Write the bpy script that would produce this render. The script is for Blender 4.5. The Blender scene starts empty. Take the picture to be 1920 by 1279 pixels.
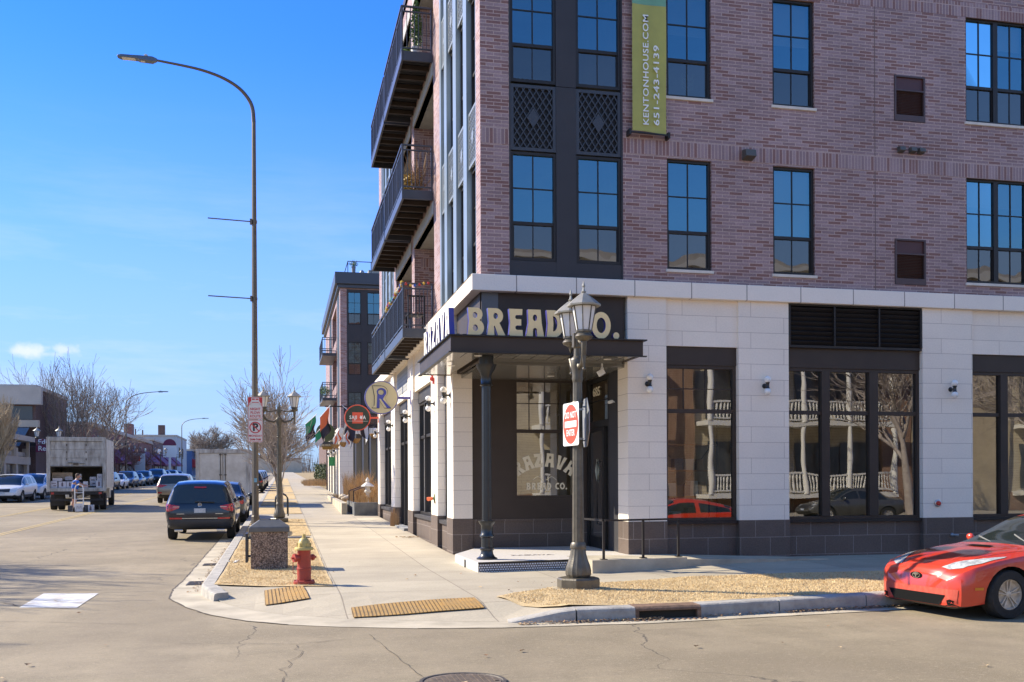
import bpy, bmesh, math, random
from mathutils import Vector, Matrix, noise as mnoise
from mathutils.bvhtree import BVHTree
R = math.radians
random.seed(7)
scene = bpy.context.scene
col = scene.collection
G = 1.12            # final scale of everything built (scene units -> metres)

# ---------------------------------------------------------------- camera
F_PX = 1888.0
cam_d = bpy.data.cameras.new("camera")
cam = bpy.data.objects.new("camera", cam_d)
col.objects.link(cam)
cam_d.sensor_width = 36.0
cam_d.lens = 36.0 * F_PX / 1920.0
cam_d.shift_y = (905.5 - 639.5) / 1920.0
cam_d.clip_start = 0.1
cam_d.clip_end = 3000.0
cam.location = (0, 0, 1.55 * G)
YAW = math.atan2(430.0, F_PX)
cam.matrix_world = Matrix.Translation(cam.location) @ Matrix.Rotation(-YAW, 4, 'Z') @ Matrix.Rotation(R(90), 4, 'X') @ Matrix.Rotation(-0.0045, 4, 'Z')
scene.camera = cam

# ---------------------------------------------------------------- sun and sky
SUN = Vector((-1.25, 0.76, 1.0)).normalized()      # direction towards the sun
sun_el = math.asin(SUN.z)
sun_az = math.atan2(SUN.x, SUN.y)
w = bpy.data.worlds.new("World"); scene.world = w; w.use_nodes = True
nt = w.node_tree; nt.nodes.clear()
def N(t, kind, **kw):
    n = t.nodes.new(kind)
    for k, v in kw.items():
        if k.startswith('i_'):
            n.inputs[k[2:].replace('_', ' ')].default_value = v
        else:
            setattr(n, k, v)
    return n
sky = N(nt, 'ShaderNodeTexSky', sky_type='NISHITA', sun_disc=False)
sky.sun_elevation = sun_el; sky.sun_rotation = sun_az
sky.air_density = 1.0; sky.dust_density = 0.0; sky.ozone_density = 3.2; sky.altitude = 200
hs = N(nt, 'ShaderNodeHueSaturation'); hs.inputs['Saturation'].default_value = 1.18; hs.inputs['Value'].default_value = 1.0; hs.inputs['Hue'].default_value = 0.5
nt.links.new(sky.outputs[0], hs.inputs['Color'])
tint = N(nt, 'ShaderNodeMix', data_type='RGBA', blend_type='MULTIPLY'); tint.inputs['Factor'].default_value = 1; nt.links.new(hs.outputs[0], tint.inputs['A']); tint.inputs['B'].default_value = (1.02, .90, .98, 1)
# thin clouds near the horizon
tc = N(nt, 'ShaderNodeTexCoord')
mp = N(nt, 'ShaderNodeMapping'); mp.inputs['Scale'].default_value = (1.6, 1.6, 11.0)
nt.links.new(tc.outputs['Generated'], mp.inputs[0])
nz = N(nt, 'ShaderNodeTexNoise'); nz.inputs['Scale'].default_value = 2.2; nz.inputs['Detail'].default_value = 7; nz.inputs['Roughness'].default_value = .62
nt.links.new(mp.outputs[0], nz.inputs['Vector'])
cr = N(nt, 'ShaderNodeMapRange'); cr.inputs['From Min'].default_value = .50; cr.inputs['From Max'].default_value = .80; cr.inputs['To Max'].default_value = .36
nt.links.new(nz.outputs[0], cr.inputs[0])
sep = N(nt, 'ShaderNodeSeparateXYZ'); nt.links.new(tc.outputs['Generated'], sep.inputs[0])
b1 = N(nt, 'ShaderNodeMapRange'); b1.inputs['From Min'].default_value = .34; b1.inputs['From Max'].default_value = .12
nt.links.new(sep.outputs[2], b1.inputs[0])
mul = N(nt, 'ShaderNodeMath', operation='MULTIPLY'); nt.links.new(cr.outputs[0], mul.inputs[0]); nt.links.new(b1.outputs[0], mul.inputs[1])
# the one small puffy cloud low in the left of the sky
def sky_dir(u, v):
    a = (u - 960) / F_PX; b = -(v - 905.5) / F_PX
    return (Vector((math.sin(YAW), math.cos(YAW), 0)) + Vector((math.cos(YAW), -math.sin(YAW), 0)) * a + Vector((0, 0, b))).normalized()
prev = mul.outputs[0]
for (u, v, rx, rz, st) in ((56, 654, .022, .0085, .75), (122, 652, .013, .0070, .6), (90, 660, .03, .0042, .4)):
    d = sky_dir(u, v)
    n1 = N(nt, 'ShaderNodeVectorMath', operation='SUBTRACT'); nt.links.new(tc.outputs['Generated'], n1.inputs[0]); n1.inputs[1].default_value = d
    n2 = N(nt, 'ShaderNodeVectorMath', operation='MULTIPLY'); nt.links.new(n1.outputs[0], n2.inputs[0]); n2.inputs[1].default_value = (1 / rx, 1 / rx, 1 / rz)
    n3 = N(nt, 'ShaderNodeVectorMath', operation='LENGTH'); nt.links.new(n2.outputs[0], n3.inputs[0])
    nn = N(nt, 'ShaderNodeTexNoise'); nn.inputs['Scale'].default_value = 60; nn.inputs['Detail'].default_value = 5; nt.links.new(tc.outputs['Generated'], nn.inputs['Vector'])
    ad = N(nt, 'ShaderNodeMath', operation='MULTIPLY_ADD'); nt.links.new(nn.outputs[0], ad.inputs[0]); ad.inputs[1].default_value = 2.2; nt.links.new(n3.outputs['Value'], ad.inputs[2])
    m3 = N(nt, 'ShaderNodeMapRange', interpolation_type='SMOOTHSTEP'); m3.inputs['From Min'].default_value = 2.2; m3.inputs['From Max'].default_value = 1.15; m3.inputs['To Max'].default_value = st
    nt.links.new(ad.outputs[0], m3.inputs[0])
    mx = N(nt, 'ShaderNodeMath', operation='MAXIMUM'); nt.links.new(prev, mx.inputs[0]); nt.links.new(m3.outputs[0], mx.inputs[1]); prev = mx.outputs[0]
ymap = N(nt, 'ShaderNodeMapRange', interpolation_type='SMOOTHSTEP'); ymap.inputs['From Min'].default_value = -.15; ymap.inputs['From Max'].default_value = .55; nt.links.new(sep.outputs[1], ymap.inputs[0])
tm = N(nt, 'ShaderNodeMix', data_type='RGBA'); nt.links.new(ymap.outputs[0], tm.inputs['Factor']); tm.inputs['A'].default_value = (1.05, .93, 1.0, 1); tm.inputs['B'].default_value = (.27, .50, 1.0, 1); nt.links.new(tm.outputs['Result'], tint.inputs['B'])
hz = N(nt, 'ShaderNodeMapRange', interpolation_type='SMOOTHSTEP'); hz.inputs['From Min'].default_value = .42; hz.inputs['From Max'].default_value = -.02; hz.inputs['To Max'].default_value = .92; nt.links.new(sep.outputs[2], hz.inputs[0])
mh = N(nt, 'ShaderNodeMix', data_type='RGBA'); nt.links.new(hz.outputs[0], mh.inputs['Factor']); nt.links.new(tint.outputs['Result'], mh.inputs['A']); mh.inputs['B'].default_value = (1.5, 2.05, 3.0, 1)
mc = N(nt, 'ShaderNodeMix', data_type='RGBA'); nt.links.new(prev, mc.inputs['Factor']); nt.links.new(mh.outputs['Result'], mc.inputs['A']); mc.inputs['B'].default_value = (3.2, 3.3, 3.5, 1)
bg = N(nt, 'ShaderNodeBackground'); bg.inputs[1].default_value = 0.115
nt.links.new(mc.outputs['Result'], bg.inputs[0])
wo = N(nt, 'ShaderNodeOutputWorld'); nt.links.new(bg.outputs[0], wo.inputs[0])
sd = bpy.data.lights.new("sun", 'SUN'); sd.energy = 3.5; sd.angle = R(0.5); sd.color = (1.0, .90, .71)
so = bpy.data.objects.new("sun", sd); col.objects.link(so)
so.rotation_euler = SUN.to_track_quat('Z', 'Y').to_euler()
scene.view_settings.view_transform = 'Standard'
scene.view_settings.look = 'None'
scene.view_settings.exposure = 1.47
scene.view_settings.gamma = 1.0
scene.cycles.max_bounces = 8
scene.cycles.transparent_max_bounces = 12
scene.cycles.use_denoising = True

# ---------------------------------------------------------------- ground height
S0, Y0 = 0.0165, 17.0
def gz(x, y):
    return S0 * max(0.0, min(y, 420) - Y0)
def sw(x, y):          # pavement / verge level
    z = gz(x, y) + .13
    if x > 3.3 and y < 17.4:
        z += .05 * min(1, max(0, (x - 4.5) / 3)) * min(1, max(0, (y - 11.5) / 5))
    return z

# ---------------------------------------------------------------- materials
MATS = {}
def mat(name, color=(.5, .5, .5), rough=.6, metal=0., spec=.5, var=0., vscale=6., bump=0., bscale=40., coat=0., color2=None, alpha=1., emit=None, detail=4., stretch=None):
    if name in MATS: return MATS[name]
    m = bpy.data.materials.new(name); m.use_nodes = True
    t = m.node_tree; p = t.nodes['Principled BSDF']
    p.inputs['Base Color'].default_value = (*color, 1); p.inputs['Roughness'].default_value = rough
    p.inputs['Metallic'].default_value = metal; p.inputs['Specular IOR Level'].default_value = spec
    p.inputs['Coat Weight'].default_value = coat; p.inputs['Coat Roughness'].default_value = .05
    if emit: p.inputs['Emission Color'].default_value = (*emit[:3], 1); p.inputs['Emission Strength'].default_value = emit[3]
    if var or color2 or bump:
        c = N(t, 'ShaderNodeTexCoord')
        vec = c.outputs['Object']
        if stretch:
            mm = N(t, 'ShaderNodeMapping'); mm.inputs['Scale'].default_value = stretch; t.links.new(vec, mm.inputs[0]); vec = mm.outputs[0]
    if var or color2:
        n = N(t, 'ShaderNodeTexNoise'); n.inputs['Scale'].default_value = vscale; n.inputs['Detail'].default_value = detail; n.inputs['Roughness'].default_value = .6
        t.links.new(vec, n.inputs['Vector'])
        r = N(t, 'ShaderNodeMapRange'); r.inputs['From Min'].default_value = .33; r.inputs['From Max'].default_value = .67
        t.links.new(n.outputs[0], r.inputs[0])
        x = N(t, 'ShaderNodeMix', data_type='RGBA')
        c2 = color2 or tuple(min(1, v * (1 - var)) for v in color)
        x.inputs['A'].default_value = (*c2, 1); x.inputs['B'].default_value = (*(color if color2 else tuple(min(1, v * (1 + var * .6)) for v in color)), 1)
        t.links.new(r.outputs[0], x.inputs['Factor']); t.links.new(x.outputs['Result'], p.inputs['Base Color'])
    if bump:
        n = N(t, 'ShaderNodeTexNoise'); n.inputs['Scale'].default_value = bscale; n.inputs['Detail'].default_value = 5
        t.links.new(vec, n.inputs['Vector'])
        b = N(t, 'ShaderNodeBump'); b.inputs['Strength'].default_value = bump; b.inputs['Distance'].default_value = .02
        t.links.new(n.outputs[0], b.inputs['Height']); t.links.new(b.outputs[0], p.inputs['Normal'])
    MATS[name] = m
    return m

def brick_mat(name, c1, c2, mortar, bw, rh, ms, offset=.5, rough=.6, spec=.5, c3=None, bump=.4, dirt=.12, offfreq=2, gl=None, shift=(0, 0), tone=.35):
    if name in MATS: return MATS[name]
    m = bpy.data.materials.new(name); m.use_nodes = True
    t = m.node_tree; p = t.nodes['Principled BSDF']; p.inputs['Roughness'].default_value = rough; p.inputs['Specular IOR Level'].default_value = spec
    uv = N(t, 'ShaderNodeTexCoord')
    mp = N(t, 'ShaderNodeMapping'); mp.inputs['Location'].default_value = (shift[0], shift[1], 0); t.links.new(uv.outputs['UV'], mp.inputs[0])
    b = N(t, 'ShaderNodeTexBrick'); b.offset = offset; b.offset_frequency = offfreq; b.squash = 1
    b.inputs['Scale'].default_value = 1; b.inputs['Brick Width'].default_value = bw; b.inputs['Row Height'].default_value = rh
    b.inputs['Mortar Size'].default_value = ms; b.inputs['Mortar Smooth'].default_value = .15; b.inputs['Bias'].default_value = 0
    b.inputs['Color1'].default_value = (*c1, 1); b.inputs['Color2'].default_value = (*c2, 1); b.inputs['Mortar'].default_value = (*mortar, 1)
    t.links.new(mp.outputs[0], b.inputs['Vector'])
    out = b.outputs['Color']
    if c3:
        # a few courses of odd bricks: per-brick cell noise picks a third colour
        b2 = N(t, 'ShaderNodeTexBrick'); b2.offset = offset; b2.offset_frequency = offfreq
        for k in ('Scale', 'Brick Width', 'Row Height', 'Mortar Size'): b2.inputs[k].default_value = b.inputs[k].default_value
        b2.inputs['Mortar Size'].default_value = 0
        b2.inputs['Color1'].default_value = (0, 0, 0, 1); b2.inputs['Color2'].default_value = (1, 1, 1, 1)
        m2 = N(t, 'ShaderNodeMapping'); m2.inputs['Location'].default_value = (shift[0] + bw * 214, shift[1] + rh * 118, 0); t.links.new(uv.outputs['UV'], m2.inputs[0]); t.links.new(m2.outputs[0], b2.inputs['Vector'])
        r2 = N(t, 'ShaderNodeMapRange'); r2.inputs['From Min'].default_value = .62; r2.inputs['From Max'].default_value = .75; t.links.new(b2.outputs['Color'], r2.inputs[0])
        mm = N(t, 'ShaderNodeMath', operation='SUBTRACT', use_clamp=True); t.links.new(r2.outputs[0], mm.inputs[0]); t.links.new(b.outputs['Fac'], mm.inputs[1])
        x = N(t, 'ShaderNodeMix', data_type='RGBA'); t.links.new(mm.outputs[0], x.inputs['Factor']); t.links.new(out, x.inputs['A']); x.inputs['B'].default_value = (*c3, 1); out = x.outputs['Result']
    n = N(t, 'ShaderNodeTexNoise'); n.inputs['Scale'].default_value = .8; n.inputs['Detail'].default_value = 6; n.inputs['Roughness'].default_value = .65; t.links.new(uv.outputs['UV'], n.inputs['Vector'])
    r = N(t, 'ShaderNodeMapRange'); r.inputs['From Min'].default_value = .3; r.inputs['From Max'].default_value = .7; r.inputs['To Min'].default_value = 1 - dirt; r.inputs['To Max'].default_value = 1 + dirt * .6; t.links.new(n.outputs[0], r.inputs[0])
    n9 = N(t, 'ShaderNodeTexNoise'); n9.inputs['Scale'].default_value = 35; n9.inputs['Detail'].default_value = 3; t.links.new(uv.outputs['UV'], n9.inputs['Vector'])
    r9 = N(t, 'ShaderNodeMapRange'); r9.inputs['From Min'].default_value = .3; r9.inputs['From Max'].default_value = .7; r9.inputs['To Min'].default_value = 1 - dirt * .7; r9.inputs['To Max'].default_value = 1 + dirt * .5; t.links.new(n9.outputs[0], r9.inputs[0])
    mu = N(t, 'ShaderNodeMath', operation='MULTIPLY'); t.links.new(r.outputs[0], mu.inputs[0]); t.links.new(r9.outputs[0], mu.inputs[1])
    v = N(t, 'ShaderNodeVectorMath', operation='SCALE'); t.links.new(out, v.inputs[0]); t.links.new(mu.outputs[0], v.inputs['Scale'])
    t.links.new(v.outputs[0], p.inputs['Base Color'])
    if gl:
        rr = N(t, 'ShaderNodeMapRange'); rr.inputs['To Min'].default_value = gl; rr.inputs['To Max'].default_value = .9; t.links.new(b.outputs['Fac'], rr.inputs[0]); t.links.new(rr.outputs[0], p.inputs['Roughness'])
    if bump:
        inv = N(t, 'ShaderNodeMath', operation='MULTIPLY_ADD'); inv.inputs[1].default_value = -1; t.links.new(b.outputs['Fac'], inv.inputs[0])
        t.links.new(n9.outputs[0], inv.inputs[2])
        bb = N(t, 'ShaderNodeBump'); bb.inputs['Strength'].default_value = bump; bb.inputs['Distance'].default_value = .008; t.links.new(inv.outputs[0], bb.inputs['Height']); t.links.new(bb.outputs[0], p.inputs['Normal'])
    MATS[name] = m
    return m

def glass_mat(name, refl=.35, tint=(.5, .55, .55), wav=.012, wscale=1.3, rough=.0, gcol=(1, 1, 1)):
    if name in MATS: return MATS[name]
    m = bpy.data.materials.new(name); m.use_nodes = True
    t = m.node_tree; t.nodes.clear()
    o = N(t, 'ShaderNodeOutputMaterial'); g = N(t, 'ShaderNodeBsdfGlossy'); g.inputs['Roughness'].default_value = rough; g.inputs['Color'].default_value = (*gcol, 1)
    tr = N(t, 'ShaderNodeBsdfTransparent'); tr.inputs[0].default_value = (*tint, 1)
    lw = N(t, 'ShaderNodeFresnel'); lw.inputs[0].default_value = 1.5
    ma = N(t, 'ShaderNodeMath', operation='MULTIPLY_ADD', use_clamp=True); ma.inputs[1].default_value = 1 - refl; ma.inputs[2].default_value = refl
    t.links.new(lw.outputs[0], ma.inputs[0])
    mx = N(t, 'ShaderNodeMixShader'); t.links.new(ma.outputs[0], mx.inputs[0]); t.links.new(tr.outputs[0], mx.inputs[1]); t.links.new(g.outputs[0], mx.inputs[2])
    if wav:
        c = N(t, 'ShaderNodeTexCoord'); n = N(t, 'ShaderNodeTexNoise'); n.inputs['Scale'].default_value = wscale; n.inputs['Detail'].default_value = 1.5
        t.links.new(c.outputs['Object'], n.inputs['Vector'])
        b = N(t, 'ShaderNodeBump'); b.inputs['Strength'].default_value = 1; b.inputs['Distance'].default_value = wav; t.links.new(n.outputs[0], b.inputs['Height'])
        t.links.new(b.outputs[0], g.inputs['Normal'])
    t.links.new(mx.outputs[0], o.inputs[0])
    MATS[name] = m
    return m

# ---------------------------------------------------------------- mesh builder
class MB:
    def __init__(s): s.v = []; s.f = []; s.m = []; s.cur = 0
    def add(s, vs, fs, mi=None):
        b = len(s.v); s.v += [tuple(v) for v in vs]
        for f in fs: s.f.append(tuple(b + i for i in f)); s.m.append(s.cur if mi is None else mi)
        return s
    def quad(s, a, b, c, d): return s.add([a, b, c, d], [(0, 1, 2, 3)])
    def box(s, x0, x1, y0, y1, z0, z1, skip=''):
        v = [(x0, y0, z0), (x1, y0, z0), (x1, y1, z0), (x0, y1, z0), (x0, y0, z1), (x1, y0, z1), (x1, y1, z1), (x0, y1, z1)]
        return s.add(v, [(0, 3, 2, 1), (4, 5, 6, 7), (0, 1, 5, 4), (1, 2, 6, 5), (2, 3, 7, 6), (3, 0, 4, 7)])
    def obox(s, c, ax, ay, az):     # oriented box: centre and half-axis vectors
        c, ax, ay, az = map(Vector, (c, ax, ay, az))
        v = [c + ax * i + ay * j + az * k for k in (-1, 1) for (i, j) in ((-1, -1), (1, -1), (1, 1), (-1, 1))]
        return s.add(v, [(0, 3, 2, 1), (4, 5, 6, 7), (0, 1, 5, 4), (1, 2, 6, 5), (2, 3, 7, 6), (3, 0, 4, 7)])
    def bar(s, p, q, w=.04, h=None, up=(0, 0, 1)):
        h = h or w; p, q = Vector(p), Vector(q); d = (q - p); L = d.length
        if L < 1e-6: return s
        d /= L; u = Vector(up)
        if abs(d.dot(u)) > .99: u = Vector((1, 0, 0))
        a = d.cross(u).normalized(); b = a.cross(d)
        return s.obox((p + q) / 2, d * L / 2, a * w / 2, b * h / 2)
    def tube(s, pts, r, n=8, caps=True):
        pts = [Vector(p) for p in pts]; rs = r if hasattr(r, '__len__') else [r] * len(pts)
        b0 = len(s.v); ref = None
        for i, p in enumerate(pts):
            d = (pts[min(i + 1, len(pts) - 1)] - pts[max(i - 1, 0)])
            if d.length < 1e-9: d = Vector((0, 0, 1))
            d.normalize()
            if ref is None:
                ref = Vector((0, 0, 1)) if abs(d.z) < .9 else Vector((1, 0, 0))
            a = d.cross(ref)
            if a.length < 1e-4: a = d.cross(Vector((0, 1, 0)))
            a.normalize(); b = d.cross(a); ref = -b if False else ref
            for k in range(n):
                t = 2 * math.pi * k / n
                s.v.append(tuple(p + (a * math.cos(t) + b * math.sin(t)) * rs[i]))
        for i in range(len(pts) - 1):
            for k in range(n):
                k2 = (k + 1) % n
                s.f.append((b0 + i * n + k, b0 + i * n + k2, b0 + (i + 1) * n + k2, b0 + (i + 1) * n + k)); s.m.append(s.cur)
        if caps:
            s.f.append(tuple(b0 + k for k in range(n))[::-1]); s.m.append(s.cur)
            s.f.append(tuple(b0 + (len(pts) - 1) * n + k for k in range(n))); s.m.append(s.cur)
        return s
    def lathe(s, prof, n=16, c=(0, 0, 0), ax='z', flute=0, rot=0, fl_n=None):
        b0 = len(s.v)
        for (r, h) in prof:
            for k in range(n):
                t = 2 * math.pi * k / n + rot
                rr = r * (1 - (flute if (k % 2) else 0))
                p = (rr * math.cos(t), rr * math.sin(t), h)
                if ax == 'x': p = (h, p[0], p[1])
                elif ax == 'y': p = (p[0], -h, p[1]) if False else (p[1], h, p[0])
                s.v.append((p[0] + c[0], p[1] + c[1], p[2] + c[2]))
        for i in range(len(prof) - 1):
            for k in range(n):
                k2 = (k + 1) % n
                s.f.append((b0 + i * n + k, b0 + i * n + k2, b0 + (i + 1) * n + k2, b0 + (i + 1) * n + k)); s.m.append(s.cur)
        s.f.append(tuple(b0 + k for k in range(n))[::-1]); s.m.append(s.cur)
        s.f.append(tuple(b0 + (len(prof) - 1) * n + k for k in range(n))); s.m.append(s.cur)
        return s
    def prism(s, pts, plane, d0, d1):
        """pts: 2-D outline (simple polygon) in 'xz','yz' or 'xy'; extruded d0..d1 on the third axis"""
        def P(a, b, d):
            return {'xz': (a, d, b), 'yz': (d, a, b), 'xy': (a, b, d)}[plane]
        n = len(pts)
        v = [P(a, b, d0) for a, b in pts] + [P(a, b, d1) for a, b in pts]
        f = [tuple(range(n))[::-1], tuple(range(n, 2 * n))] + [(i, (i + 1) % n, n + (i + 1) % n, n + i) for i in range(n)]
        return s.add(v, f)
    def sphere(s, c, r, n=12, m=8, sq=(1, 1, 1)):
        prof = []
        b0 = len(s.v)
        for i in range(m + 1):
            a = math.pi * i / m
            for k in range(n):
                t = 2 * math.pi * k / n
                s.v.append((c[0] + r * sq[0] * math.sin(a) * math.cos(t), c[1] + r * sq[1] * math.sin(a) * math.sin(t), c[2] - r * sq[2] * math.cos(a)))
        for i in range(m):
            for k in range(n):
                k2 = (k + 1) % n
                s.f.append((b0 + i * n + k, b0 + i * n + k2, b0 + (i + 1) * n + k2, b0 + (i + 1) * n + k)); s.m.append(s.cur)
        return s
    def build(s, name, mats, parent=None, smooth=False, bevel=0, local=False, fix=True, weld=True):
        """verts are in scene units; with a parent they are made relative to its location unless local=True"""
        me = bpy.data.meshes.new(name)
        off = Vector((0, 0, 0))
        root = parent
        if parent is not None and not local:
            off = abs_loc(parent)
        me.from_pydata([(v[0] - off.x, v[1] - off.y, v[2] - off.z) for v in s.v], [], s.f)
        if not isinstance(mats, (list, tuple)): mats = [mats]
        for m in mats: me.materials.append(m)
        me.polygons.foreach_set('material_index', s.m)
        if fix:
            bm = bmesh.new(); bm.from_mesh(me)
            if weld: bmesh.ops.remove_doubles(bm, verts=bm.verts, dist=1e-5)
            bmesh.ops.recalc_face_normals(bm, faces=bm.faces); bm.to_mesh(me); bm.free()
        me.update()
        box_uv(me, off)
        if smooth: me.polygons.foreach_set('use_smooth', [True] * len(me.polygons))
        o = bpy.data.objects.new(name, me); col.objects.link(o)
        if parent is not None: o.parent = parent
        if smooth: 
            try: me.set_sharp_from_angle(angle=R(smooth if smooth is not True else 40))
            except Exception: pass
        if bevel:
            b = o.modifiers.new('bevel', 'BEVEL'); b.width = bevel; b.segments = 2; b.limit_method = 'ANGLE'; b.angle_limit = R(40); b.harden_normals = False
        return o
def abs_loc(o):
    v = Vector((0, 0, 0))
    while o is not None: v += o.location; o = o.parent
    return v
def box_uv(me, off=Vector((0, 0, 0))):
    uv = me.uv_layers.new(name='UVMap').data
    vs = me.vertices
    for p in me.polygons:
        n = p.normal; ax, ay, az = abs(n.x), abs(n.y), abs(n.z)
        for li in p.loop_indices:
            c = vs[me.loops[li].vertex_index].co
            x, y, z = c.x + off.x, c.y + off.y, c.z + off.z
            if az > ax and az > ay: uv[li].uv = (x, y)
            elif ax > ay: uv[li].uv = (y, z)
            else: uv[li].uv = (x, z)

def tag(o, label=None, cat=None, group=None, kind=None):
    if label: o['label'] = label
    if cat: o['category'] = cat
    if group: o['group'] = group
    if kind: o['kind'] = kind
    return o
def empty(name, loc, label, cat, group=None, rz=0):
    o = bpy.data.objects.new(name, None); col.objects.link(o); o.location = loc; o.rotation_euler = (0, 0, rz)
    o.empty_display_size = .2
    return tag(o, label, cat, group)
def kids(o): return [c for c in bpy.data.objects if c.parent == o]
def copy_tree(o, parent=None):
    c = o.copy(); col.objects.link(c); c.parent = parent
    for k in kids(o): copy_tree(k, c)
    return c
def dup(o, loc, label, rz=None, group=None, scale=None):
    c = copy_tree(o); c.location = loc
    if rz is not None: c.rotation_euler = (0, 0, rz)
    c['label'] = label
    if group: c['group'] = group
    if scale: c.scale = scale if hasattr(scale, '__len__') else (scale,) * 3
    return c
def struct(o): o['kind'] = 'structure'; return o

# wall of quads round rectangular holes, with reveals
def wall(mb, axis, pos, a0, a1, z0, z1, holes, depth=.12, inward=1):
    A = sorted({a0, a1, *[h[0] for h in holes], *[h[1] for h in holes]}); A = [a for a in A if a0 - 1e-6 <= a <= a1 + 1e-6]
    Z = sorted({z0, z1, *[h[2] for h in holes], *[h[3] for h in holes]}); Z = [z for z in Z if z0 - 1e-6 <= z <= z1 + 1e-6]
    def P(a, z, d=0.):
        return (a, pos + d, z) if axis == 'y' else (pos + d, a, z)
    for i in range(len(A) - 1):
        for j in range(len(Z) - 1):
            ca, cz = (A[i] + A[i + 1]) / 2, (Z[j] + Z[j + 1]) / 2
            if any(h[0] < ca < h[1] and h[2] < cz < h[3] for h in holes): continue
            mb.quad(P(A[i], Z[j]), P(A[i + 1], Z[j]), P(A[i + 1], Z[j + 1]), P(A[i], Z[j + 1]))
    d = depth * inward
    for h in holes:
        b0, b1, c0, c1 = h[:4]
        dd = (h[4] * inward) if len(h) > 4 else d
        mb.quad(P(b0, c0), P(b0, c0, dd), P(b0, c1, dd), P(b0, c1)); mb.quad(P(b1, c0), P(b1, c0, dd), P(b1, c1, dd), P(b1, c1))
        mb.quad(P(b0, c0), P(b1, c0), P(b1, c0, dd), P(b0, c0, dd)); mb.quad(P(b0, c1), P(b1, c1), P(b1, c1, dd), P(b0, c1, dd))

# text -> mesh
def text_mesh(body, size=1., extrude=.005, offset=0., align='CENTER', spacing=1., xs=1.):
    cu = bpy.data.curves.new('txt', 'FONT'); cu.body = body; cu.size = size; cu.extrude = extrude; cu.offset = offset
    cu.align_x = align; cu.align_y = 'CENTER'; cu.space_character = spacing; cu.resolution_u = 3
    o = bpy.data.objects.new('txt', cu); col.objects.link(o)
    bpy.context.view_layer.update()
    me = bpy.data.meshes.new_from_object(o.evaluated_get(bpy.context.evaluated_depsgraph_get()))
    vs = [(v.co.x * xs, v.co.y, v.co.z) for v in me.vertices]; fs = [tuple(p.vertices) for p in me.polygons]
    bpy.data.objects.remove(o); bpy.data.curves.remove(cu); bpy.data.meshes.remove(me)
    return vs, fs
def curve_mesh(loops, extrude):
    """filled 2-D outlines (holes allowed) -> verts/faces, z = +-extrude"""
    cu = bpy.data.curves.new('cv', 'CURVE'); cu.dimensions = '2D'; cu.fill_mode = 'BOTH'; cu.extrude = extrude
    for lp in loops:
        sp = cu.splines.new('POLY'); sp.points.add(len(lp) - 1)
        for i, (x, y) in enumerate(lp): sp.points[i].co = (x, y, 0, 1)
        sp.use_cyclic_u = True
    o = bpy.data.objects.new('cv', cu); col.objects.link(o)
    bpy.context.view_layer.update()
    me = bpy.data.meshes.new_from_object(o.evaluated_get(bpy.context.evaluated_depsgraph_get()))
    vs = [tuple(v.co) for v in me.vertices]; fs = [tuple(p.vertices) for p in me.polygons]
    bpy.data.objects.remove(o); bpy.data.curves.remove(cu); bpy.data.meshes.remove(me)
    return vs, fs
def place(mb, vf, origin, ux, uy, mi=None):
    """put flat mesh (x,y,z) at origin with axes ux (right), uy (up), uz = ux x uy"""
    ux, uy, o = Vector(ux), Vector(uy), Vector(origin); uz = ux.cross(uy)
    mb.add([o + ux * v[0] + uy * v[1] + uz * v[2] for v in vf[0]], vf[1], mi)
def arc(cx, cy, r, a0, a1, n=14, ry=None):
    ry = ry or r
    return [(cx + r * math.cos(R(a0 + (a1 - a0) * i / n)), cy + ry * math.sin(R(a0 + (a1 - a0) * i / n))) for i in range(n + 1)]
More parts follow.
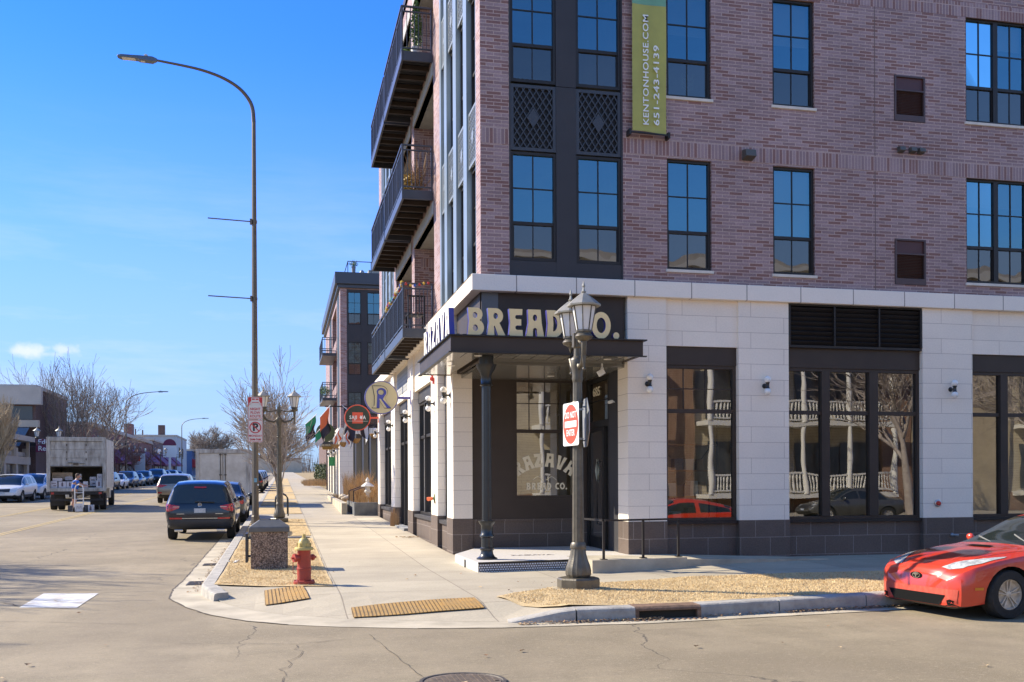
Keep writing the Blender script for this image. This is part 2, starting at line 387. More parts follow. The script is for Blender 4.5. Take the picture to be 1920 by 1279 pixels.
# display lettering with flared, slightly wobbly strokes (unit height 1)
def glyph(ch):
    if ch == 'B':
        o = [(0, 0), (.06, .5), (.02, 1)] + [(.36, 1)] + arc(.36, .76, .24, 80, -60, 8) + arc(.38, .28, .28, 55, -90, 9)
        return .68, [o, arc(.3, .73, .09, 0, 360, 12, .11), arc(.31, .27, .1, 0, 360, 12, .12)]
    if ch == 'R':
        o = [(0, 0), (.07, .5), (.02, 1), (.36, 1)] + arc(.36, .72, .28, 85, -62, 9) + [(.74, 0), (.44, .0), (.31, .36), (.27, .36), (.29, 0)]
        return .74, [o, arc(.34, .72, .09, 0, 360, 12, .11)]
    if ch == 'E':
        return .62, [[(0.03, 0.06), (.08, .5), (.03, 1), (.58, 1), (.57, .78), (.36, .78)] + arc(.36, .705, .075, 90, 270, 6) + [(.53, .63), (.53, .4), (.38, .4)] + arc(.37, .32, .08, 90, 270, 6) + [(.58, .24), (.6, 0), (.12, 0)]]
    if ch == 'A':
        return .74, [[(0, 0), (.1, .5), (.08, 1), (.6, 1), (.64, .5), (.74, 0), (.46, 0), (.44, .22)] + arc(.365, .25, .08, 10, 170, 6) + [(.28, .2), (.28, 0)], arc(.365, .7, .09, 0, 360, 12, .12)]
    if ch == 'D':
        return .7, [[(0, 0), (.05, .5), (0, 1), (.3, 1)] + arc(.3, .5, .4, 88, -88, 14, .5), [(.26, .22), (.28, .5), (.26, .78)] + arc(.28, .5, .16, 80, -80, 8, .28)]
    if ch == 'C':
        return .66, [arc(.42, .5, .42, 48, 312, 18, .5) + arc(.44, .5, .18, 300, 60, 12, .27)]
    if ch == 'O':
        return .8, [arc(.4, .5, .4, 0, 360, 24, .5), arc(.4, .5, .19, 0, 360, 18, .29)]
    if ch == 'Z':
        return .64, [[(.02, 0), (.0, .22), (.3, .76), (.04, .76), (.02, 1), (.62, 1), (.62, .8), (.32, .24), (.6, .26), (.64, 0)]]
    if ch == 'V':
        return .72, [[(0, 1), (.14, .5), (.22, 0), (.52, 0), (.6, .5), (.74, 1), (.48, 1), (.385, .3), (.34, .3), (.28, 1)]]
    if ch == '.':
        return .26, [arc(.13, .13, .13, 0, 360, 14)]
    return .3, []
# ================================================================= GROUND
def asphalt_mat():
    m = bpy.data.materials.new('asphalt'); m.use_nodes = True; t = m.node_tree; p = t.nodes['Principled BSDF']
    p.inputs['Roughness'].default_value = .85; p.inputs['Specular IOR Level'].default_value = .3
    c = N(t, 'ShaderNodeTexCoord'); L = t.links.new
    def noise(sc, det=5, rough=.6, st=None, dist=0.):
        v = c.outputs['Object']
        if st: mm = N(t, 'ShaderNodeMapping'); mm.inputs['Scale'].default_value = st; L(v, mm.inputs[0]); v = mm.outputs[0]
        n = N(t, 'ShaderNodeTexNoise'); n.inputs['Scale'].default_value = sc; n.inputs['Detail'].default_value = det; n.inputs['Roughness'].default_value = rough; n.inputs['Distortion'].default_value = dist; L(v, n.inputs['Vector']); return n.outputs[0]
    def rng(x, a, b, lo=0, hi=1):
        r = N(t, 'ShaderNodeMapRange'); r.inputs['From Min'].default_value = a; r.inputs['From Max'].default_value = b; r.inputs['To Min'].default_value = lo; r.inputs['To Max'].default_value = hi; L(x, r.inputs[0]); return r.outputs[0]
    def mix(f, a, b):
        x = N(t, 'ShaderNodeMix', data_type='RGBA'); L(f, x.inputs['Factor'])
        for k, v in (('A', a), ('B', b)):
            if isinstance(v, tuple): x.inputs[k].default_value = (*v, 1)
            else: L(v, x.inputs[k])
        return x.outputs['Result']
    big = rng(noise(.22, 5, .6, None, .6), .38, .62)
    colr = mix(big, (.21, .168, .106), (.32, .26, .17))
    colr = mix(rng(noise(1.3, 6, .7), .42, .75), colr, (.185, .150, .095))
    agg = noise(95, 3, .7)
    colr = mix(rng(agg, .52, .72, 0, .55), colr, (.56, .47, .35))
    colr = mix(rng(noise(70, 3, .7), .56, .72, 0, .6), colr, (.10, .088, .072))
    colr = mix(rng(noise(26, 4, .75), .52, .70, 0, .45), colr, (.15, .12, .085)); colr = mix(rng(noise(17, 4, .75), .55, .72, 0, .4), colr, (.50, .41, .29))
    lane = rng(noise(.5, 4, .6, (1.6, .12, 1)), .45, .7, 0, .35); colr = mix(lane, colr, (.20, .16, .115))
    vo = N(t, 'ShaderNodeTexVoronoi', feature='DISTANCE_TO_EDGE'); vo.inputs['Scale'].default_value = .33
    nv = N(t, 'ShaderNodeTexNoise'); nv.inputs['Scale'].default_value = 1.6; nv.inputs['Detail'].default_value = 6; L(c.outputs['Object'], nv.inputs['Vector'])
    mv = N(t, 'ShaderNodeMix', data_type='VECTOR'); mv.inputs['Factor'].default_value = .35; L(c.outputs['Object'], mv.inputs['A']); L(nv.outputs['Color'], mv.inputs['B']); L(mv.outputs['Result'], vo.inputs['Vector'])
    ck = rng(vo.outputs[0], .0022, .0008)
    gate = rng(noise(.35, 3), .48, .56)
    mm = N(t, 'ShaderNodeMath', operation='MULTIPLY'); L(ck, mm.inputs[0]); L(gate, mm.inputs[1])
    m2 = N(t, 'ShaderNodeMath', operation='MULTIPLY'); L(mm.outputs[0], m2.inputs[0]); m2.inputs[1].default_value = .8
    colr = mix(m2.outputs[0], colr, (.06, .052, .045))
    L(colr, p.inputs['Base Color'])
    b = N(t, 'ShaderNodeBump'); b.inputs['Strength'].default_value = .5; b.inputs['Distance'].default_value = .006; L(agg, b.inputs['Height']); L(b.outputs[0], p.inputs['Normal'])
    MATS['asphalt'] = m; return m
asph = asphalt_mat()
conc = brick_mat('concrete_slab', (.445, .385, .285), (.385, .33, .245), (.24, .20, .15), 1.62, 1.36, .008, offset=0, rough=.85, spec=.3, bump=.25, dirt=.16, shift=(.9, .35))
conc_plain = mat('concrete', (.455, .395, .295), .85, spec=.3, var=.25, vscale=1.8, bump=.25, bscale=60, detail=8)
kerb_m = mat('kerb_concrete', (.44, .41, .36), .85, spec=.3, color2=(.27, .25, .225), vscale=5, bump=.5, bscale=35, detail=8)
soil = mat('dry_ground', (.36, .27, .15), .95, spec=.1, var=.3, vscale=1.2, bump=.6, bscale=20, detail=8)
straw = mat('dry_turf', (.60, .45, .25), .95, spec=.1, color2=(.42, .31, .17), vscale=5, bump=.6, bscale=70, detail=8)
iron = mat('cast_iron', (.11, .095, .08), .6, metal=.3, spec=.4, var=.35, vscale=12, bump=.4, bscale=60)
rust = mat('rusty_iron', (.20, .12, .075), .8, var=.4, vscale=9, bump=.4, bscale=40)
yellow_pad = mat('tactile_yellow', (.42, .235, .06), .85, color2=(.30, .19, .075), vscale=11, bump=.5, bscale=60)
white_paint = mat('road_paint', (.74, .73, .70), .7, color2=(.40, .35, .28), vscale=4.5, detail=8, bump=.2, bscale=80)
yellow_paint = mat('road_paint_yellow', (.62, .43, .12), .7, color2=(.36, .28, .16), vscale=10, detail=8)
tar = mat('crack_tar', (.095, .078, .06), .8, spec=.3)

def sheet(name, outline, zf, matl, cell=None, ybreaks=(17.,), fine=None, kind='structure'):
    """flat polygon laid on the height function zf(x,y)"""
    bm = bmesh.new()
    f = bm.faces.new([bm.verts.new((x, y, 0)) for x, y in outline])
    if f.normal.z < 0: f.normal_flip()
    def cut(co, no):
        bmesh.ops.bisect_plane(bm, geom=bm.verts[:] + bm.edges[:] + bm.faces[:], plane_co=co, plane_no=no)
    for y in ybreaks: cut((0, y, 0), (0, 1, 0))
    if cell:
        x0, x1, y0, y1 = fine
        k = x0
        while k <= x1 + 1e-6: cut((k, 0, 0), (1, 0, 0)); k += cell
        k = y0
        while k <= y1 + 1e-6: cut((0, k, 0), (0, 1, 0)); k += cell
    bmesh.ops.triangulate(bm, faces=bm.faces)
    for v in bm.verts: v.co.z = zf(v.co.x, v.co.y)
    bmesh.ops.recalc_face_normals(bm, faces=bm.faces)
    if sum(f.normal.z for f in bm.faces) < 0: bmesh.ops.reverse_faces(bm, faces=bm.faces)
    me = bpy.data.meshes.new(name); bm.to_mesh(me); bm.free(); me.materials.append(matl); box_uv(me)
    o = bpy.data.objects.new(name, me); col.objects.link(o)
    if kind: o['kind'] = kind
    return o
def yk(x): return 10.72 + .105 * min(8, max(0, x - 3.9))
# one big sheet to the horizon
mb = MB(); XS = [-1500, -120, -16.5, -14.9, -1.55, 8, 60, 1500]; YS = [-1200, -200, -2.6, 10.4, 17, 60, 120, 250, 420, 1800]
for i in range(len(XS) - 1):
    for j in range(len(YS) - 1):
        q = [(XS[i], YS[j]), (XS[i + 1], YS[j]), (XS[i + 1], YS[j + 1]), (XS[i], YS[j + 1])]
        mb.add([(x, y, gz(x, y) - .05) for x, y in q], [(0, 1, 2, 3)])
struct(mb.build('ground', soil))
mb = MB()
for (x0, x1, y0, y1) in ((-300, -15, -2.5, 13.9), (-15, -1.2, -300, -2.5), (-15, 300, -2.5, 10.0)):
    mb.add([(x, y, 0) for x, y in ((x0, y0), (x1, y0), (x1, y1), (x0, y1))], [(0, 1, 2, 3)])
for ys in ([10.0, 17], [17, 420], [420, 800]):
    mb.add([(x, y, gz(x, y)) for x, y in ((-15, ys[0]), (-1.3, ys[0]), (-1.3, ys[1]), (-15, ys[1]))], [(0, 1, 2, 3)])
mb.add([(x, y, 0) for x, y in ((-1.3, 10.0), (300, 10.0), (300, 11.3), (11.9, 11.3), (3.9, 10.6), (1.9, 10.7), (.55, 11.2), (-.2, 12), (-1.0, 13.2), (-1.3, 14.5))], [tuple(range(10))])
struct(mb.build('road', asph, weld=False))
# gutter and corner apron, flush concrete
apron = [(-1.55, 420), (-1.56, 17), (-1.58, 15.6), (-1.50, 14.3), (-1.18, 13.2), (-.85, 12.4), (-.42, 11.76), (.05, 11.33), (.55, 11.03), (1.4, 10.68), (2.27, 10.5), (3.9, 10.42), (11.9, 11.24), (150, 11.24), (150, 11.58), (11.9, 11.58), (3.9, 10.74), (2.7, 10.86), (1.6, 11.2), (.75, 11.6), (.0, 12.2), (-.5, 12.95), (-.8, 13.7), (-1.05, 14.4), (-1.1, 17), (-1.1, 420)]
sheet('gutter', apron, lambda x, y: gz(x, y) + .005, conc_plain)
# pavement
CURB = [(-1.15, 14.3), (-.82, 13.7), (-.5, 12.95), (.0, 12.2), (.75, 11.6), (1.6, 11.2), (2.7, 10.86)]
def dist_curb(x, y):
    best = 9
    for (a, b), (c, d) in zip(CURB, CURB[1:]):
        vx, vy = c - a, d - b; t = max(0, min(1, ((x - a) * vx + (y - b) * vy) / (vx * vx + vy * vy)))
        best = min(best, math.hypot(x - a - vx * t, y - b - vy * t))
    return best
def pv(x, y):
    base = sw(x, y)
    if y < 15.2 and x < 3.6:
        k = min(1, dist_curb(x, y) / 1.15); k = k * k * (3 - 2 * k)
        k = max(k, min(1, max(0, (x - 2.45) / .75)), min(1, max(0, (y - 13.75) / .7)) if x < -.2 else 0)
        base = gz(x, y) + .006 + (base - gz(x, y) - .006) * k
    return base
walk = [(-1.02, 420), (-1.02, 14.45), (-.80, 13.7), (-.5, 12.95), (.0, 12.2), (.75, 11.6), (1.6, 11.2), (2.7, 10.86), (3.9, 10.86), (11.9, 11.7), (150, 11.7), (150, 17.1), (5.95, 17.1), (5.95, 19.5), (3.2, 19.5), (3.2, 36), (3.2, 420)]
sheet('pavement', walk, pv, conc, cell=.35, fine=(-1.05, 8.75, 10.85, 17.7))
# verges
def gr(x, y): return pv(x, y) + .012 + .02 * mnoise.noise(Vector((x * 1.5, y * 1.5, 0)))
vr = [(2.58, 12.25), (2.75, 11.6), (3.1, 11.14), (4, 11.0), (11.9, 11.84), (60, 11.84), (60, 13.95), (7.6, 13.95), (5.9, 13.88), (4.9, 13.72), (3.65, 13.22), (2.9, 12.62)]
sheet('grass_verge', vr, gr, straw, cell=.3, fine=(2.6, 14, 11.1, 14))
SEG = [(14.35, 24.2), (25.3, 33.4), (37.2, 43.5), (45.5, 52), (54, 66), (68, 90), (93, 150)]
for i, (a, b) in enumerate(SEG):
    out = [(-.94, a + (.3 if i == 0 else 0)), (.68, a - (.3 if i == 0 else 0)), (.68, b), (-.94, b)]
    sheet('grass_verge', out, gr, straw, cell=.4 if i < 2 else 2.5, fine=(-.94, .68, a, b), ybreaks=(17.,) if a < 17 else ())
# grass blades, dry
def blades(name, regions, per, h, seed, matl, lean=.6):
    rnd = random.Random(seed); mb = MB()
    for poly, n in regions:
        xs = [p[0] for p in poly]; ys = [p[1] for p in poly]; k = 0
        def inside(x, y):
            c = False; j = len(poly) - 1
            for i in range(len(poly)):
                if (poly[i][1] > y) != (poly[j][1] > y) and x < (poly[j][0] - poly[i][0]) * (y - poly[i][1]) / (poly[j][1] - poly[i][1]) + poly[i][0]: c = not c
                j = i
            return c
        while k < n:
            x = rnd.uniform(min(xs), max(xs)); y = rnd.uniform(min(ys), max(ys))
            if not inside(x, y): continue
            k += 1; z = gr(x, y) - .004
            a = rnd.uniform(0, 6.28); hh = h * rnd.uniform(.4, 1.3); ww = .0042 * rnd.uniform(.6, 1.4); l = rnd.uniform(-lean, lean) * hh * 1.6; l2 = rnd.uniform(-lean, lean) * hh * 1.6
            mb.cur = 0 if rnd.random() < .72 else 1
            mb.add([(x - ww * math.cos(a), y - ww * math.sin(a), z), (x + ww * math.cos(a), y + ww * math.sin(a), z), (x + l, y + l2, z + hh)], [(0, 1, 2)])
    return mb.build(name, matl, fix=False)
sb1 = mat('straw_blade', (.68, .52, .29), .8, spec=.2); sb2 = mat('straw_blade_dark', (.56, .42, .23), .85, spec=.2)
vr2 = [(2.66, 12.25), (2.85, 11.6), (3.15, 11.2), (4, 11.06), (9.5, 11.65), (11.5, 13.9), (7.6, 13.9), (5.9, 13.84), (4.9, 13.68), (3.65, 13.18), (2.9, 12.58)]
tag(blades('dry_grass', [(vr2, 52000), ([(-.9, 14.7), (.64, 14.15), (.64, 24.1), (-.9, 24.1)], 30000), ([(-.9, 25.4), (.64, 25.4), (.64, 33.3), (-.9, 33.3)], 7000)], 0, .022, 3, [sb1, sb2]), 'short dry straw-coloured grass on the kerbside verges', 'grass', kind='stuff')
# kerbs
def kerb_run(mb, pts, w, hfun, side):
    """pts: line of the kerb's street face; w: width to `side` (+1 left of travel)"""
    prof = []
    for i, (x, y) in enumerate(pts):
        a = Vector(pts[max(0, i - 1)]); b = Vector(pts[min(len(pts) - 1, i + 1)]); d = (b - a).normalized(); n = Vector((-d.y, d.x)) * side
        h = hfun(x, y); z = gz(x, y)
        P = []
        for (o, hh) in ((0, -.02), (.012, h - .035), (.02, h - .012), (.045, h), (w, h + .004), (w, -.02)):
            P.append((x + n.x * o, y + n.y * o, z + max(hh, -.02)))
        prof.append(P)
    m = len(prof[0])
    mb.add([v for P in prof for v in P], [(i * m + k, i * m + k + 1, (i + 1) * m + k + 1, (i + 1) * m + k) for i in range(len(prof) - 1) for k in range(m - 1)] + [tuple(range(m)), tuple((len(prof) - 1) * m + k for k in range(m))])
def hR(x, y): return .145 * min(1, max(.05, (x - 2.35) / .75)) + .0
def hK(x, y): return .145 + .03 * min(1, max(0, (x - 5) / 3))
for i, (a, b) in enumerate([(2.42, 3.16), (3.18, 3.86), (4.66, 5.72), (5.735, 6.95), (6.965, 9.0), (9.02, 11.9), (11.91, 60)]):
    mb = MB(); n = 4 if i == 0 else 2
    kerb_run(mb, [(a + (b - a) * k / n, yk(a + (b - a) * k / n) + (.0 if a > 2.6 else (.11 * max(0, (1 - (a + (b - a) * k / n - 2.42) / .7))))) for k in range(n + 1)], .22, hR if i == 0 else hK, 1)
    struct(mb.build('kerb', kerb_m))
for i, (a, b) in enumerate([(13.82, 14.9), (14.915, 16.99), (17, 20.4), (20.415, 24.5), (24.515, 29), (29.02, 34), (34.02, 200)]):
    mb = MB(); n = 5 if i == 0 else 1
    def xl(y): return -1.16 + (.26 * max(0, 1 - (y - 13.82) / 1.3) ** 1.6 if y < 15.2 else 0)
    kerb_run(mb, [(xl(a + (b - a) * k / n), a + (b - a) * k / n) for k in range(n + 1)][::-1], .2, lambda x, y: .14 if y > 14.1 else .11, 1)
    struct(mb.build('kerb', kerb_m))
# far side kerbs and pavements
mb = MB(); kerb_run(mb, [(-14.9, 17), (-14.9, 420)], .2, lambda x, y: .14, 1); struct(mb.build('kerb', kerb_m))
sheet('pavement', [(-15.05, 14), (-15.05, 420), (-18.2, 420), (-18.2, 14)], lambda x, y: gz(x, y) + .14, conc)
mb = MB(); kerb_run(mb, [(60, -2.5), (1, -2.5)], .2, lambda x, y: .14, 1); struct(mb.build('kerb', kerb_m))
sheet('pavement', [(-1, -2.65), (60, -2.65), (60, -7.5), (-1, -7.5)], lambda x, y: .14, conc, ybreaks=())
# storm drain inlet in the kerb
inlet = empty('storm_drain', (4.26, 10.74, 0), 'rusty iron storm drain inlet set in the kerb with a dark slot', 'drain')
mb = MB(); mb.prism([(-.0, -.02), (.01, .145 - .03), (.05, .15), (.24, .152), (.24, .11), (.06, .10), (.05, -.02)], 'yz', -.40, .40)
mb.v = [(x, y, z) for x, y, z in mb.v]
mb.box(-.40, -.345, -.004, .2, -.02, .11); mb.box(.345, .40, -.004, .2, -.02, .11)
o = MB(); 
hood = MB(); hood.prism([(-.004, .098), (.0, .125), (.03, .146), (.24, .153), (.24, .095)], 'yz', -.40, .40); hood.box(-.40, -.35, -.003, .22, -.02, .0975); hood.box(.35, .40, -.003, .22, -.02, .0975)
hood.build('hood', rust, inlet, local=True, bevel=.008)
d = MB(); d.box(-.3495, .3495, .05, .06, -.25, .0945); d.box(-.3495, .3495, -.02, .05, -.03, .004); d.build('opening', mat('drain_dark', (.03, .027, .022), .9), inlet, local=True)
g = MB()
for i in range(13): g.box(-.42 + i * .068, -.395 + i * .068, -.14, -.035, .002, .014)
g.build('grate', rust, inlet, local=True)
# markings
bar = sheet('crosswalk_bar', [(-3.25, 13.77), (-2.53, 13.56), (-2.56, 15.27), (-2.95, 15.36), (-3.33, 15.5)], lambda x, y: .006, white_paint, ybreaks=()) ; bar.name = 'road_marking'
for xl_ in (-7.42, -7.58, -10.1, -10.26):
    sheet('road_marking', [(xl_, 20), (xl_ + .075, 20), (xl_ + .075, 260), (xl_, 260)], lambda x, y: gz(x, y) + .006, yellow_paint)
# cracks
def crack(pts, wd=.014, jag=.03, seed=1):
    rnd = random.Random(seed); P = []
    for (a, b), (c, d) in zip(pts, pts[1:]):
        n = max(1, int(math.hypot(c - a, d - b) / .12))
        for i in range(n): P.append((a + (c - a) * i / n + rnd.uniform(-jag, jag), b + (d - b) * i / n + rnd.uniform(-jag, jag)))
    P.append(pts[-1]); L = []; Rr = []
    for i, p in enumerate(P):
        q = P[min(i + 1, len(P) - 1)]; o_ = P[max(i - 1, 0)]; dx, dy = q[0] - o_[0], q[1] - o_[1]; l = math.hypot(dx, dy) or 1
        ww = wd * rnd.uniform(.4, 1.5) / 2; L.append((p[0] - dy / l * ww, p[1] + dx / l * ww)); Rr.append((p[0] + dy / l * ww, p[1] - dx / l * ww))
    mb = MB(); n = len(P)
    mb.add([(x, y, gz(x, y) + .0075) for x, y in L + Rr], [(i, i + 1, n + i + 1, n + i) for i in range(n - 1)])
    return struct(mb.build('road_crack', tar))
crack([(-1.56, 28), (-1.56, 17), (-1.58, 15.6), (-1.50, 14.3), (-1.18, 13.2), (-.85, 12.4), (-.42, 11.76), (.05, 11.33)], .022, .008, 2)
crack([(1.4, 10.68), (2.27, 10.5), (3.9, 10.42), (9, 10.95)], .010, .006, 3)
crack([(.15, 9.9), (.12, 9.2), (-.02, 8.6), (.0, 7.6), (.02, 6.5)], .007, .05, 4)
crack([(.85, 10.4), (.95, 9.4), (1.05, 8.3), (1.2, 6.6)], .006, .012, 5)
crack([(-1.0, 10.25), (.1, 9.95), (.6, 10.1)], .007, .03, 6)
crack([(-6.5, 24), (-4, 23), (-2.2, 23.6)], .02, .06, 7); crack([(-5.2, 17.4), (-3.9, 14.8), (-3.2, 13.9)], .018, .05, 8)
crack([(3.2, 9.9), (4.6, 10.0), (6.0, 10.05)], .006, .01, 10); crack([(-3, 33), (-5.5, 30), (-7, 31)], .02, .05, 11)
crack([(-6, 12.2), (-3, 12.4), (-1.6, 11.8)], .008, .03, 12)
# grates, covers
def plate(x, y, a, b, label, grp=None):
    t = empty('gutter_grate', (x, y, gz(x, y) + .006), label, 'grate', grp)
    mb = MB(); mb.box(-a, a, -b, -b + .02, 0, .008); mb.box(-a, a, b - .02, b, 0, .008); mb.box(-a, -a + .02, -b + .02, b - .02, 0, .008); mb.box(a - .02, a, -b + .02, b - .02, 0, .008)
    k = -b + .045
    while k < b - .03: mb.box(-a + .02, a - .02, k, k + .018, 0, .007); k += .038
    mb.build('grid', iron, t, local=True); m2 = MB(); m2.box(-a + .01, a - .01, -b + .01, b - .01, 0, .002); m2.build('sump', MATS['drain_dark'], t, local=True)
plate(-1.30, 16.4, .15, .30, 'dark iron grate in the gutter by the corner, nearer of two')
plate(-1.30, 19.6, .15, .22, 'small dark iron grate in the gutter beside the litter bin')
t = empty('manhole_cover', (1.36, 7.72, .004), 'round cast iron manhole cover with a waffle grid in the road', 'manhole cover')
mb = MB(); mb.lathe([(.34, 0), (.34, .012), (.315, .012), (.31, .004)], 40); mb.build('frame', iron, t, local=True)
mb = MB(); mb.lathe([(.30, 0), (.30, .008)], 36)
for i in range(-6, 7):
    for j in range(-6, 7):
        if math.hypot(i * .043, j * .043) < .27: mb.box(i * .043 - .015, i * .043 + .015, j * .043 - .015, j * .043 + .015, .008, .0145)
mb.build('cover', mat('iron_brown', (.17, .13, .095), .7, metal=.2, var=.3, vscale=14), t, local=True)
o = MB().lathe([(.30, 0), (.30, .012), (.27, .014)], 30).build('utility_cover', iron, None); o.location = (.34, 24.75, sw(0, 24.75) + .004); tag(o, 'round grey utility cover set in the pad behind the hydrant', 'manhole cover')
# tactile pads
def tactile(quad, nb, label, along):
    z = lambda x, y: pv(x, y)
    c = [sum(p[0] for p in quad) / 4, sum(p[1] for p in quad) / 4]
    t = empty('tactile_pad', (c[0], c[1], z(*c)), label, 'tactile paving')
    A, B, C_, D = [Vector((*p, 0)) for p in quad]         # A-B far edge, D-C near edge
    mb = MB(); n = 10
    vs = []; fs = []
    for j in range(n + 1):
        for i in range(n + 1):
            p = A.lerp(B, i / n).lerp(D.lerp(C_, i / n), j / n); vs.append((p.x, p.y, z(p.x, p.y) + .014))
    for j in range(n):
        for i in range(n): fs.append((j * (n + 1) + i, j * (n + 1) + i + 1, (j + 1) * (n + 1) + i + 1, (j + 1) * (n + 1) + i))
    mb.add(vs, fs); mb.build('plate', yellow_pad, t)
    r = MB()
    for i in range(nb):
        u0 = (i + .17) / nb; u1 = (i + .83) / nb
        for j in range(8):
            q = []
            for (u, v) in ((u0, j / 8), (u1, j / 8), (u1, (j + 1) / 8), (u0, (j + 1) / 8)):
                p = A.lerp(B, u).lerp(D.lerp(C_, u), v); q.append((p.x, p.y, z(p.x, p.y) + .0215))
            lo = [(a, b, c_ - .0075) for a, b, c_ in q]
            r.add(q + lo, [(0, 1, 2, 3), (0, 3, 7, 4), (1, 2, 6, 5)] + ([(0, 1, 5, 4)] if j == 0 else []) + ([(2, 3, 7, 6)] if j == 7 else []))
    r.build('ribs', yellow_pad, t)
    g = MB()
    for i in range(nb + 1):
        u0 = max(0, (i - .17) / nb); u1 = min(1, (i + .17) / nb)
        q = []
        for (u, v) in ((u0, 0), (u1, 0), (u1, 1), (u0, 1)):
            p = A.lerp(B, u).lerp(D.lerp(C_, u), v); q.append((p.x, p.y, z(p.x, p.y) + .0185))
        g.quad(*q)
    g.build('grooves', mat('groove_brown', (.12, .075, .03), .9), t)  # flat dark brown strips laid in the gaps between the ribs
tactile([(-.25, 14.08), (.27, 14.12), (.33, 12.98), (-.22, 12.96)], 11, 'yellow ribbed tactile pad facing the main street, next to the hydrant', 'x')
tactile([(.79, 12.16), (2.29, 12.14), (2.31, 11.6), (.78, 11.62)], 34, 'long yellow ribbed tactile pad facing the cross street', 'x')
# fallen leaves
rnd = random.Random(5); mb = MB()
leafm = [mat('leaf_brown', (.30, .17, .08), .8), mat('leaf_tan', (.50, .36, .2), .8), mat('leaf_dark', (.12, .07, .04), .85)]
def leaf(x, y, z, s):
    a = rnd.uniform(0, 6.28); mb.cur = rnd.choice((0, 0, 1, 2)); pts = []
    for k, rr in enumerate((1, .55, .9, .4, 1, .5)):
        t_ = a + k * math.pi / 3; pts.append((x + s * rr * math.cos(t_), y + s * rr * math.sin(t_), z + rnd.uniform(0, s * .55)))
    mb.add(pts, [(0, 1, 2, 3, 4, 5)])
for i in range(1500):
    x = rnd.choice((rnd.uniform(4.7, 9.2), rnd.uniform(2.5, 4.2), rnd.uniform(5.8, 8.3))); leaf(x, yk(x) - .02 - abs(rnd.gauss(0, .045)), rnd.uniform(.006, .03), rnd.uniform(.010, .022))
for i in range(320):
    y = rnd.uniform(15, 26); leaf(-1.19 - abs(rnd.gauss(0, .06)), y, gz(0, y) + .01, rnd.uniform(.012, .028))
for i in range(60):
    x, y = rnd.uniform(-5, 7), rnd.uniform(7, 22)
    if -1.2 < x < 3 and y > 11: leaf(x, y, pv(x, y) + .01, rnd.uniform(.018, .035))
    elif y < 10.4 or x < -1.6: leaf(x, y, gz(x, y) + .012, rnd.uniform(.018, .038))
for i in range(420):
    x, y = rnd.uniform(3.2, 10), rnd.uniform(11.1, 13.8); leaf(x, max(y, yk(x) + .4), gr(x, y) + .012, rnd.uniform(.01, .022))
for i in range(240):
    x, y = rnd.uniform(-.8, .62), rnd.uniform(14.6, 24); leaf(x, y, gr(x, y) + .012, rnd.uniform(.01, .024))
for i in range(60): leaf(2.95 + rnd.uniform(-.3, .3), 24.2 + rnd.uniform(-.25, .25), sw(3, 24.2) + .008, rnd.uniform(.02, .04))
tag(mb.build('fallen_leaves', leafm, fix=False), 'small brown fallen leaves scattered on the kerb, verge and road', 'leaves', kind='stuff')
# ================================================================= MAIN BUILDING
BR = dict(c1=(.345, .232, .232), c2=(.235, .145, .142), mortar=(.48, .35, .31), c3=(.225, .105, .085))
brick = brick_mat('brick', BR['c1'], BR['c2'], BR['mortar'], .262, .0605, .0075, c3=BR['c3'], gl=.5, rough=.5, bump=.5, dirt=.2)
soldier = brick_mat('brick_soldier', BR['c1'], BR['c2'], BR['mortar'], .0665, .272, .0075, offset=0, c3=BR['c3'], gl=.42, rough=.5, bump=.5, dirt=.14, shift=(0, .01))
stone = brick_mat('white_stone', (.87, .77, .645), (.83, .735, .62), (.50, .41, .34), 1.30, .2825, .0042, rough=.75, spec=.3, bump=.35, dirt=.06, shift=(.21, -.0))
stone_n = brick_mat('white_stone_narrow', (.70, .655, .60), (.66, .615, .565), (.36, .285, .235), 1.9, .2825, .006, offset=0, rough=.75, spec=.3, bump=.35, dirt=.06, shift=(.7, 0))
cornice_m = brick_mat('cornice_stone', (.86, .78, .68), (.83, .75, .65), (.30, .26, .23), 1.06, 3.0, .010, offset=0, rough=.7, spec=.3, bump=.3, dirt=.05, shift=(.35, .5))
plinth = brick_mat('dark_stone', (.125, .092, .074), (.105, .078, .064), (.24, .20, .175), .58, .335, .0065, rough=.6, spec=.4, bump=.4, dirt=.22, shift=(.1, .12))
black = mat('black_metal', (.022, .019, .018), .45, spec=.35, var=.15, vscale=3)
bronze = mat('dark_bronze', (.050, .036, .028), .5, spec=.3, var=.12, vscale=2)
panel_m = mat('dark_panel', (.045, .043, .047), .5, spec=.3, var=.08, vscale=2)
panel_l = mat('grey_panel', (.085, .092, .105), .35, metal=.4, spec=.5, var=.08, vscale=2)
sill_m = mat('sill_stone', (.66, .60, .52), .8, var=.1, vscale=6)
g_up = glass_mat('glass_reflective', .30, (.42, .46, .46), .006, 1.1, gcol=(.26, .52, .66))
g_lo = glass_mat('glass_screen', .07, (.28, .29, .29), .005, 1.2)
g_shop = glass_mat('glass_shop', .16, (.78, .80, .70), .0022, 1.0)
g_side = glass_mat('glass_side', .30, (.4, .45, .45), .003, 1.0)
inner = mat('interior_plaster', (.30, .27, .24), .9, var=.15, vscale=1)
inner_d = mat('interior_dark', (.48, .38, .28), .85, var=.3, vscale=1.5)

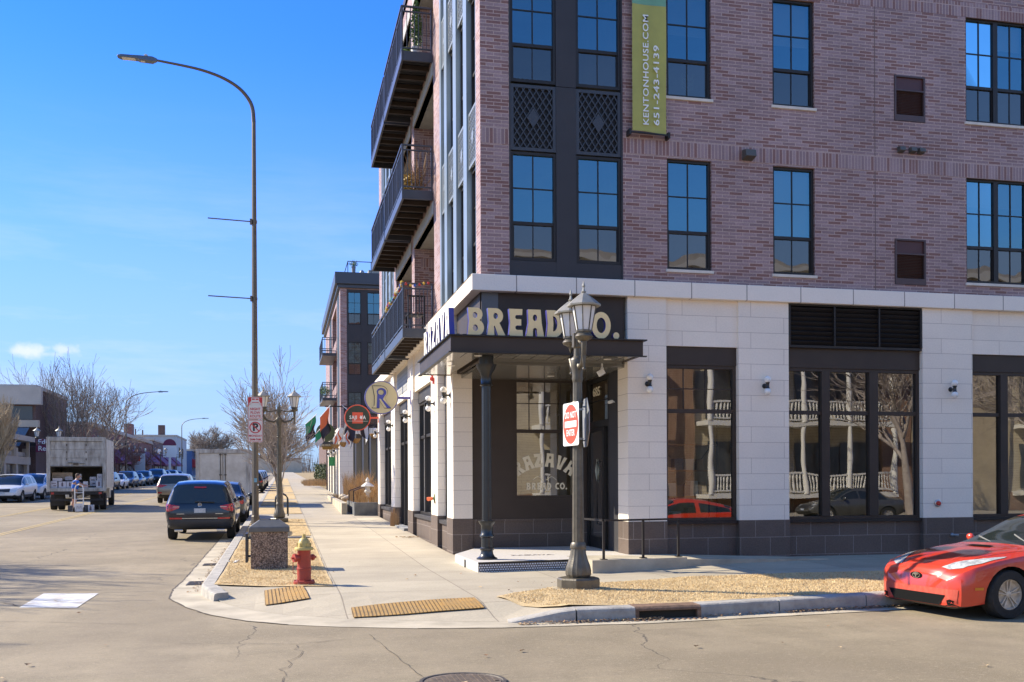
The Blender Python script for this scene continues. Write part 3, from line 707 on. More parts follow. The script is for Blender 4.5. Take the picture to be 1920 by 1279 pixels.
A = empty('apartment_building', (3.3, 16.8, .2), 'purple-brown brick apartment building on the corner with white stone ground floor and black balconies', 'building')
XE, ROOF, LE = 24.0, 14.4, 35.05
R_H = [(3.8, 5.85, 5.10, 14.25)]
R_W = [(6.67, 7.52), (8.72, 9.56)]
for z in (0, 3.07, 6.14):
    R_H += [(a, b, 5.33 + z, 7.30 + z) for a, b in R_W] + [(12.74, 14.12, 5.33 + z, 7.34 + z), (17.5, 18.9, 5.33 + z, 7.34 + z), (20.2, 21.1, 5.33 + z, 7.34 + z)] + [(11.2, 11.86, 5.24 + z, 6.10 + z)]
L_B = [(17.2, 21.3), (30.35, 34.2)]
L_G = [(22.15, 25.55), (26.1, 29.7)]
L_H = [(a, b, 5.10, 14.25) for a, b in L_B]
for z in (0, 3.07, 6.14): L_H += [(a, b, 5.15 + z, 7.52 + z) for a, b in L_G]
mb = MB()
wall(mb, 'y', 16.8, 3.3, XE, 5.06, ROOF, R_H, .11)
wall(mb, 'x', 3.3, 16.8, LE, 5.06, ROOF, L_H, .13)
mb.quad((3.3, LE, 5.0), (14, LE, 5.0), (14, LE, ROOF), (3.3, LE, ROOF))
for z in (0, 3.07, 6.14):
    for a, b in L_G:            # loggia side walls, back walls and ceilings
        mb.quad((3.43, a, 5.15 + z), (4.75, a, 5.15 + z), (4.75, a, 7.52 + z), (3.43, a, 7.52 + z))
        mb.quad((3.43, b, 5.15 + z), (4.75, b, 5.15 + z), (4.75, b, 7.52 + z), (3.43, b, 7.52 + z))
        mb.quad((4.75, a, 5.15 + z), (4.75, b, 5.15 + z), (4.75, b, 7.52 + z), (4.75, a, 7.52 + z))
mb.build('wall', brick, A)
mb = MB(); mb.quad((3.25, 16.75, ROOF), (XE, 16.75, ROOF), (XE, LE, ROOF), (3.25, LE, ROOF)); mb.box(3.25, XE, 16.7, 16.9, ROOF, ROOF + .22); mb.box(3.25, 3.4, 16.901, LE, ROOF, ROOF + .22); mb.build('roof', black, A)
# soldier courses
def sc_(*q): MB().box(*q).build('soldier_course', soldier, A)
for z in (7.335, 10.40, 13.47):
    for x0, x1 in ((3.32, 3.797), (5.853, XE)): sc_(x0, x1, 16.796, 16.81, z, z + .275)
    for y0, y1 in ((21.303, 22.15), (29.7, 30.347), (34.203, LE)): sc_(3.296, 3.31, y0, y1, z, z + .275)
    for a, b in L_G: sc_(3.46, 4.72, b - .006, b + .01, z - .33, z - .05)
# loggia lintels
for z in (0, 3.07, 6.14):
    for a, b in L_G:
        mb = MB(); mb.box(3.27, 3.46, a - .02, b + .02, 7.52 + z, 7.80 + z); mb.box(3.46, 4.74, a, b, 7.53 + z, 7.60 + z)
        mb.build('loggia_lintel', mat('lintel_grey', (.34, .33, .30), .6, var=.1, vscale=3), A)

def fr(axis, pos):
    if axis == 'y': return lambda a, z, d=0.: (a, pos + d, z)
    return lambda a, z, d=0.: (pos + d, a, z)
def fbox(mb, P, a0, a1, z0, z1, d0, d1):
    p = P(a0, z0, d0); q = P(a1, z1, d1)
    mb.box(min(p[0], q[0]), max(p[0], q[0]), min(p[1], q[1]), max(p[1], q[1]), min(p[2], q[2]), max(p[2], q[2]))
brnd = random.Random(14); blind1 = mat('blind_pale', (.55, .53, .48), .8); blind2 = mat('blind_grey', (.30, .30, .29), .8)
MB().box(10.79, 10.803, 16.797, 16.81, 5.09, 14.35).build('movement_joint', mat('joint_brown', (.14, .10, .09), .8), A)
def sash_window(parent, axis, pos, a0, a1, z0, z1, rec=.07, cols=2, sill=True, zm=None, fm=None, gu=None, gl=None, double=False):
    P = fr(axis, pos); fm = fm or black; e = .002
    f = MB(); w = .045
    a0 += e; a1 -= e; z0 += e; z1 -= e
    zm = zm if zm is not None else z0 + (z1 - z0) * .345
    fbox(f, P, a0, a0 + w, z0, z1, rec - .02, rec + .06); fbox(f, P, a1 - w, a1, z0, z1, rec - .02, rec + .06)
    fbox(f, P, a0 + w, a1 - w, z1 - w, z1, rec - .02, rec + .06); fbox(f, P, a0 + w, a1 - w, z0, z0 + w * 1.2, rec - .02, rec + .06)
    spans = [(a0 + w, a1 - w)]
    if double:
        m = (a0 + a1) / 2; fbox(f, P, m - .05, m + .05, z0 + w * 1.2, z1 - w, rec - .02, rec + .06); spans = [(a0 + w, m - .05), (m + .05, a1 - w)]
    g1 = MB()
    for (s0, s1) in spans:
        fbox(f, P, s0, s1, zm - .025, zm + .03, rec - .005, rec + .05)
        zt = z1 - w; zc = (zm + .03 + zt) / 2
        fbox(f, P, s0, s1, zc - .010, zc + .010, rec + .006, rec + .03)
        for k in range(1, cols):
            x = s0 + (s1 - s0) * k / cols
            fbox(f, P, x - .010, x + .010, zm + .03, zc - .010, rec + .006, rec + .03); fbox(f, P, x - .010, x + .010, zc + .010, zt, rec + .006, rec + .03)
            fbox(f, P, x - .008, x + .008, z0 + w * 1.2, zm - .025, rec + .02, rec + .04)
        # small frame of the lower sash
        fbox(f, P, s0, s0 + .02, z0 + w * 1.2, zm - .025, rec + .01, rec + .045); fbox(f, P, s1 - .02, s1, z0 + w * 1.2, zm - .025, rec + .01, rec + .045)
        g1.cur = 0; g1.quad(P(s0, zm + .03, rec + .02), P(s1, zm + .03, rec + .02), P(s1, zt, rec + .02), P(s0, zt, rec + .02))
        g1.cur = 1; g1.quad(P(s0, z0 + w, rec + .032), P(s1, z0 + w, rec + .032), P(s1, zm, rec + .032), P(s0, zm, rec + .032))
    o = f.build('window', fm, parent)
    g1.build('pane', [gu or g_up, gl or g_lo], o)
    if axis == 'y' and pos == 16.8:
        bh = brnd.choice((0, 0, .25, .4, .62)); 
        if bh:
            bl = MB(); bl.quad(P(a0 + .03, z1 - (z1 - z0) * bh, rec + .13), P(a1 - .03, z1 - (z1 - z0) * bh, rec + .13), P(a1 - .03, z1 - .03, rec + .13), P(a0 + .03, z1 - .03, rec + .13)); bl.build('blind', brnd.choice((blind1, blind2)), o)
    if sill:
        s = MB(); fbox(s, P, a0 - .03, a1 + .03, z0 - .055, z0 - .004, -.035, .10); s.build('sill', sill_m, o, bevel=.004)
    return o
for z in (0, 3.07, 6.14):
    for a, b in R_W: sash_window(A, 'y', 16.8, a, b, 5.33 + z, 7.30 + z)
    sash_window(A, 'y', 16.8, 12.74, 14.12, 5.33 + z, 7.34 + z, double=True)
    if z < 6: sash_window(A, 'y', 16.8, 17.5, 18.9, 5.33 + z, 7.34 + z, double=True); sash_window(A, 'y', 16.8, 20.2, 21.1, 5.33 + z, 7.34 + z)
# bays
def clip_line(p, q, x0, x1, y0, y1):
    t0, t1 = 0., 1.; dx, dy = q[0] - p[0], q[1] - p[1]
    for pp, qq in ((-dx, p[0] - x0), (dx, x1 - p[0]), (-dy, p[1] - y0), (dy, y1 - p[1])):
        if abs(pp) < 1e-9:
            if qq < 0: return None
            continue
        r = qq / pp
        if pp < 0: t0 = max(t0, r)
        else: t1 = min(t1, r)
    return None if t0 >= t1 - 1e-3 else ((p[0] + dx * t0, p[1] + dy * t0), (p[0] + dx * t1, p[1] + dy * t1))
def lattice(parent, axis, pos, a0, a1, z0, z1, m1, m2):
    P = fr(axis, pos); mb = MB(); e = .003; a0 += e; a1 -= e; z0 += e; z1 -= e; w = .055
    for q in ((a0, a0 + w, z0, z1), (a1 - w, a1, z0, z1), (a0 + w, a1 - w, z0, z0 + w), (a0 + w, a1 - w, z1 - w, z1)): fbox(mb, P, *q, .02, .045)
    ia0, ia1, iz0, iz1 = a0 + w, a1 - w, z0 + w, z1 - w
    sp = (ia1 - ia0) / 6.0; sl = 1.55
    dirv = Vector(P(1, 0, 0)) - Vector(P(0, 0, 0)); outv = Vector(P(0, 0, -1)) - Vector(P(0, 0, 0))
    H = iz1 - iz0
    for sgn in (1, -1):
        k = -14
        while k < 28:
            x = ia0 + k * sp if sgn > 0 else ia0 + k * sp
            c = clip_line((x, iz0), (x + sgn * H / sl, iz1), ia0, ia1, iz0, iz1); k += 1
            if not c: continue
            (xa, za), (xb, zb) = c
            mb.bar(P(xa, za, .038 if sgn > 0 else .0383), P(xb, zb, .038 if sgn > 0 else .0383), .018, .026, up=outv)
    cx, cz = (a0 + a1) / 2, (z0 + z1) / 2; dx, dz = sp * .95, sp * .95 * sl
    pts = [P(cx - dx, cz, .018), P(cx, cz - dz, .018), P(cx + dx, cz, .018), P(cx, cz + dz, .018)]
    mb.add(pts + [tuple(Vector(p) - outv * .02) for p in pts], [(0, 1, 2, 3), (0, 1, 5, 4), (1, 2, 6, 5), (2, 3, 7, 6), (3, 0, 4, 7)])
    sd_ = max(.07, sp * .6)
    o = mb.build('lattice_panel', m1, parent)
    b = MB(); b.quad(P(a0, z0, .075), P(a1, z0, .075), P(a1, z1, .075), P(a0, z1, .075)); b.build('backing', m2, o)
lat_d = mat('lattice_dark', (.040, .042, .050), .42, spec=.5); lat_b = mat('lattice_back', (.012, .013, .016), .6)
lat_l = mat('lattice_light', (.20, .225, .24), .45, metal=.3, spec=.5); lat_lb = mat('lattice_back_light', (.09, .10, .11), .6)
cols_R = [(3.83, 4.64), (5.00, 5.82)]
mb = MB(); P = fr('y', 16.8)
fbox(mb, P, 3.803, 3.83, 5.103, 14.29, .0, .11); fbox(mb, P, 5.82, 5.847, 5.103, 14.29, .0, .11)
for z0_, z1_ in ((5.103, 8.40), (8.41, 11.47), (11.48, 14.29)): fbox(mb, P, 4.64, 5.00, z0_, z1_, .012, .11)
for a, b in cols_R:
    fbox(mb, P, a, b, 5.103, 5.365, .015, .11); fbox(mb, P, a, b, 13.95, 14.29, .015, .11)
mb.build('metal_bay', panel_m, A)
for z in (0, 3.07, 6.14):
    for a, b in cols_R:
        sash_window(A, 'y', 16.8, a, b, 5.37 + z, 7.24 + z, sill=False, rec=.05)
        if z < 6: lattice(A, 'y', 16.8, a, b, 7.26 + z, 8.40 + z, lat_d, lat_b)
# left bays (raking view)
def left_bay(b0, b1, wins, light):
    mb = MB(); P = fr('x', 3.3)
    e = [b0 + .003] + [w for ab in wins for w in ab] + [b1 - .003]
    for i in range(0, len(e), 2):
        fbox(mb, P, e[i], e[i + 1], 5.103, 14.29, -.015 if 0 < i < len(e) - 2 else .0, .13)
    for a, b in wins:
        fbox(mb, P, a, b, 5.103, 5.2, .02, .13)
    mb.build('metal_bay', light, A)
    for z in (0, 3.07, 6.14):
        for a, b in wins:
            sash_window(A, 'x', 3.3, a, b, 5.2 + z, 7.2 + z, sill=False, rec=.10, cols=1, zm=5.86 + z, gu=g_side, gl=glass_mat('glass_side_low', .12, (.7, .65, .5), .0))
            if z < 6: lattice(A, 'x', 3.3, a, b, 7.22 + z, 8.24 + z, lat_l, lat_lb)
left_bay(17.2, 21.3, [(17.24, 18.02), (18.36, 19.15), (19.5, 20.28), (20.6, 21.12)], mat('bay_metal_light', (.27, .32, .345), .35, metal=.35, spec=.5, var=.06, vscale=2))
left_bay(30.35, 34.2, [(30.5, 31.3), (31.6, 32.4), (32.7, 33.4), (33.55, 34.1)], MATS['bay_metal_light'])
# air conditioner sleeves
for z in (0, 3.07, 6.14):
    f = MB(); P = fr('y', 16.8); a, b, c, d = 11.205, 11.855, 5.245 + z, 6.095 + z
    for q in ((a, a + .035, c, d), (b - .035, b, c, d), (a + .035, b - .035, d - .03, d), (a + .035, b - .035, c, c + .11), (a + .035, b - .035, d - .29, d - .265)): fbox(f, P, *q, -.015, .06)
    o = f.build('vent_sleeve', mat('sleeve_brown', (.075, .045, .045), .5, var=.1), A)
    g = MB()
    for k in range(17): zz = c + .13 + k * .029; g.bar(P(a + .035, zz, .03), P(b - .035, zz, .03), .022, .004, up=(0, -.6, 1))
    g.build('grille', bronze, o)
    g = MB(); g.quad(P(a + .03, d - .265, .02), P(b - .03, d - .265, .02), P(b - .03, d - .03, .02), P(a + .03, d - .03, .02)); g.quad(P(a + .03, c + .1, .055), P(b - .03, c + .1, .055), P(b - .03, d - .28, .055), P(a + .03, d - .28, .055)); g.build('backing', mat('sleeve_red', (.07, .022, .022), .5), o)
# wall hoods
def hood_box(x, z, s=.14):
    m = MB(); m.prism([(16.797, z - s * .45), (16.797 - s * .9, z - s * .25), (16.797 - s * .8, z + s * .35), (16.797, z + s * .5)], 'yz', x - s / 2, x + s / 2)
    m.build('vent_hood', mat('hood_bronze', (.11, .10, .085), .45, metal=.3), A, bevel=.004)
hood_box(8.21, 7.44, .2)
for x in (11.32, 11.56, 11.74): hood_box(x, 7.76, .12)
hood_box(11.3, 10.83, .115); hood_box(11.56, 10.83, .115)

# ---- ground floor, right facade: piers
PIER = [(5.9, 6.62), (8.0, 8.985), (11.74, 12.81), (15.62, 16.6), (19.4, 20.4)]
BAYS = [(6.62, 8.0, 'a'), (8.985, 11.74, 'louvre'), (12.81, 15.62, 'b'), (16.6, 19.4, 'louvre'), (20.4, 24, 'b')]
YP = 16.74
def one(nm, m_, *q): return MB().box(*q).build(nm, m_, A)
for a, b in PIER:
    one('stone_pier', stone, a, b, YP, 17.1, .86, 4.80); one('plinth', plinth, a - .004, b + .004, YP - .012, 17.1, .05, .857)
one('stone_pier', stone, 5.9, 6.12, 17.101, 17.28, .86, 4.8); one('plinth', plinth, 5.896, 6.12, 17.101, 17.28, .05, .857)
for a, b, k in BAYS:
    if k != 'louvre': one('stone_panel', stone, a, b, YP + .05, 17.1, 3.97, 4.80)
    one('plinth', plinth, a + .004, b - .004, YP + .10, 17.1, .05, .80)
lg = MB(); lg.box(3.12, XE, 16.66, 16.80, 4.80, 5.08); lg.box(3.12, 3.3, 16.80, LE, 4.80, 5.08)
lg.box(3.08, XE, 16.62, 16.80, 5.055, 5.10) if False else None
lg.build('cornice', cornice_m, A, bevel=.012)
for a, b, k in BAYS: one('window_ledge', black, a + .002, b - .002, YP + .035, YP + .2, .803, .85)
def shop_window(a, b, z0, z1, cols, rec, tr=None, bm=bronze, glass=None, name='shop_window', axis='y', pos=YP, vb=(.0, .0), cw=.10, grid=None):
    P = fr(axis, pos); f = MB(); w = .06
    fbox(f, P, a + .002, a + w, z0, z1, rec - .03, rec + .08); fbox(f, P, b - w, b - .002, z0, z1, rec - .03, rec + .08)
    fbox(f, P, a + w, b - w, z1 - w, z1 - .001, rec - .03, rec + .08); fbox(f, P, a + w, b - w, z0 + .001, z0 + w, rec - .03, rec + .08)
    edges = [a + w] + [x for c in cols for x in (c[0], c[1])] + [b - w]
    for c in cols: fbox(f, P, c[0], c[1], z0 + w, z1 - w, rec - .05, rec + .08)
    g = MB()
    for i in range(0, len(edges), 2):
        s0, s1 = edges[i], edges[i + 1]
        if tr: fbox(f, P, s0, s1, tr - .035, tr + .035, rec - .02, rec + .06)
        if grid:
            for x in grid[0]:
                if s0 < x < s1: fbox(f, P, x - .008, x + .008, tr + .035, z1 - w, rec + .008, rec + .03)
            for z in grid[1]: fbox(f, P, s0, s1, z - .008, z + .008, rec + .0085, rec + .0295)
        g.quad(P(s0, z0 + w, rec + .02), P(s1, z0 + w, rec + .02), P(s1, z1 - w, rec + .02), P(s0, z1 - w, rec + .02))
    o = f.build(name, bm, A); g.build('pane', glass or g_shop, o); return o
for a, b, k in BAYS: one('head_panel', bronze, a + .002, b - .002, YP + .09, YP + .25, 3.64, 3.968 if k != 'louvre' else 4.0)
shop_window(6.62, 8.0, .85, 3.64, [], .14, tr=2.82, grid=([7.0, 7.42], [3.22]))
shop_window(8.985, 11.74, .85, 3.64, [(9.70, 9.86), (10.68, 10.86)], .14, tr=2.82)
shop_window(12.81, 15.62, .85, 3.64, [(13.50, 13.66), (14.6, 14.76)], .14, tr=2.82)
shop_window(16.6, 19.4, .85, 3.64, [(17.5, 17.66), (18.4, 18.56)], .14, tr=2.82)
for a, b, k in BAYS:
    if k != 'louvre': continue
    m = MB(); n = 8
    m.box(a + .003, b - .003, YP + .02, YP + .12, 4.0, 4.045); m.box(a + .003, b - .003, YP + .02, YP + .12, 4.765, 4.797)
    for x in (a + .003, a + (b - a) / 3, a + 2 * (b - a) / 3, b - .043): m.box(x, x + .04 if x in (a + .003, b - .043) else x + .03, YP + .0, YP + .12, 4.046, 4.764)
    for k_ in range(n):
        z = 4.09 + k_ * .088; m.bar((a + .043, YP + .06, z), (b - .043, YP + .06, z), .085, .008, up=(0, .75, .66))
    m.build('louvre', black, A)
    q = MB(); q.quad((a, YP + .16, 4.0), (b, YP + .16, 4.0), (b, YP + .16, 4.8), (a, YP + .16, 4.8)); q.build('louvre_backing', lat_b, A)

# ---- corner entrance
PB = 19.3       # back wall of the porch
mb = MB(); mb.box(3.32, 5.86, 16.82, 16.9, 3.66, 4.80); mb.box(3.30, 3.38, 16.90, PB - .06, 3.66, 4.80)
mb.build('sign_band', bronze, A)
mb = MB(); mb.box(3.315, 3.60, 16.812, 16.82, 3.93, 4.799); mb.build('band_panel', panel_l, A)
# porch back wall (faces the viewer) and the door wall (faces the street)
mb = MB()
wall(mb, 'y', PB, 3.60, 5.95, .84, 4.0, [(4.44, 5.70, 1.24, 3.60)], .06)
mb.build('porch_wall', bronze, A)
mb = MB(); mb.box(3.60, 5.95, PB + .02, PB + .1, .15, .80); mb.box(3.60, 5.95, PB - .02, PB + .12, .80, .84)
mb.build('plinth', plinth, A)
shop_window(4.44, 5.70, 1.24, 3.60, [], .04, tr=2.57, grid=([4.76, 5.08, 5.40], [3.12]), name='shop_window', pos=PB, glass=g_shop)
mb = MB(); mb.box(5.93, 6.0, 17.281, 17.88, .2, 3.66); mb.build('side_panel', panel_m, A)
# ceiling of the porch
mb = MB(); mb.box(3.39, 5.92, 16.92, PB - .002, 3.58, 3.645)
soff = mat('soffit_gloss', (.16, .155, .14), .12, spec=.7, var=.05); mb.build('soffit', soff, A)
# entrance door in the side wall X=5.95, Y 17.88..19.3
P = fr('x', 5.95)
f = MB(); e0, e1 = 17.885, 19.295
fbox(f, P, e0, e0 + .07, .22, 3.57, -.02, .08); fbox(f, P, e1 - .10, e1, .22, 3.57, -.02, .08); fbox(f, P, e0 + .07, e1 - .10, 3.50, 3.57, -.02, .08); fbox(f, P, e0 + .07, e1 - .10, 2.62, 2.74, -.02, .08); fbox(f, P, e0 + .07, e1 - .10, 3.12, 3.135, .0, .02)
fbox(f, P, 18.22, 18.31, .22, 2.62, -.02, .08)
dr = f.build('door', black, A)
g = MB(); g.quad(P(e0 + .07, .22, .03), P(18.22, .22, .03), P(18.22, 3.5, .03), P(e0 + .07, 3.5, .03)); g.quad(P(18.22, 2.74, .03), P(e1 - .1, 2.74, .03), P(e1 - .1, 3.5, .03), P(18.22, 3.5, .03))
g.quad(P(18.40, .50, .03), P(19.10, .50, .03), P(19.10, 2.54, .03), P(18.40, 2.54, .03)); g.build('pane', g_shop, dr)
d = MB(); fbox(d, P, 18.315, 18.40, .23, 2.615, .005, .05); fbox(d, P, 19.10, 19.19, .23, 2.615, .005, .05); fbox(d, P, 18.40, 19.10, 2.54, 2.615, .005, .05); fbox(d, P, 18.40, 19.10, .23, .50, .005, .05); d.build('door_leaf', black, dr)
h = MB(); h.tube([P(18.40, 1.95, .0), P(18.40, 1.95, -.09), P(18.40, .75, -.09), P(18.40, .75, .0)], .014, 8); h.build('handle', mat('handle_black', (.02, .02, .02), .3), dr, smooth=True)
# canopy
CX0, CX1, CY0, CY1, CZ0, CZ1 = 2.62, 5.86, 15.86, 19.55, 3.655, 3.90
mb = MB()
mb.box(CX0, CX1, CY0, CY0 + .06, CZ0, CZ1); mb.box(CX0, CX0 + .06, CY0 + .061, CY1, CZ0, CZ1); mb.box(CX1 - .06, CX1, CY0 + .061, 16.73, CZ0, CZ1); mb.box(CX0 + .061, 3.21, CY1 - .06, CY1, CZ0, CZ1)
cn = mb.build('canopy', bronze, A)
mb = MB(); mb.box(CX0 - .045, CX1 + .06, CY0 - .045, 16.81, CZ1 + .001, CZ1 + .022); mb.box(CX0 - .045, 3.29, 16.812, CY1 + .04, CZ1 + .001, CZ1 + .022)
mb.box(CX0 - .04, CX1 + .055, CY0 - .04, CY0 + .03, CZ0 - .020, CZ0 - .002); mb.box(CX0 - .04, CX0 + .03, CY0 + .031, CY1 + .03, CZ0 - .020, CZ0 - .002); mb.build('flange', black, cn)
mb = MB(); mb.box(CX0 + .06, CX1 - .06, CY0 + .06, 16.73, CZ0 + .01, CZ0 + .05); mb.box(CX0 + .06, 3.2, 16.731, CY1 - .06, CZ0 + .01, CZ0 + .05); mb.box(3.385, 5.80, 16.735, 16.815, CZ0 - .03, CZ0 + .05); mb.build('soffit', soff, cn)
mb = MB()
k = CX0 + .3
while k < CX1 - .1: mb.box(k, k + .006, CY0 + .07, 16.72, CZ0 + .006, CZ0 + .0095); k += .3
mb.build('soffit_joints', black, cn)
for i, (x, y, z) in enumerate(((3.12, 16.15, CZ0 + .008), (2.92, 17.6, CZ0 + .008), (5.35, 16.2, CZ0 + .008), (4.9, 18.2, 3.578))):
    o = MB().lathe([(.085, 0), (.085, -.03), (.075, -.034)], 20).build('downlight', black, cn); o.location = Vector((x, y, z)) - abs_loc(A)
    l = MB().lathe([(.065, -.034), (.065, -.040)], 18).build('lens', mat('lamp_lens', (.75, .7, .6), .3), o, local=True)
# round iron column under the canopy
COLX, COLY = 3.30, 16.38
c = empty('porch_column', (COLX, COLY, .285), 'black fluted iron column standing on the tiled step under the canopy', 'column')
cast = mat('black_cast_iron', (.018, .020, .021), .30, spec=.6, var=.2, vscale=10, bump=.08, bscale=30)
mb = MB(); mb.lathe([(.175, 0), (.175, .02), (.13, .045), (.105, .09), (.098, .14), (.118, .16), (.118, .185), (.095, .2), (.092, .36), (.118, .375), (.12, .40), (.10, .42), (.095, .56), (.12, .59), (.14, .62), (.14, .64), (.10, .645)], 28); mb.build('base', cast, c, smooth=50, local=True)
mb = MB(); mb.lathe([(.082, .645), (.076, 2.87)], 32, flute=.07); mb.build('shaft', cast, c, smooth=30, local=True)
mb = MB(); mb.lathe([(.088, 2.87), (.11, 2.885), (.09, 2.91), (.086, 3.04), (.10, 3.06), (.105, 3.09), (.15, 3.16), (.165, 3.2), (.17, 3.23), (.12, 3.235), (.12, 3.37)], 28); mb.build('capital', cast, c, smooth=50, local=True)
for i in range(12):
    pass
# tiled entrance step
t = empty('entrance_step', (3.0, 15.7, .13), 'low entrance step with white marble sides and small hexagon tiled front at the corner door', 'step')
marble = mat('white_tile', (.72, .71, .68), .35, var=.06, vscale=3)
mb = MB(); FX0, FX1 = 2.99, 4.72
# top plate, L-shaped platform reaching back to the porch walls
mb.prism([(3.03, 15.72), (4.80, 15.95), (6.1, 15.95), (6.1, 16.73), (5.895, 16.73), (5.93, 17.28), (5.93, 19.28), (3.62, 19.28), (3.62, 19.2), (3.0, 17.75)], 'xy', .262, .285)
mb.build('top', mat('step_floor', (.62, .58, .53), .55, color2=(.50, .46, .42), vscale=30), t)
mb = MB(); mb.prism([(3.05, 15.745), (4.80, 15.97), (4.80, 16.1), (6.05, 16.1), (6.05, 16.72), (5.95, 17.3), (5.9, 19.25), (3.65, 19.25), (3.03, 17.7)], 'xy', .06, .261); mb.build('core', marble, t)
def hex_mat():
    m = bpy.data.materials.new('hex_tile'); m.use_nodes = True; tt = m.node_tree; p = tt.nodes['Principled BSDF']; p.inputs['Roughness'].default_value = .3
    cc = N(tt, 'ShaderNodeTexCoord'); v = N(tt, 'ShaderNodeTexVoronoi', feature='DISTANCE_TO_EDGE'); v.inputs['Randomness'].default_value = 0; v.inputs['Scale'].default_value = 1
    # hexagonal layout: stagger alternate rows
    s = N(tt, 'ShaderNodeTexBrick'); s.offset = .5; s.inputs['Scale'].default_value = 1; s.inputs['Brick Width'].default_value = .042; s.inputs['Row Height'].default_value = .037; s.inputs['Mortar Size'].default_value = .009; s.inputs['Mortar Smooth'].default_value = .4
    s.inputs['Color1'].default_value = (.70, .70, .72, 1); s.inputs['Color2'].default_value = (.62, .62, .66, 1); s.inputs['Mortar'].default_value = (.05, .045, .05, 1)
    tt.links.new(cc.outputs['UV'], s.inputs['Vector']); tt.links.new(s.outputs['Color'], p.inputs['Base Color']); return m
mb = MB(); mb.add([(3.03, 15.72, .115), (4.74, 15.942, .115), (4.74, 15.942, .258), (3.03, 15.72, .258)], [(0, 1, 2, 3)]); mb.build('tiled_front', hex_mat(), t)
mb = MB(); mb.add([(3.024, 15.73, .10), (2.995, 17.75, .10), (2.995, 17.75, .2615), (3.024, 15.73, .2615)], [(0, 1, 2, 3)]); mb.build('side_tile', marble, t)
mb = MB(); mb.box(2.985, 2.998, 16.72, 16.78, .12, .26); mb.prism([(3.02, 15.71), (4.75, 15.934), (4.75, 15.944), (3.03, 15.722)], 'xy', .262, .29); mb.build('edge_trim', black, t)
# faint mosaic lettering in the floor
vf = text_mesh('RAZAVA', .17, .0015, .004); mb = MB(); place(mb, vf, (4.25, 17.1, .287), (1.15, 0, 0), (0, 1.3, 0)); mb.build('floor_lettering', mat('mosaic_dark', (.18, .15, .14), .5), t)
# ramp with handrail
rp = empty('access_ramp', (4.72, 15.1, .13), 'low concrete access ramp leading right from the corner entrance', 'ramp')
mb = MB()
mb.add([(4.70, 15.02, .1), (6.42, 15.36, .1), (6.42, 16.7, .12), (4.72, 16.3, .1), (4.70, 15.02, .335), (6.42, 15.36, .325), (6.42, 15.55, .325), (4.72, 15.22, .335)], [(0, 1, 5, 4), (4, 5, 6, 7), (0, 4, 7, 3), (1, 2, 6, 5)])
mb.build('kerb_wall', conc_plain, rp)
mb = MB(); mb.add([(4.75, 15.22, .30), (6.42, 15.56, .28), (6.6, 16.70, .28), (4.75, 16.70, .29), (9.4, 16.1, sw(9.4, 16.1) + .01), (9.0, 16.70, sw(9, 16.7) + .01), (6.42, 15.56, .28), (4.75, 15.22, .1)], [(0, 1, 2, 3), (1, 4, 5, 2)]); 
mb.add([(6.43, 15.56, .28), (9.4, 16.1, sw(9.4, 16.1) + .01), (6.43, 15.56, .1), (9.4, 16.1, .1)], [(0, 1, 3, 2)]); mb.build('slope', conc_plain, rp)
hr = empty('handrail', (4.9, 15.2, .33), 'black metal handrail on the concrete ramp beside the entrance', 'handrail')
mb = MB(); p0, p1 = Vector((4.93, 15.16, .335)), Vector((6.30, 15.44, .335)); z1 = .94
posts = [p0, p0.lerp(p1, .52), p1]
for p in posts: mb.bar(p, p + Vector((0, 0, .60)), .035, .035)
mb.build('post', black, hr)
mb = MB(); up = Vector((0, 0, .615)); mb.bar(p0 + up + Vector((.02, 0, 0)), p1 + up + Vector((.02, 0, 0)), .038, .03); mb.bar(p0 + up + Vector((-.0, .02, .0)), p0 + up + Vector((-.05, .9, .0)), .038, .03); mb.build('rail', black, hr)
mb = MB()
for p in posts: mb.box(p.x - .05, p.x + .05, p.y - .05, p.y + .05, .335, .345)
mb.build('foot_plate', black, hr)

# ---- ground floor, left facade
LP = [(19.26, 20.0), (21.25, 22.2), (25.4, 26.45), (29.6, 30.65), (34.25, 35.0)]
XL = 3.22
for i, (a, b) in enumerate(LP):
    t0 = .857 - .005 * i
    one('stone_pier', stone, XL, 3.60 if i == 0 else 3.62, a, b, t0 + .003, 4.80); one('plinth', plinth, XL - .012, 3.60, a - .004 if i else a, b + .004, .0, t0)
for i in range(4):
    a, b = LP[i][1], LP[i + 1][0]
    one('stone_panel', stone, 3.27, 3.5, a, b, 3.86, 4.80); one('head_panel', panel_m, 3.36, 3.5, a + .003, b - .003, 3.56, 3.857)
    if i == 2: continue
    one('plinth', plinth, 3.30, 3.5, a + .005, b - .005, .0, .70); one('window_ledge', panel_m, 3.24, 3.5, a + .006, b - .006, .703, .78)
mb = MB(); mb.box(3.262, 3.27, 26.8, 29.3, 4.05, 4.7); mb.box(3.262, 3.27, 30.95, 33.9, 4.05, 4.7); mb.build('grey_siding', brick_mat('siding', (.36, .36, .35), (.34, .34, .33), (.2, .2, .2), 9, .11, .008, offset=0), A)
for i in range(4):
    a, b = LP[i][1], LP[i + 1][0]
    z0 = .30 if i == 2 else .79
    w_ = b - a
    cols = [(a + w_ * k / 3 - .03, a + w_ * k / 3 + .03) for k in (1, 2)] if w_ > 2 else []
    shop_window(a, b, z0, 3.56, cols, .20, tr=2.70, axis='x', pos=XL, glass=g_side, bm=black)
mb = MB(); mb.box(3.12, 3.4, 26.6, 29.4, .1, .36); mb.build('threshold', mat('grey_step', (.2, .2, .2), .6), A)

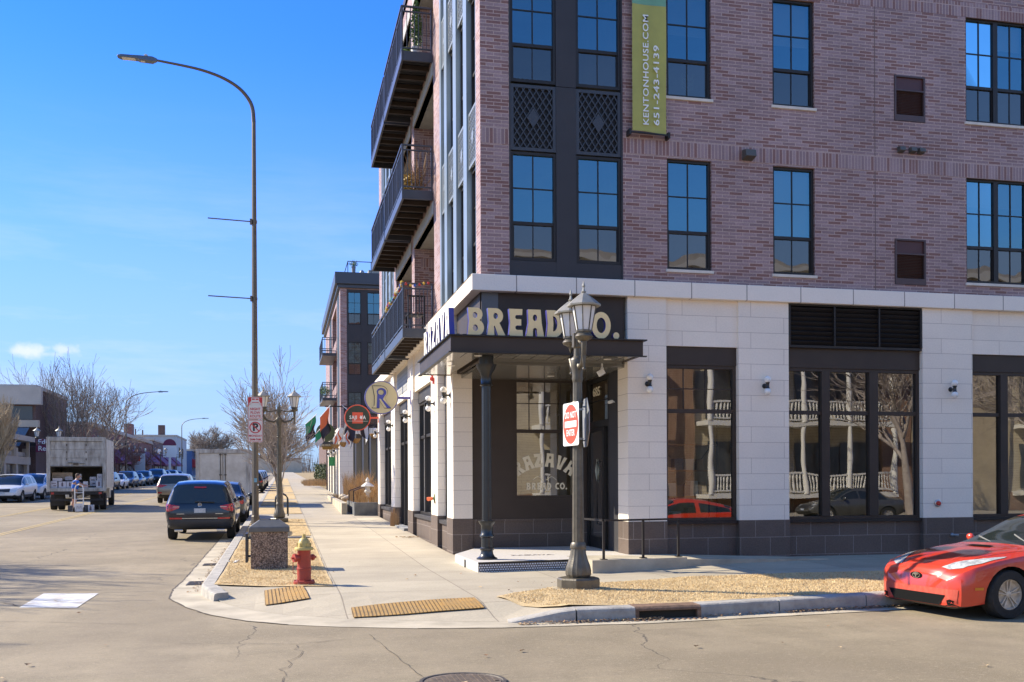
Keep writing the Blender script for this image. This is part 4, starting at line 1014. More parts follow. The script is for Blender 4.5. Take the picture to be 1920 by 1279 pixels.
# ---- balconies
def balcony(b0, b1, zf):
    X0, X1 = 2.60, 3.29
    d = MB(); d.box(X0, X0 + .05, b0, b1, zf - .02, zf + .19); d.box(X0 + .051, X1, b0, b0 + .05, zf - .02, zf + .19); d.box(X0 + .051, X1, b1 - .05, b1, zf - .02, zf + .19)
    o = d.build('balcony', mat('balcony_metal', (.060, .065, .080), .38, metal=.3, spec=.5, var=.08, vscale=3), A, bevel=.004)
    n = 7
    for k in range(1, n): y = b0 + (b1 - b0) * k / n; MB().box(X0 + .052, X1, y - .022, y + .022, zf, zf + .10).build('joist', bronze, o)
    m = MB(); m.box(X0 + .052, 3.42, b0 + .052, b1 - .052, zf + .12, zf + .17)
    k = b0 + .14
    while k < b1 - .1: m.box(X0 + .06, X1, k, k + .012, zf + .105, zf + .119); k += .14
    m.build('deck', mat('deck_dark', (.035, .036, .042), .6, bump=.3, bscale=80), o)
    r = MB(); zt = zf + 1.20; zb = zf + .26
    for y in (b0 + .02, b1 - .02):
        r.box(X0, X0 + .04, y - .02, y + .02, zf + .19, zt); r.bar((X0 + .04, y, zt - .02), (X1, y, zt - .02), .045, .035); r.bar((X0 + .04, y, zt - .13), (X1, y, zt - .13), .03, .03); r.bar((X0 + .04, y, zb), (X1, y, zb), .03, .03)
        r.box(X1 - .04, X1, y - .018, y + .018, zf + .19, zt - .03)
        for k in range(1, 7): x = X0 + .04 + (X1 - X0 - .08) * k / 7; r.box(x - .007, x + .007, y - .007, y + .007, zb + .015, zt - .145)
    r.box(X0 - .01, X0 + .05, b0 + .041, b1 - .041, zt - .038, zt); r.box(X0 + .005, X0 + .035, b0 + .041, b1 - .041, zt - .145, zt - .115); r.box(X0 + .005, X0 + .035, b0 + .041, b1 - .041, zb - .015, zb + .015)
    n = int((b1 - b0) / .115)
    for k in range(1, n):
        y = b0 + (b1 - b0) * k / n; big = (k % 8 == 0)
        w_ = .02 if big else .007
        r.box(X0 + .02 - w_, X0 + .02 + w_, y - w_, y + w_, zb + .016 if not big else zf + .19, zt - .146 if not big else zt - .04)
    r.build('railing', MATS['balcony_metal'], o)
    return o
for zf in (4.80, 7.87, 10.94):
    balcony(22.25, 26.15, zf); balcony(26.3, 30.05, zf)
# glazed doors at the back of the loggias
for z in (0, 3.07, 6.14):
    for a, b in L_G:
        f = MB(); P = fr('x', 4.74)
        for q in ((a + .9, a + .96, 5.2 + z, 7.4 + z), (a + 1.75, a + 1.81, 5.2 + z, 7.4 + z), (a + 2.6, a + 2.66, 5.2 + z, 7.4 + z), (a + .96, a + 2.6, 7.34 + z, 7.4 + z)): fbox(f, P, *q, -.05, -.005)
        o = f.build('balcony_door', black, A); g = MB(); g.quad(P(a + .96, 5.2 + z, -.02), P(a + 2.6, 5.2 + z, -.02), P(a + 2.6, 7.34 + z, -.02), P(a + .96, 7.34 + z, -.02)); g.build('pane', g_side, o)

# ---- interior: floor slabs, rear walls, partitions
mb = MB()
for z in (4.85, 8.1, 11.17, 14.2):
    mb.box(3.45, XE, 16.95, 23.0, z, z + .12)
for x0, x1, y0, y1 in ((3.5, XE, 22.9, 23.0),): mb.box(x0, x1, y0, y1, 4.98, 14.2)
for x in (6.2, 10.2, 15.5): mb.box(x, x + .08, 16.95, 22.9, 4.98, 14.3)
mb.box(3.5, 9, 26.0, 26.1, 4.9, 14.2); mb.box(9, 9.1, 23, 35, 4.9, 14.2); 
mb.build('interior', inner, A)
mb = MB()
mb.box(3.62, XE, 22.5, 22.6, .2, 4.8); mb.box(3.62, XE, 17.12, 35, .16, .20); mb.box(3.62, XE, 17.12, 35, 4.70, 4.78); mb.box(8.3, 8.38, 17.2, 22.5, .2, 4.7); mb.box(12.2, 12.28, 17.2, 22.5, .2, 4.7); mb.box(7.2, 7.28, 22.6, 35, .2, 4.7)
mb.build('shop_interior', inner_d, A)
mb = MB(); mb.quad((3.62, LE - .01, 0), (14, LE - .01, 0), (14, LE - .01, 5.0), (3.62, LE - .01, 5.0)); mb.quad((3.62, PB + .125, .1), (3.62, PB + .125, .15), (3.62, 19.6, .15), (3.62, 19.6, .1)); mb.build('end_wall', stone, A)
# ================================================================= SIGNS AND LAMPS ON THE BUILDING
tan_f = mat('letter_tan', (.80, .62, .32), .5, var=.05, vscale=4); purple = mat('letter_purple', (.055, .05, .27), .4)
cream = mat('letter_cream', (.74, .70, .60), .5)
def letter_sign(root, word, origin, ux, uy, height, total, depth, face, side, gap=.11, space=.34):
    ws = [(c, glyph(c)) for c in word]
    W = sum((w_[1][0] if w_[0] != ' ' else space) for w_ in ws) + gap * (len(word) - 1)
    k = total / W; x = 0; ux_, uy_ = Vector(ux), Vector(uy)
    for c, (wd, loops) in ws:
        if c != ' ':
            vf = curve_mesh(loops, .5); uz = ux_.cross(uy_)
            mb = MB(); vs = [Vector(origin) + ux_ * (x + v[0]) * k + uy_ * v[1] * height + uz * (v[2] + .5) * depth for v in vf[0]]
            mb.add(vs, vf[1]); o = mb.build('letter', [face, side], root)
            for p in o.data.polygons:
                if p.normal.dot(uz) < .5: p.material_index = 1
            x += wd
        else: x += space
        x += gap
s = empty('shop_sign', (2.9, 15.93, 3.92), 'tan BREAD CO. letters with purple sides standing on the front edge of the canopy', 'sign')
letter_sign(s, 'BREAD CO.', (2.90, 15.99, 3.925), (1, 0, 0), (0, 0, 1), .445, 2.56, .09, tan_f, purple, gap=.10, space=.20)
MB().box(2.85, 5.5, 16.02, 16.06, 3.925, 3.96).build('rail', black, s)
s = empty('shop_sign', (2.68, 19.0, 3.92), 'cream RAZAVA letters with a purple end standing along the street side of the canopy', 'sign')
letter_sign(s, 'RAZAVA', (2.72, 19.05, 3.925), (0, -1, 0), (0, 0, 1), .47, 3.0, .09, cream, purple, gap=.12)
MB().box(2.75, 2.79, 16.0, 19.1, 3.925, 3.96).build('rail', black, s)
# blade sign with the R
def disc_sign(loc, r, arm_to, face, rim, rimw, label, th=.05):
    t = empty('blade_sign', loc, label, 'sign'); x, y, z = loc
    mb = MB(); mb.lathe([(r, -th), (r, th)], 48, c=loc, ax='y'); mb.build('rim', rim, t, smooth=30)
    mb = MB(); mb.lathe([(r - rimw, -th - .004), (r - rimw, th + .004)], 48, c=loc, ax='y'); mb.build('face', face, t)
    mb = MB(); mb.box(x + r - .01, arm_to, y - .02, y + .02, z - .03, z + .03); mb.box(arm_to - .012, arm_to, y - .05, y + .05, z - .17, z + .2); mb.build('bracket', rim, t)
    return t
t = disc_sign((2.47, 25.85, 3.745), .425, 3.22, mat('sign_tan', (.66, .56, .32), .5), mat('sign_purple', (.10, .095, .33), .4), .022, 'round tan sign with a purple letter R projecting from the white pier')
def rel(mb): return mb
s_ = .62; ox, oz = 2.47 - .24 * s_ * 1.2, 3.745 - .5 * s_
Rout = [(0, 0), (.0, .03), (.08, .10), (.10, .5), (.02, .97), (0, 1), (.36, 1)] + arc(.36, .72, .28, 85, -55, 10) + [(.60, .30), (.78, 0), (.50, 0), (.28, .38), (.25, .38), (.26, .06), (.30, 0)]
Rin = [(.17, .0), (.18, .6)] + arc(.36, .70, .20, 170, -60, 12) + [(.40, .42), (.76, .0), (.62, 0), (.36, .40), (.30, .42), (.30, .0)]
mb = MB()
place(mb, curve_mesh([Rout, arc(.36, .70, .115, 0, 360, 14)], .001), (2.47 - .25, 25.785, 3.745 - .28), (.64, 0, 0), (0, 0, .58)); mb.build('outline', mat('sign_black', (.02, .018, .03), .5), t)
mb = MB(); inn = [(x_ * .93 + .03, y_ * .95 + .025) for x_, y_ in Rout]
place(mb, curve_mesh([inn, arc(.36, .70, .13, 0, 360, 14)], .001), (2.47 - .25, 25.781, 3.745 - .28), (.64, 0, 0), (0, 0, .58)); mb.build('letter_fill', MATS['sign_tan'], t)
mb = MB(); place(mb, curve_mesh([[(.19, .02), (.22, .6)] + arc(.385, .70, .20, 165, -50, 12) + [(.44, .40), (.76, .02), (.60, .02), (.37, .40), (.31, .44), (.31, .02)], arc(.37, .71, .12, 0, 360, 14)], .001), (2.47 - .25, 25.777, 3.745 - .28), (.64, 0, 0), (0, 0, .58)); mb.build('letter', mat('sign_blue', (.07, .08, .36), .4), t)
t = disc_sign((2.50, 34.7, 3.80), .445, 3.22, mat('sign_green_black', (.035, .045, .03), .5), mat('sign_red', (.72, .10, .05), .45), .035, 'round dark SAJI-YA sign with a red rim hanging from the last white pier')
mb = MB(); mb.box(2.32, 2.68, 34.64, 34.643, 3.60, 3.98); mb.build('red_square', MATS['sign_red'], t)
mb = MB(); place(mb, text_mesh('SAJI  YA', .145, .001, .004, spacing=1.1), (2.50, 34.636, 3.80), (1.0, 0, 0), (0, 0, 1.15)); mb.add([(2.62 + .045 * math.cos(a_), 34.637, 3.80 + .045 * math.sin(a_)) for a_ in [k * .63 for k in range(10)]], [tuple(range(10))]); mb.build('lettering', mat('white_lettering', (.82, .82, .80), .5), t)
mb = MB(); mb.box(2.14, 2.86, 34.636, 34.638, 3.675, 3.684); mb.build('underline', MATS['white_lettering'], t)
# window lettering
t = empty('window_lettering', (5.08, 19.34, 1.7), 'arched RAZAVA BREAD CO. lettering in cream on the entrance window', 'window lettering')
wl = mat('gold_leaf', (.80, .70, .50), .5)
mb = MB(); cx, cz, rad = 5.07, 1.02, .90
for i, ch in enumerate('RAZAVA'):
    a = R(90 + 33 - i * 13.2); ux = Vector((math.sin(a), 0, -math.cos(a))); uy = Vector((math.cos(a), 0, math.sin(a))); wd, lp = glyph(ch)
    place(mb, curve_mesh(lp, .003), Vector((cx, 19.347, cz)) + uy * rad * .94 - ux * .10, ux * .27, uy * .27)
x = 4.70
for ch in 'BREAD CO.':
    if ch == ' ': x += .06; continue
    wd, lp = glyph(ch); place(mb, curve_mesh(lp, .004), (x, 19.347, 1.415), (.125, 0, 0), (0, 0, .135)); x += wd * .125 + .018
for sg in (-1, 1):
    pts = [(cx + sg * (.03 + .21 * k / 10), 19.345, 1.635 + .035 * math.sin(k / 10 * 5.2 - 1.2)) for k in range(11)]; mb.tube(pts, .007, 5)
mb.build('letters', wl, t, weld=False)
t = empty('house_number', (5.95, 18.9, 3.3), 'pale number 685 on the glass above the entrance door', 'house number')
mb = MB(); place(mb, text_mesh('685', .24, .002, .004), (5.965, 18.75, 3.31), (0, -1.3, 0), (0, 0, 1)); mb.build('digits', wl, t)
# small posters inside door glass
t = empty('door_notice', (5.99, 18.9, 1.9), 'pale diamond shaped notice stuck to the entrance door glass', 'notice'); mb = MB()
mb.add([(5.968, 18.75 + a, 1.78 + b) for a, b in ((-.12, 0), (0, -.24), (.12, 0), (0, .24))], [(0, 1, 2, 3)]); mb.build('sheet', mat('paper', (.5, .52, .42), .7), t)
# banner
t = empty('banner', (5.97, 16.7, 7.7), 'tall olive banner with a web address and phone number on the brick wall', 'banner')
ol = mat('banner_olive', (.39, .37, .085), .55, var=.12, vscale=2.0); gn = mat('banner_green', (.16, .35, .22), .55, var=.1, vscale=2)
def ban_y(x, z): return 16.665 + .010 * math.sin((x - 5.9) * 9 + z * 1.1) + .006 * math.sin(z * 3.1 + x * 4)
for nm, z0, z1, m_ in (('lower_panel', 7.70, 9.91, ol), ('upper_panel', 9.912, 13.2, gn)):
    mb = MB(); nx, nz = 14, 30; vs = [(5.98 + .63 * i / nx, ban_y(5.98 + .63 * i / nx, z0 + (z1 - z0) * j / nz), z0 + (z1 - z0) * j / nz - (.03 * i / nx if nm == 'lower_panel' and j == 0 else 0)) for j in range(nz + 1) for i in range(nx + 1)]
    mb.add(vs, [(j * (nx + 1) + i, j * (nx + 1) + i + 1, (j + 1) * (nx + 1) + i + 1, (j + 1) * (nx + 1) + i) for j in range(nz) for i in range(nx)]); mb.build(nm, m_, t, smooth=True)
wt = mat('banner_white', (.80, .80, .76), .5)
for body, xc, z0, z1, sz in (('KENTONHOUSE.COM', 6.225, 7.80, 9.72, .13), ('651-243-4139', 6.42, 7.80, 9.20, .13)):
    vf = text_mesh(body, sz, .0015, .0015, spacing=1.08); w_ = max(v[0] for v in vf[0]) - min(v[0] for v in vf[0]); k = (z1 - z0) / w_
    mb = MB(); place(mb, vf, (xc, 16.640, (z0 + z1) / 2), (0, 0, k), (-1.1, 0, 0)); mb.v = [(a, b - .008, c_) for a, b, c_ in mb.v]; mb.build('lettering', wt, t)
mb = MB()
for zz in (7.67,): mb.bar((5.93, 16.66, zz), (6.66, 16.66, zz - .02), .025, .025); mb.box(5.915, 5.955, 16.64, 16.8, zz - .05, zz + .05); mb.box(6.635, 6.675, 16.64, 16.8, zz - .07, zz + .03)
mb.build('bracket', black, t)
# globe wall lamps
globe = mat('opal_glass', (.80, .79, .76), .25, spec=.6); 
def sconce():
    t = empty('wall_lamp', (0, 0, 0), 'x', 'wall lamp', 'two-globe wall lamps on the white piers')
    for s_ in (-1, 1): MB().sphere((0, -.13, s_ * .108), .062, 18, 12).build('globe', globe, t, smooth=True, local=True)
    mb = MB(); mb.lathe([(.045, 0), (.045, .012), (.02, .02), (.018, .13)], 16, ax='y'); mb.v = [(x_, -y_ if y_ > 0 else -y_, z_) for x_, y_, z_ in mb.v]
    mb.lathe([(.036, -.055), (.042, -.048), (.030, -.03), (.03, .03), (.042, .048), (.036, .055)], 16, c=(0, -.13, 0)); mb.build('bracket', cast, t, local=True, smooth=40)
    return t
sc0 = sconce()
names = ['round two-globe wall lamp on the pier right of the entrance', 'round two-globe wall lamp on the white pier between the first two shop windows', 'round two-globe wall lamp on the pier above the red hose connection']
for i, (x, lb) in enumerate(zip((6.26, 8.50, 12.33), names)):
    o = sc0 if i == 0 else copy_tree(sc0); o.location = (x, 16.74, 3.28); o['label'] = lb
ord_ = ['nearest', 'second', 'third', 'fourth', 'farthest']
for i, y in enumerate((19.6, 21.72, 25.95, 30.15, 34.62)): dup(sc0, (3.22, y, 3.28), 'two-globe wall lamp on the street side, %s of the row going away' % ord_[i], rz=R(-90))
# red hose connection, tap, camera, spot lamp, horn
t = empty('hose_connection', (12.04, 16.73, 1.13), 'round red fire hose connection on the white pier behind the red car', 'hose connection')
mb = MB(); mb.lathe([(.068, .0), (.068, .012), (.05, .02)], 24, ax='y'); mb.v = [(x_, -y_, z_) for x_, y_, z_ in mb.v]; mb.build('plate', mat('steel', (.5, .5, .5), .3, metal=.9), t, local=True)
mb = MB(); mb.lathe([(.045, .02), (.04, .05), (.02, .055)], 18, ax='y'); mb.v = [(x_, -y_, z_) for x_, y_, z_ in mb.v]; mb.build('cap', mat('fire_red', (.50, .03, .02), .4), t, local=True)
t = empty('wall_tap', (12.34, 16.84, .53), 'small grey tap sticking out of the dark plinth', 'tap')
mb = MB(); mb.tube([(0, 0, 0), (0, -.12, 0), (.03, -.17, 0), (.09, -.18, -.005)], .022, 10); mb.sphere((0, -.12, 0), .038, 10, 8); mb.build('body', mat('galvanised', (.30, .33, .36), .4, metal=.7), t, local=True, smooth=True)
t = empty('security_camera', (5.93, 17.55, 3.02), 'small white security camera under the canopy beside the entrance door', 'camera')
mb = MB(); mb.lathe([(.03, 0), (.03, .17)], 12, ax='y', c=(-.09, -.12, 0)); mb.tube([(0, 0, .0), (-.05, -.02, .02), (-.09, -.02, .02)], .014, 8); mb.build('body', mat('white_plastic', (.75, .74, .70), .4), t, local=True, smooth=40)
t = empty('spot_lamp', (5.45, 16.8, 3.5), 'white swivelling spot lamp hanging from the canopy ceiling', 'spot lamp')
mb = MB(); mb.tube([(0, 0, .13), (0, 0, .03)], .014, 8); mb.obox((-.02, 0, -.03), (.05, 0, .03), (0, .035, 0), (-.025, 0, .042)); mb.sphere((0, 0, .04), .03, 10, 6); mb.build('head', MATS['white_plastic'], t, local=True)
t = empty('alarm_horn', (3.2, 21.72, 3.83), 'small red fire alarm horn high on the second street-side pier', 'alarm')
mb = MB(); mb.lathe([(.06, 0), (.06, .05), (.04, .07)], 14, ax='x'); mb.v = [(-x_, y_, z_) for x_, y_, z_ in mb.v]; mb.box(-.012, .02, -.07, .07, -.12, .0); mb.build('body', MATS['fire_red'], t, local=True, smooth=40)
t = empty('standpipe', (3.22, 21.72, 1.22), 'orange and green capped fire standpipe on the second street-side pier', 'standpipe')
mb = MB(); mb.lathe([(.10, 0), (.10, .012), (.03, .02), (.03, .08)], 16, ax='x'); mb.v = [(-x_, y_, z_) for x_, y_, z_ in mb.v]; mb.build('plate', mat('brass_green', (.20, .24, .12), .4, metal=.4), t, local=True)
for k, s_ in ((-.05, -1), (.05, 1)):
    m = MB(); m.tube([(-.06, k * .6, 0), (-.15, k * 1.6, -.015)], [.035, .042], 12); m.build('cap', mat('cap_orange', (.62, .13, .04), .5), t, local=True, smooth=40)

# ================================================================= LAMPS
lampm = mat('lamp_green_bronze', (.125, .108, .080), .42, metal=.35, spec=.5, var=.25, vscale=9, bump=.15, bscale=60)
lroof = mat('lamp_roof', (.34, .32, .27), .45, metal=.35, var=.15, vscale=7)
frost = mat('lamp_glass', (.74, .73, .70), .3, spec=.6, color2=(.64, .63, .62), vscale=5)
def twin_lamp(name_label, loc, arm, rz=0, h=1., small=False, group=None):
    t = empty('street_lamp', loc, name_label, 'street lamp', group, rz)
    H = 2.80 * h          # top of shaft
    n = 8 if small else 20
    mb = MB(); mb.lathe([(.285, 0), (.285, .13), (.27, .15), (.175, .152)], 8, rot=R(22.5)); mb.build('plinth', lampm, t, local=True)
    mb = MB(); mb.lathe([(.150, .153), (.172, .19), (.174, .24), (.158, .31), (.128, .39), (.106, .47), (.098, .54)], 32 if not small else 12, flute=.05); mb.lathe([(.105, .54), (.108, .56), (.10, .60), (.088, .62)], n); mb.build('base', lampm, t, local=True, smooth=25)
    mb = MB(); mb.lathe([(.083, .62), (.062, H)], 24 if not small else 8, flute=.08); mb.lathe([(.075, H - .34), (.08, H - .32), (.068, H - .30)], n); mb.build('shaft', lampm, t, local=True, smooth=25)
    mb = MB(); mb.lathe([(.062, H - .05), (.075, H), (.068, H + .04), (.085, H + .16), (.098, H + .24), (.085, H + .27), (.05, H + .30), (.045, H + .40), (.06, H + .42), (.06, H + .55), (.03, H + .57), (.02, H + .68), (.004, H + .76)], n); mb.box(-.06, .06, -.05, .05, H + .42, H + .60); mb.build('capital', lampm, t, local=True, smooth=35)
    for s_ in (-1, 1):
        mb = MB(); y = s_ * arm
        mb.tube([(0, s_ * .05, H + .22), (0, y * .35, H + .14), (0, y * .75, H + .18), (0, y, H + .30), (0, y, H + .46)], [.035, .032, .03, .036, .04], 8)
        mb.tube([(0, s_ * .06, H + .50), (0, y * .5, H + .46), (0, y * .95, H + .47)], .018, 6)
        mb.sphere((0, y, H + .10), .022, 8, 6); mb.tube([(0, y, H + .12), (0, y, H + .3)], [.012, .03], 6); mb.build('arm', lampm, t, local=True, smooth=45)
        zl = H + .46
        mb = MB(); mb.lathe([(.04, zl), (.10, zl + .03), (.118, zl + .06), (.10, zl + .09), (.085, zl + .10), (.085, zl + .13)], n, c=(0, y, 0)); la = mb.build('lantern', lampm, t, local=True, smooth=35)
        b, top = zl + .13, zl + .46
        mb = MB(); mb.lathe([(.098, b), (.158, top)], 8, c=(0, y, 0), rot=R(22.5)); mb.build('glass', frost, la, local=True)
        mb = MB()
        for k in range(8):
            a = R(22.5 + 45 * k); mb.bar((.101 * math.cos(a), y + .101 * math.sin(a), b), (.161 * math.cos(a), y + .161 * math.sin(a), top), .012, .012)
        mb.lathe([(.108, b - .012), (.108, b + .012)], 8, c=(0, y, 0), rot=R(22.5)); mb.lathe([(.166, top - .015), (.17, top + .012)], 8, c=(0, y, 0), rot=R(22.5)); mb.build('cage', lampm, la, local=True)
        mb = MB(); mb.lathe([(.222, top - .008), (.225, top + .012), (.14, top + .085), (.05, top + .155), (.025, top + .165), (.035, top + .185), (.02, top + .20), (.012, top + .24), (.022, top + .26), (.003, top + .33)], 8, c=(0, y, 0), rot=R(22.5)); mb.build('roof', lroof, la, local=True)
    return t
twin_lamp('ornate twin-lantern bronze street lamp with a do not enter sign on the corner verge', (3.84, 12.9, .135), .30)
o = MB().lathe([(.33, -.03), (.33, .03), (.30, .035)], 20).build('lamp_footing', conc_plain, None, smooth=30); o.location = (3.80, 12.9, .115); tag(o, 'round concrete footing under the ornate corner street lamp', 'footing')
twin_lamp('ornate twin-lantern street lamp behind the tall grey pole on the main street', (-.10, 31.6, .36), .46, rz=R(90), h=1.05)
# do not enter sign
white_s = mat('sign_white', (.80, .80, .78), .4); red_s = mat('sign_enter_red', (.68, .075, .035), .4); alu = mat('sign_aluminium', (.36, .37, .38), .45, metal=.6, var=.1, vscale=5)
def rrect(x0, x1, y0, y1, r, n=4):
    return [*[(x1 - r + r * math.cos(R(a)), y0 + r + r * math.sin(R(a))) for a in [-90 + 90 * k / n for k in range(n + 1)]], *[(x1 - r + r * math.cos(R(a)), y1 - r + r * math.sin(R(a))) for a in [90 * k / n for k in range(n + 1)]], *[(x0 + r + r * math.cos(R(a)), y1 - r + r * math.sin(R(a))) for a in [90 + 90 * k / n for k in range(n + 1)]], *[(x0 + r + r * math.cos(R(a)), y0 + r + r * math.sin(R(a))) for a in [180 + 90 * k / n for k in range(n + 1)]]]
def flat_sign(t, layers, origin, ux, uy, thick=.006):
    uz = Vector(ux).cross(Vector(uy)).normalized()
    for i, (nm, vf, m_) in enumerate(layers):
        mb = MB(); place(mb, vf, Vector(origin) + uz * (.0018 * i + (.0 if i else 0)), ux, uy); mb.build(nm, m_, t)
t = empty('do_not_enter_sign', (3.74, 12.88, 2.32), 'red and white DO NOT ENTER sign fixed to the ornate corner lamp post', 'road sign')
ux = Vector((.10, -1, 0)).normalized(); uy = Vector((0, 0, 1))
flat_sign(t, [('plate', curve_mesh([rrect(-.275, .275, -.285, .285, .035)], .003), white_s), ('disc', curve_mesh([arc(0, 0, .262, 0, 360, 40)], .003), red_s), ('bar', curve_mesh([rrect(-.205, .205, -.042, .042, .004)], .003), white_s)], (3.735, 12.86, 2.325), ux, uy)
for tx, zz in (('DO NOT', .118), ('ENTER', -.118)):
    mb = MB(); place(mb, text_mesh(tx, .118, .002, .0015, xs=.82), Vector((3.735, 12.86, 2.325)) + ux.cross(uy) * .006, ux, uy); 
    mb.v = [(a, b, c_ + zz) for a, b, c_ in mb.v]; mb.build('lettering', white_s, t)
mb = MB(); mb.box(3.74, 3.90, 12.83, 12.89, 2.51, 2.535); mb.box(3.74, 3.90, 12.83, 12.89, 2.12, 2.145); mb.build('clamp', alu, t)
t = empty('stop_sign', (3.95, 12.9, 2.35), 'back of an octagonal metal sign seen nearly edge-on behind the corner lamp post', 'road sign')
ux2 = Vector((.14, 1, 0)).normalized(); oc = [(.35 * math.cos(R(22.5 + 45 * k)), .35 * math.sin(R(22.5 + 45 * k))) for k in range(8)]
mb = MB(); place(mb, curve_mesh([oc], .003), (3.95, 12.9, 2.35), ux2, uy); mb.build('plate', alu, t)
mb = MB(); place(mb, curve_mesh([[(x_ * .97, y_ * .97) for x_, y_ in oc]], .001), Vector((3.95, 12.9, 2.35)) + ux2.cross(uy) * .005, ux2, uy); mb.build('face', red_s, t)
mb = MB(); mb.box(3.86, 3.945, 12.87, 12.90, 2.55, 2.57); mb.box(3.86, 3.945, 12.87, 12.90, 2.1, 2.12); mb.build('clamp', alu, t)
# tall street light
grey_pole = mat('pole_bronze', (.145, .12, .092), .45, metal=.35, spec=.5, var=.12, vscale=3)
PX, PY = -.78, 30.4
def tall_lamp(loc, H, arm, label, detail=True, r=.10, s=1., mirror=1):
    t = empty('street_light', loc, label, 'street light')
    mb = MB(); mb.lathe([(r * 1.05, 0), (r * .62, H)], 8, rot=R(22.5)); mb.build('pole', grey_pole, t, local=True)
    mb = MB(); pts = [(0, 0, H), (-.02, 0, H + .42 * s), (-.15, 0, H + .70 * s), (-.43, 0, H + 1.0 * s), (-.90, 0, H + 1.25 * s), (-1.46, 0, H + 1.41 * s), (-1.98, 0, H + 1.49 * s), (-2.76, 0, H + 1.58 * s)]
    pts = [Vector((x_ * mirror * arm / 2.76, y_, z_)) for x_, y_, z_ in pts]
    for _ in range(2): pts = [pts[0]] + [q_ for a_, b_ in zip(pts, pts[1:]) for q_ in (a_.lerp(b_, .25), a_.lerp(b_, .75))] + [pts[-1]]
    mb.tube(pts, [r * (.62 - .28 * i_ / (len(pts) - 1)) for i_ in range(len(pts))], 8); mb.build('arm', grey_pole, t, local=True, smooth=45)
    hx, hz = pts[-1][0], pts[-1][2]
    m = mirror; mb = MB(); mb.add([], [])
    prof = [(hx + .02 * m, .045, -.04, .045), (hx - .10 * m, .12, -.075, .07), (hx - .45 * m, .13, -.055, .07), (hx - .50 * m, .135, -.030, .065), (hx - .95 * m, .13, -.02, .06), (hx - 1.05 * m, .09, -.0, .045)]
    vs = []; 
    for (x_, w_, zl, zh) in prof: vs += [(x_, -w_, hz + zl), (x_, w_, hz + zl), (x_, w_ * .8, hz + zh), (x_, -w_ * .8, hz + zh)]
    fs = [(4 * i + k, 4 * i + (k + 1) % 4, 4 * (i + 1) + (k + 1) % 4, 4 * (i + 1) + k) for i in range(len(prof) - 1) for k in range(4)] + [(0, 1, 2, 3), (20, 21, 22, 23)]
    mb.add(vs, fs); hd_ = mb.build('head', mat('lamp_head_grey', (.13, .15, .18), .4, metal=.3), t, local=True, bevel=.01)
    mb = MB(); mb.box(*sorted((hx - .56 * m, hx - .92 * m)), -.10, .10, hz - .034, hz - .022); mb.box(*sorted((hx - .30 * m, hx - .42 * m)), -.05, .05, hz - .075, hz - .060); mb.lathe([(.03, hz + .06), (.03, hz + .11), (.05, hz + .115), (.05, hz + .135)], 10, c=(hx - .28 * m, 0, 0)); mb.build('lens', mat('led_lens', (.60, .56, .48), .2), hd_, local=True)
    return t
t = tall_lamp((PX, PY, sw(0, PY)), 11.78, 2.70, 'tall grey street light with a curved arm reaching over the main street')
mb = MB()
for z in (8.87, 6.62): mb.tube([(0, 0, z), (-1.30, -.02, z + .04)], .018, 6); mb.box(-.12, -.06, -.09, .09, z - .07, z + .07); mb.lathe([(.085, z - .04), (.085, z + .04)], 10)
mb.build('banner_arm', grey_pole, t, local=True)
mb = MB(); mb.box(-.14, .14, -.14, .14, 0, .03); mb.lathe([(.13, .03), (.125, .25), (.11, .28)], 8, rot=R(22.5)); mb.obox((.02, -.115, .3), (.05, 0, 0), (0, .015, 0), (0, 0, .09)); mb.build('base', grey_pole, t, local=True)
mb = MB(); mb.box(-.03, .05, -.115, -.10, 1.25, 1.37); mb.build('sticker', mat('sticker_blue', (.2, .42, .55), .5), t, local=True)
mb = MB(); mb.box(.06, .10, -.115, -.08, 1.15, 1.2); mb.build('sticker', mat('paper_white', (.8, .8, .8), .5), t, local=True)
# signs on the pole
sx, sy = -.77, 30.26
pale = mat('sign_pale', (.72, .70, .68), .45); dred = mat('sign_dark_red', (.55, .03, .035), .45); blk = mat('sign_text_black', (.02, .02, .02), .5)
t = empty('night_plow_sign', (sx, sy, 3.76), 'red and white NIGHT PLOW ROUTE sign, upper one on the tall pole', 'road sign')
w2, h2 = .21, .325; cz = 3.765
ux3 = Vector((1, 0, 0))
def arch_shape():
    return [(-w2 * .94, -h2 * .0)] + [(-w2 * .94 + 0 * k, 0) for k in range(0)] 
blob = [rrect(-w2 * .95, w2 * .95, -h2 * .96, h2 * .96, .03)]
flat_sign(t, [('plate', curve_mesh([rrect(-w2, w2, -h2, h2, .035)], .003), pale), ('border', curve_mesh([rrect(-w2 * .96, w2 * .96, -h2 * .975, h2 * .975, .03), rrect(-w2 * .91, w2 * .91, -h2 * .94, h2 * .94, .025)], .003), dred)], (sx, sy, cz), ux3, uy)
mb = MB(); top = [(-w2 * .93, h2 * .94), (-w2 * .93, h2 * .05)] + [(w2 * .93 * math.cos(R(a)), h2 * .05 + .12 * math.sin(R(a))) for a in range(170, 5, -15)] + [(w2 * .93, h2 * .05), (w2 * .93, h2 * .94)]
place(mb, curve_mesh([top], .002), (sx, sy - .004, cz), ux3, uy); mb.build('red_field', dred, t)
mb = MB()
for k in range(-7, 8):
    if abs(k) >= 3: mb.box(sx + k * .024 - .007, sx + k * .024 + .007, sy - .0085, sy - .0075, cz + .06, cz + .06 + (.09 if abs(k) > 4 else .12))
place(mb, curve_mesh([[(-.11, .30), (-.11, .19), (-.13, .19), (-.14, .13), (.14, .13), (.13, .19), (.11, .19), (.11, .30)]], .001), (sx, sy - .008, cz), ux3, uy); mb.build('pale_pattern', pale, t)
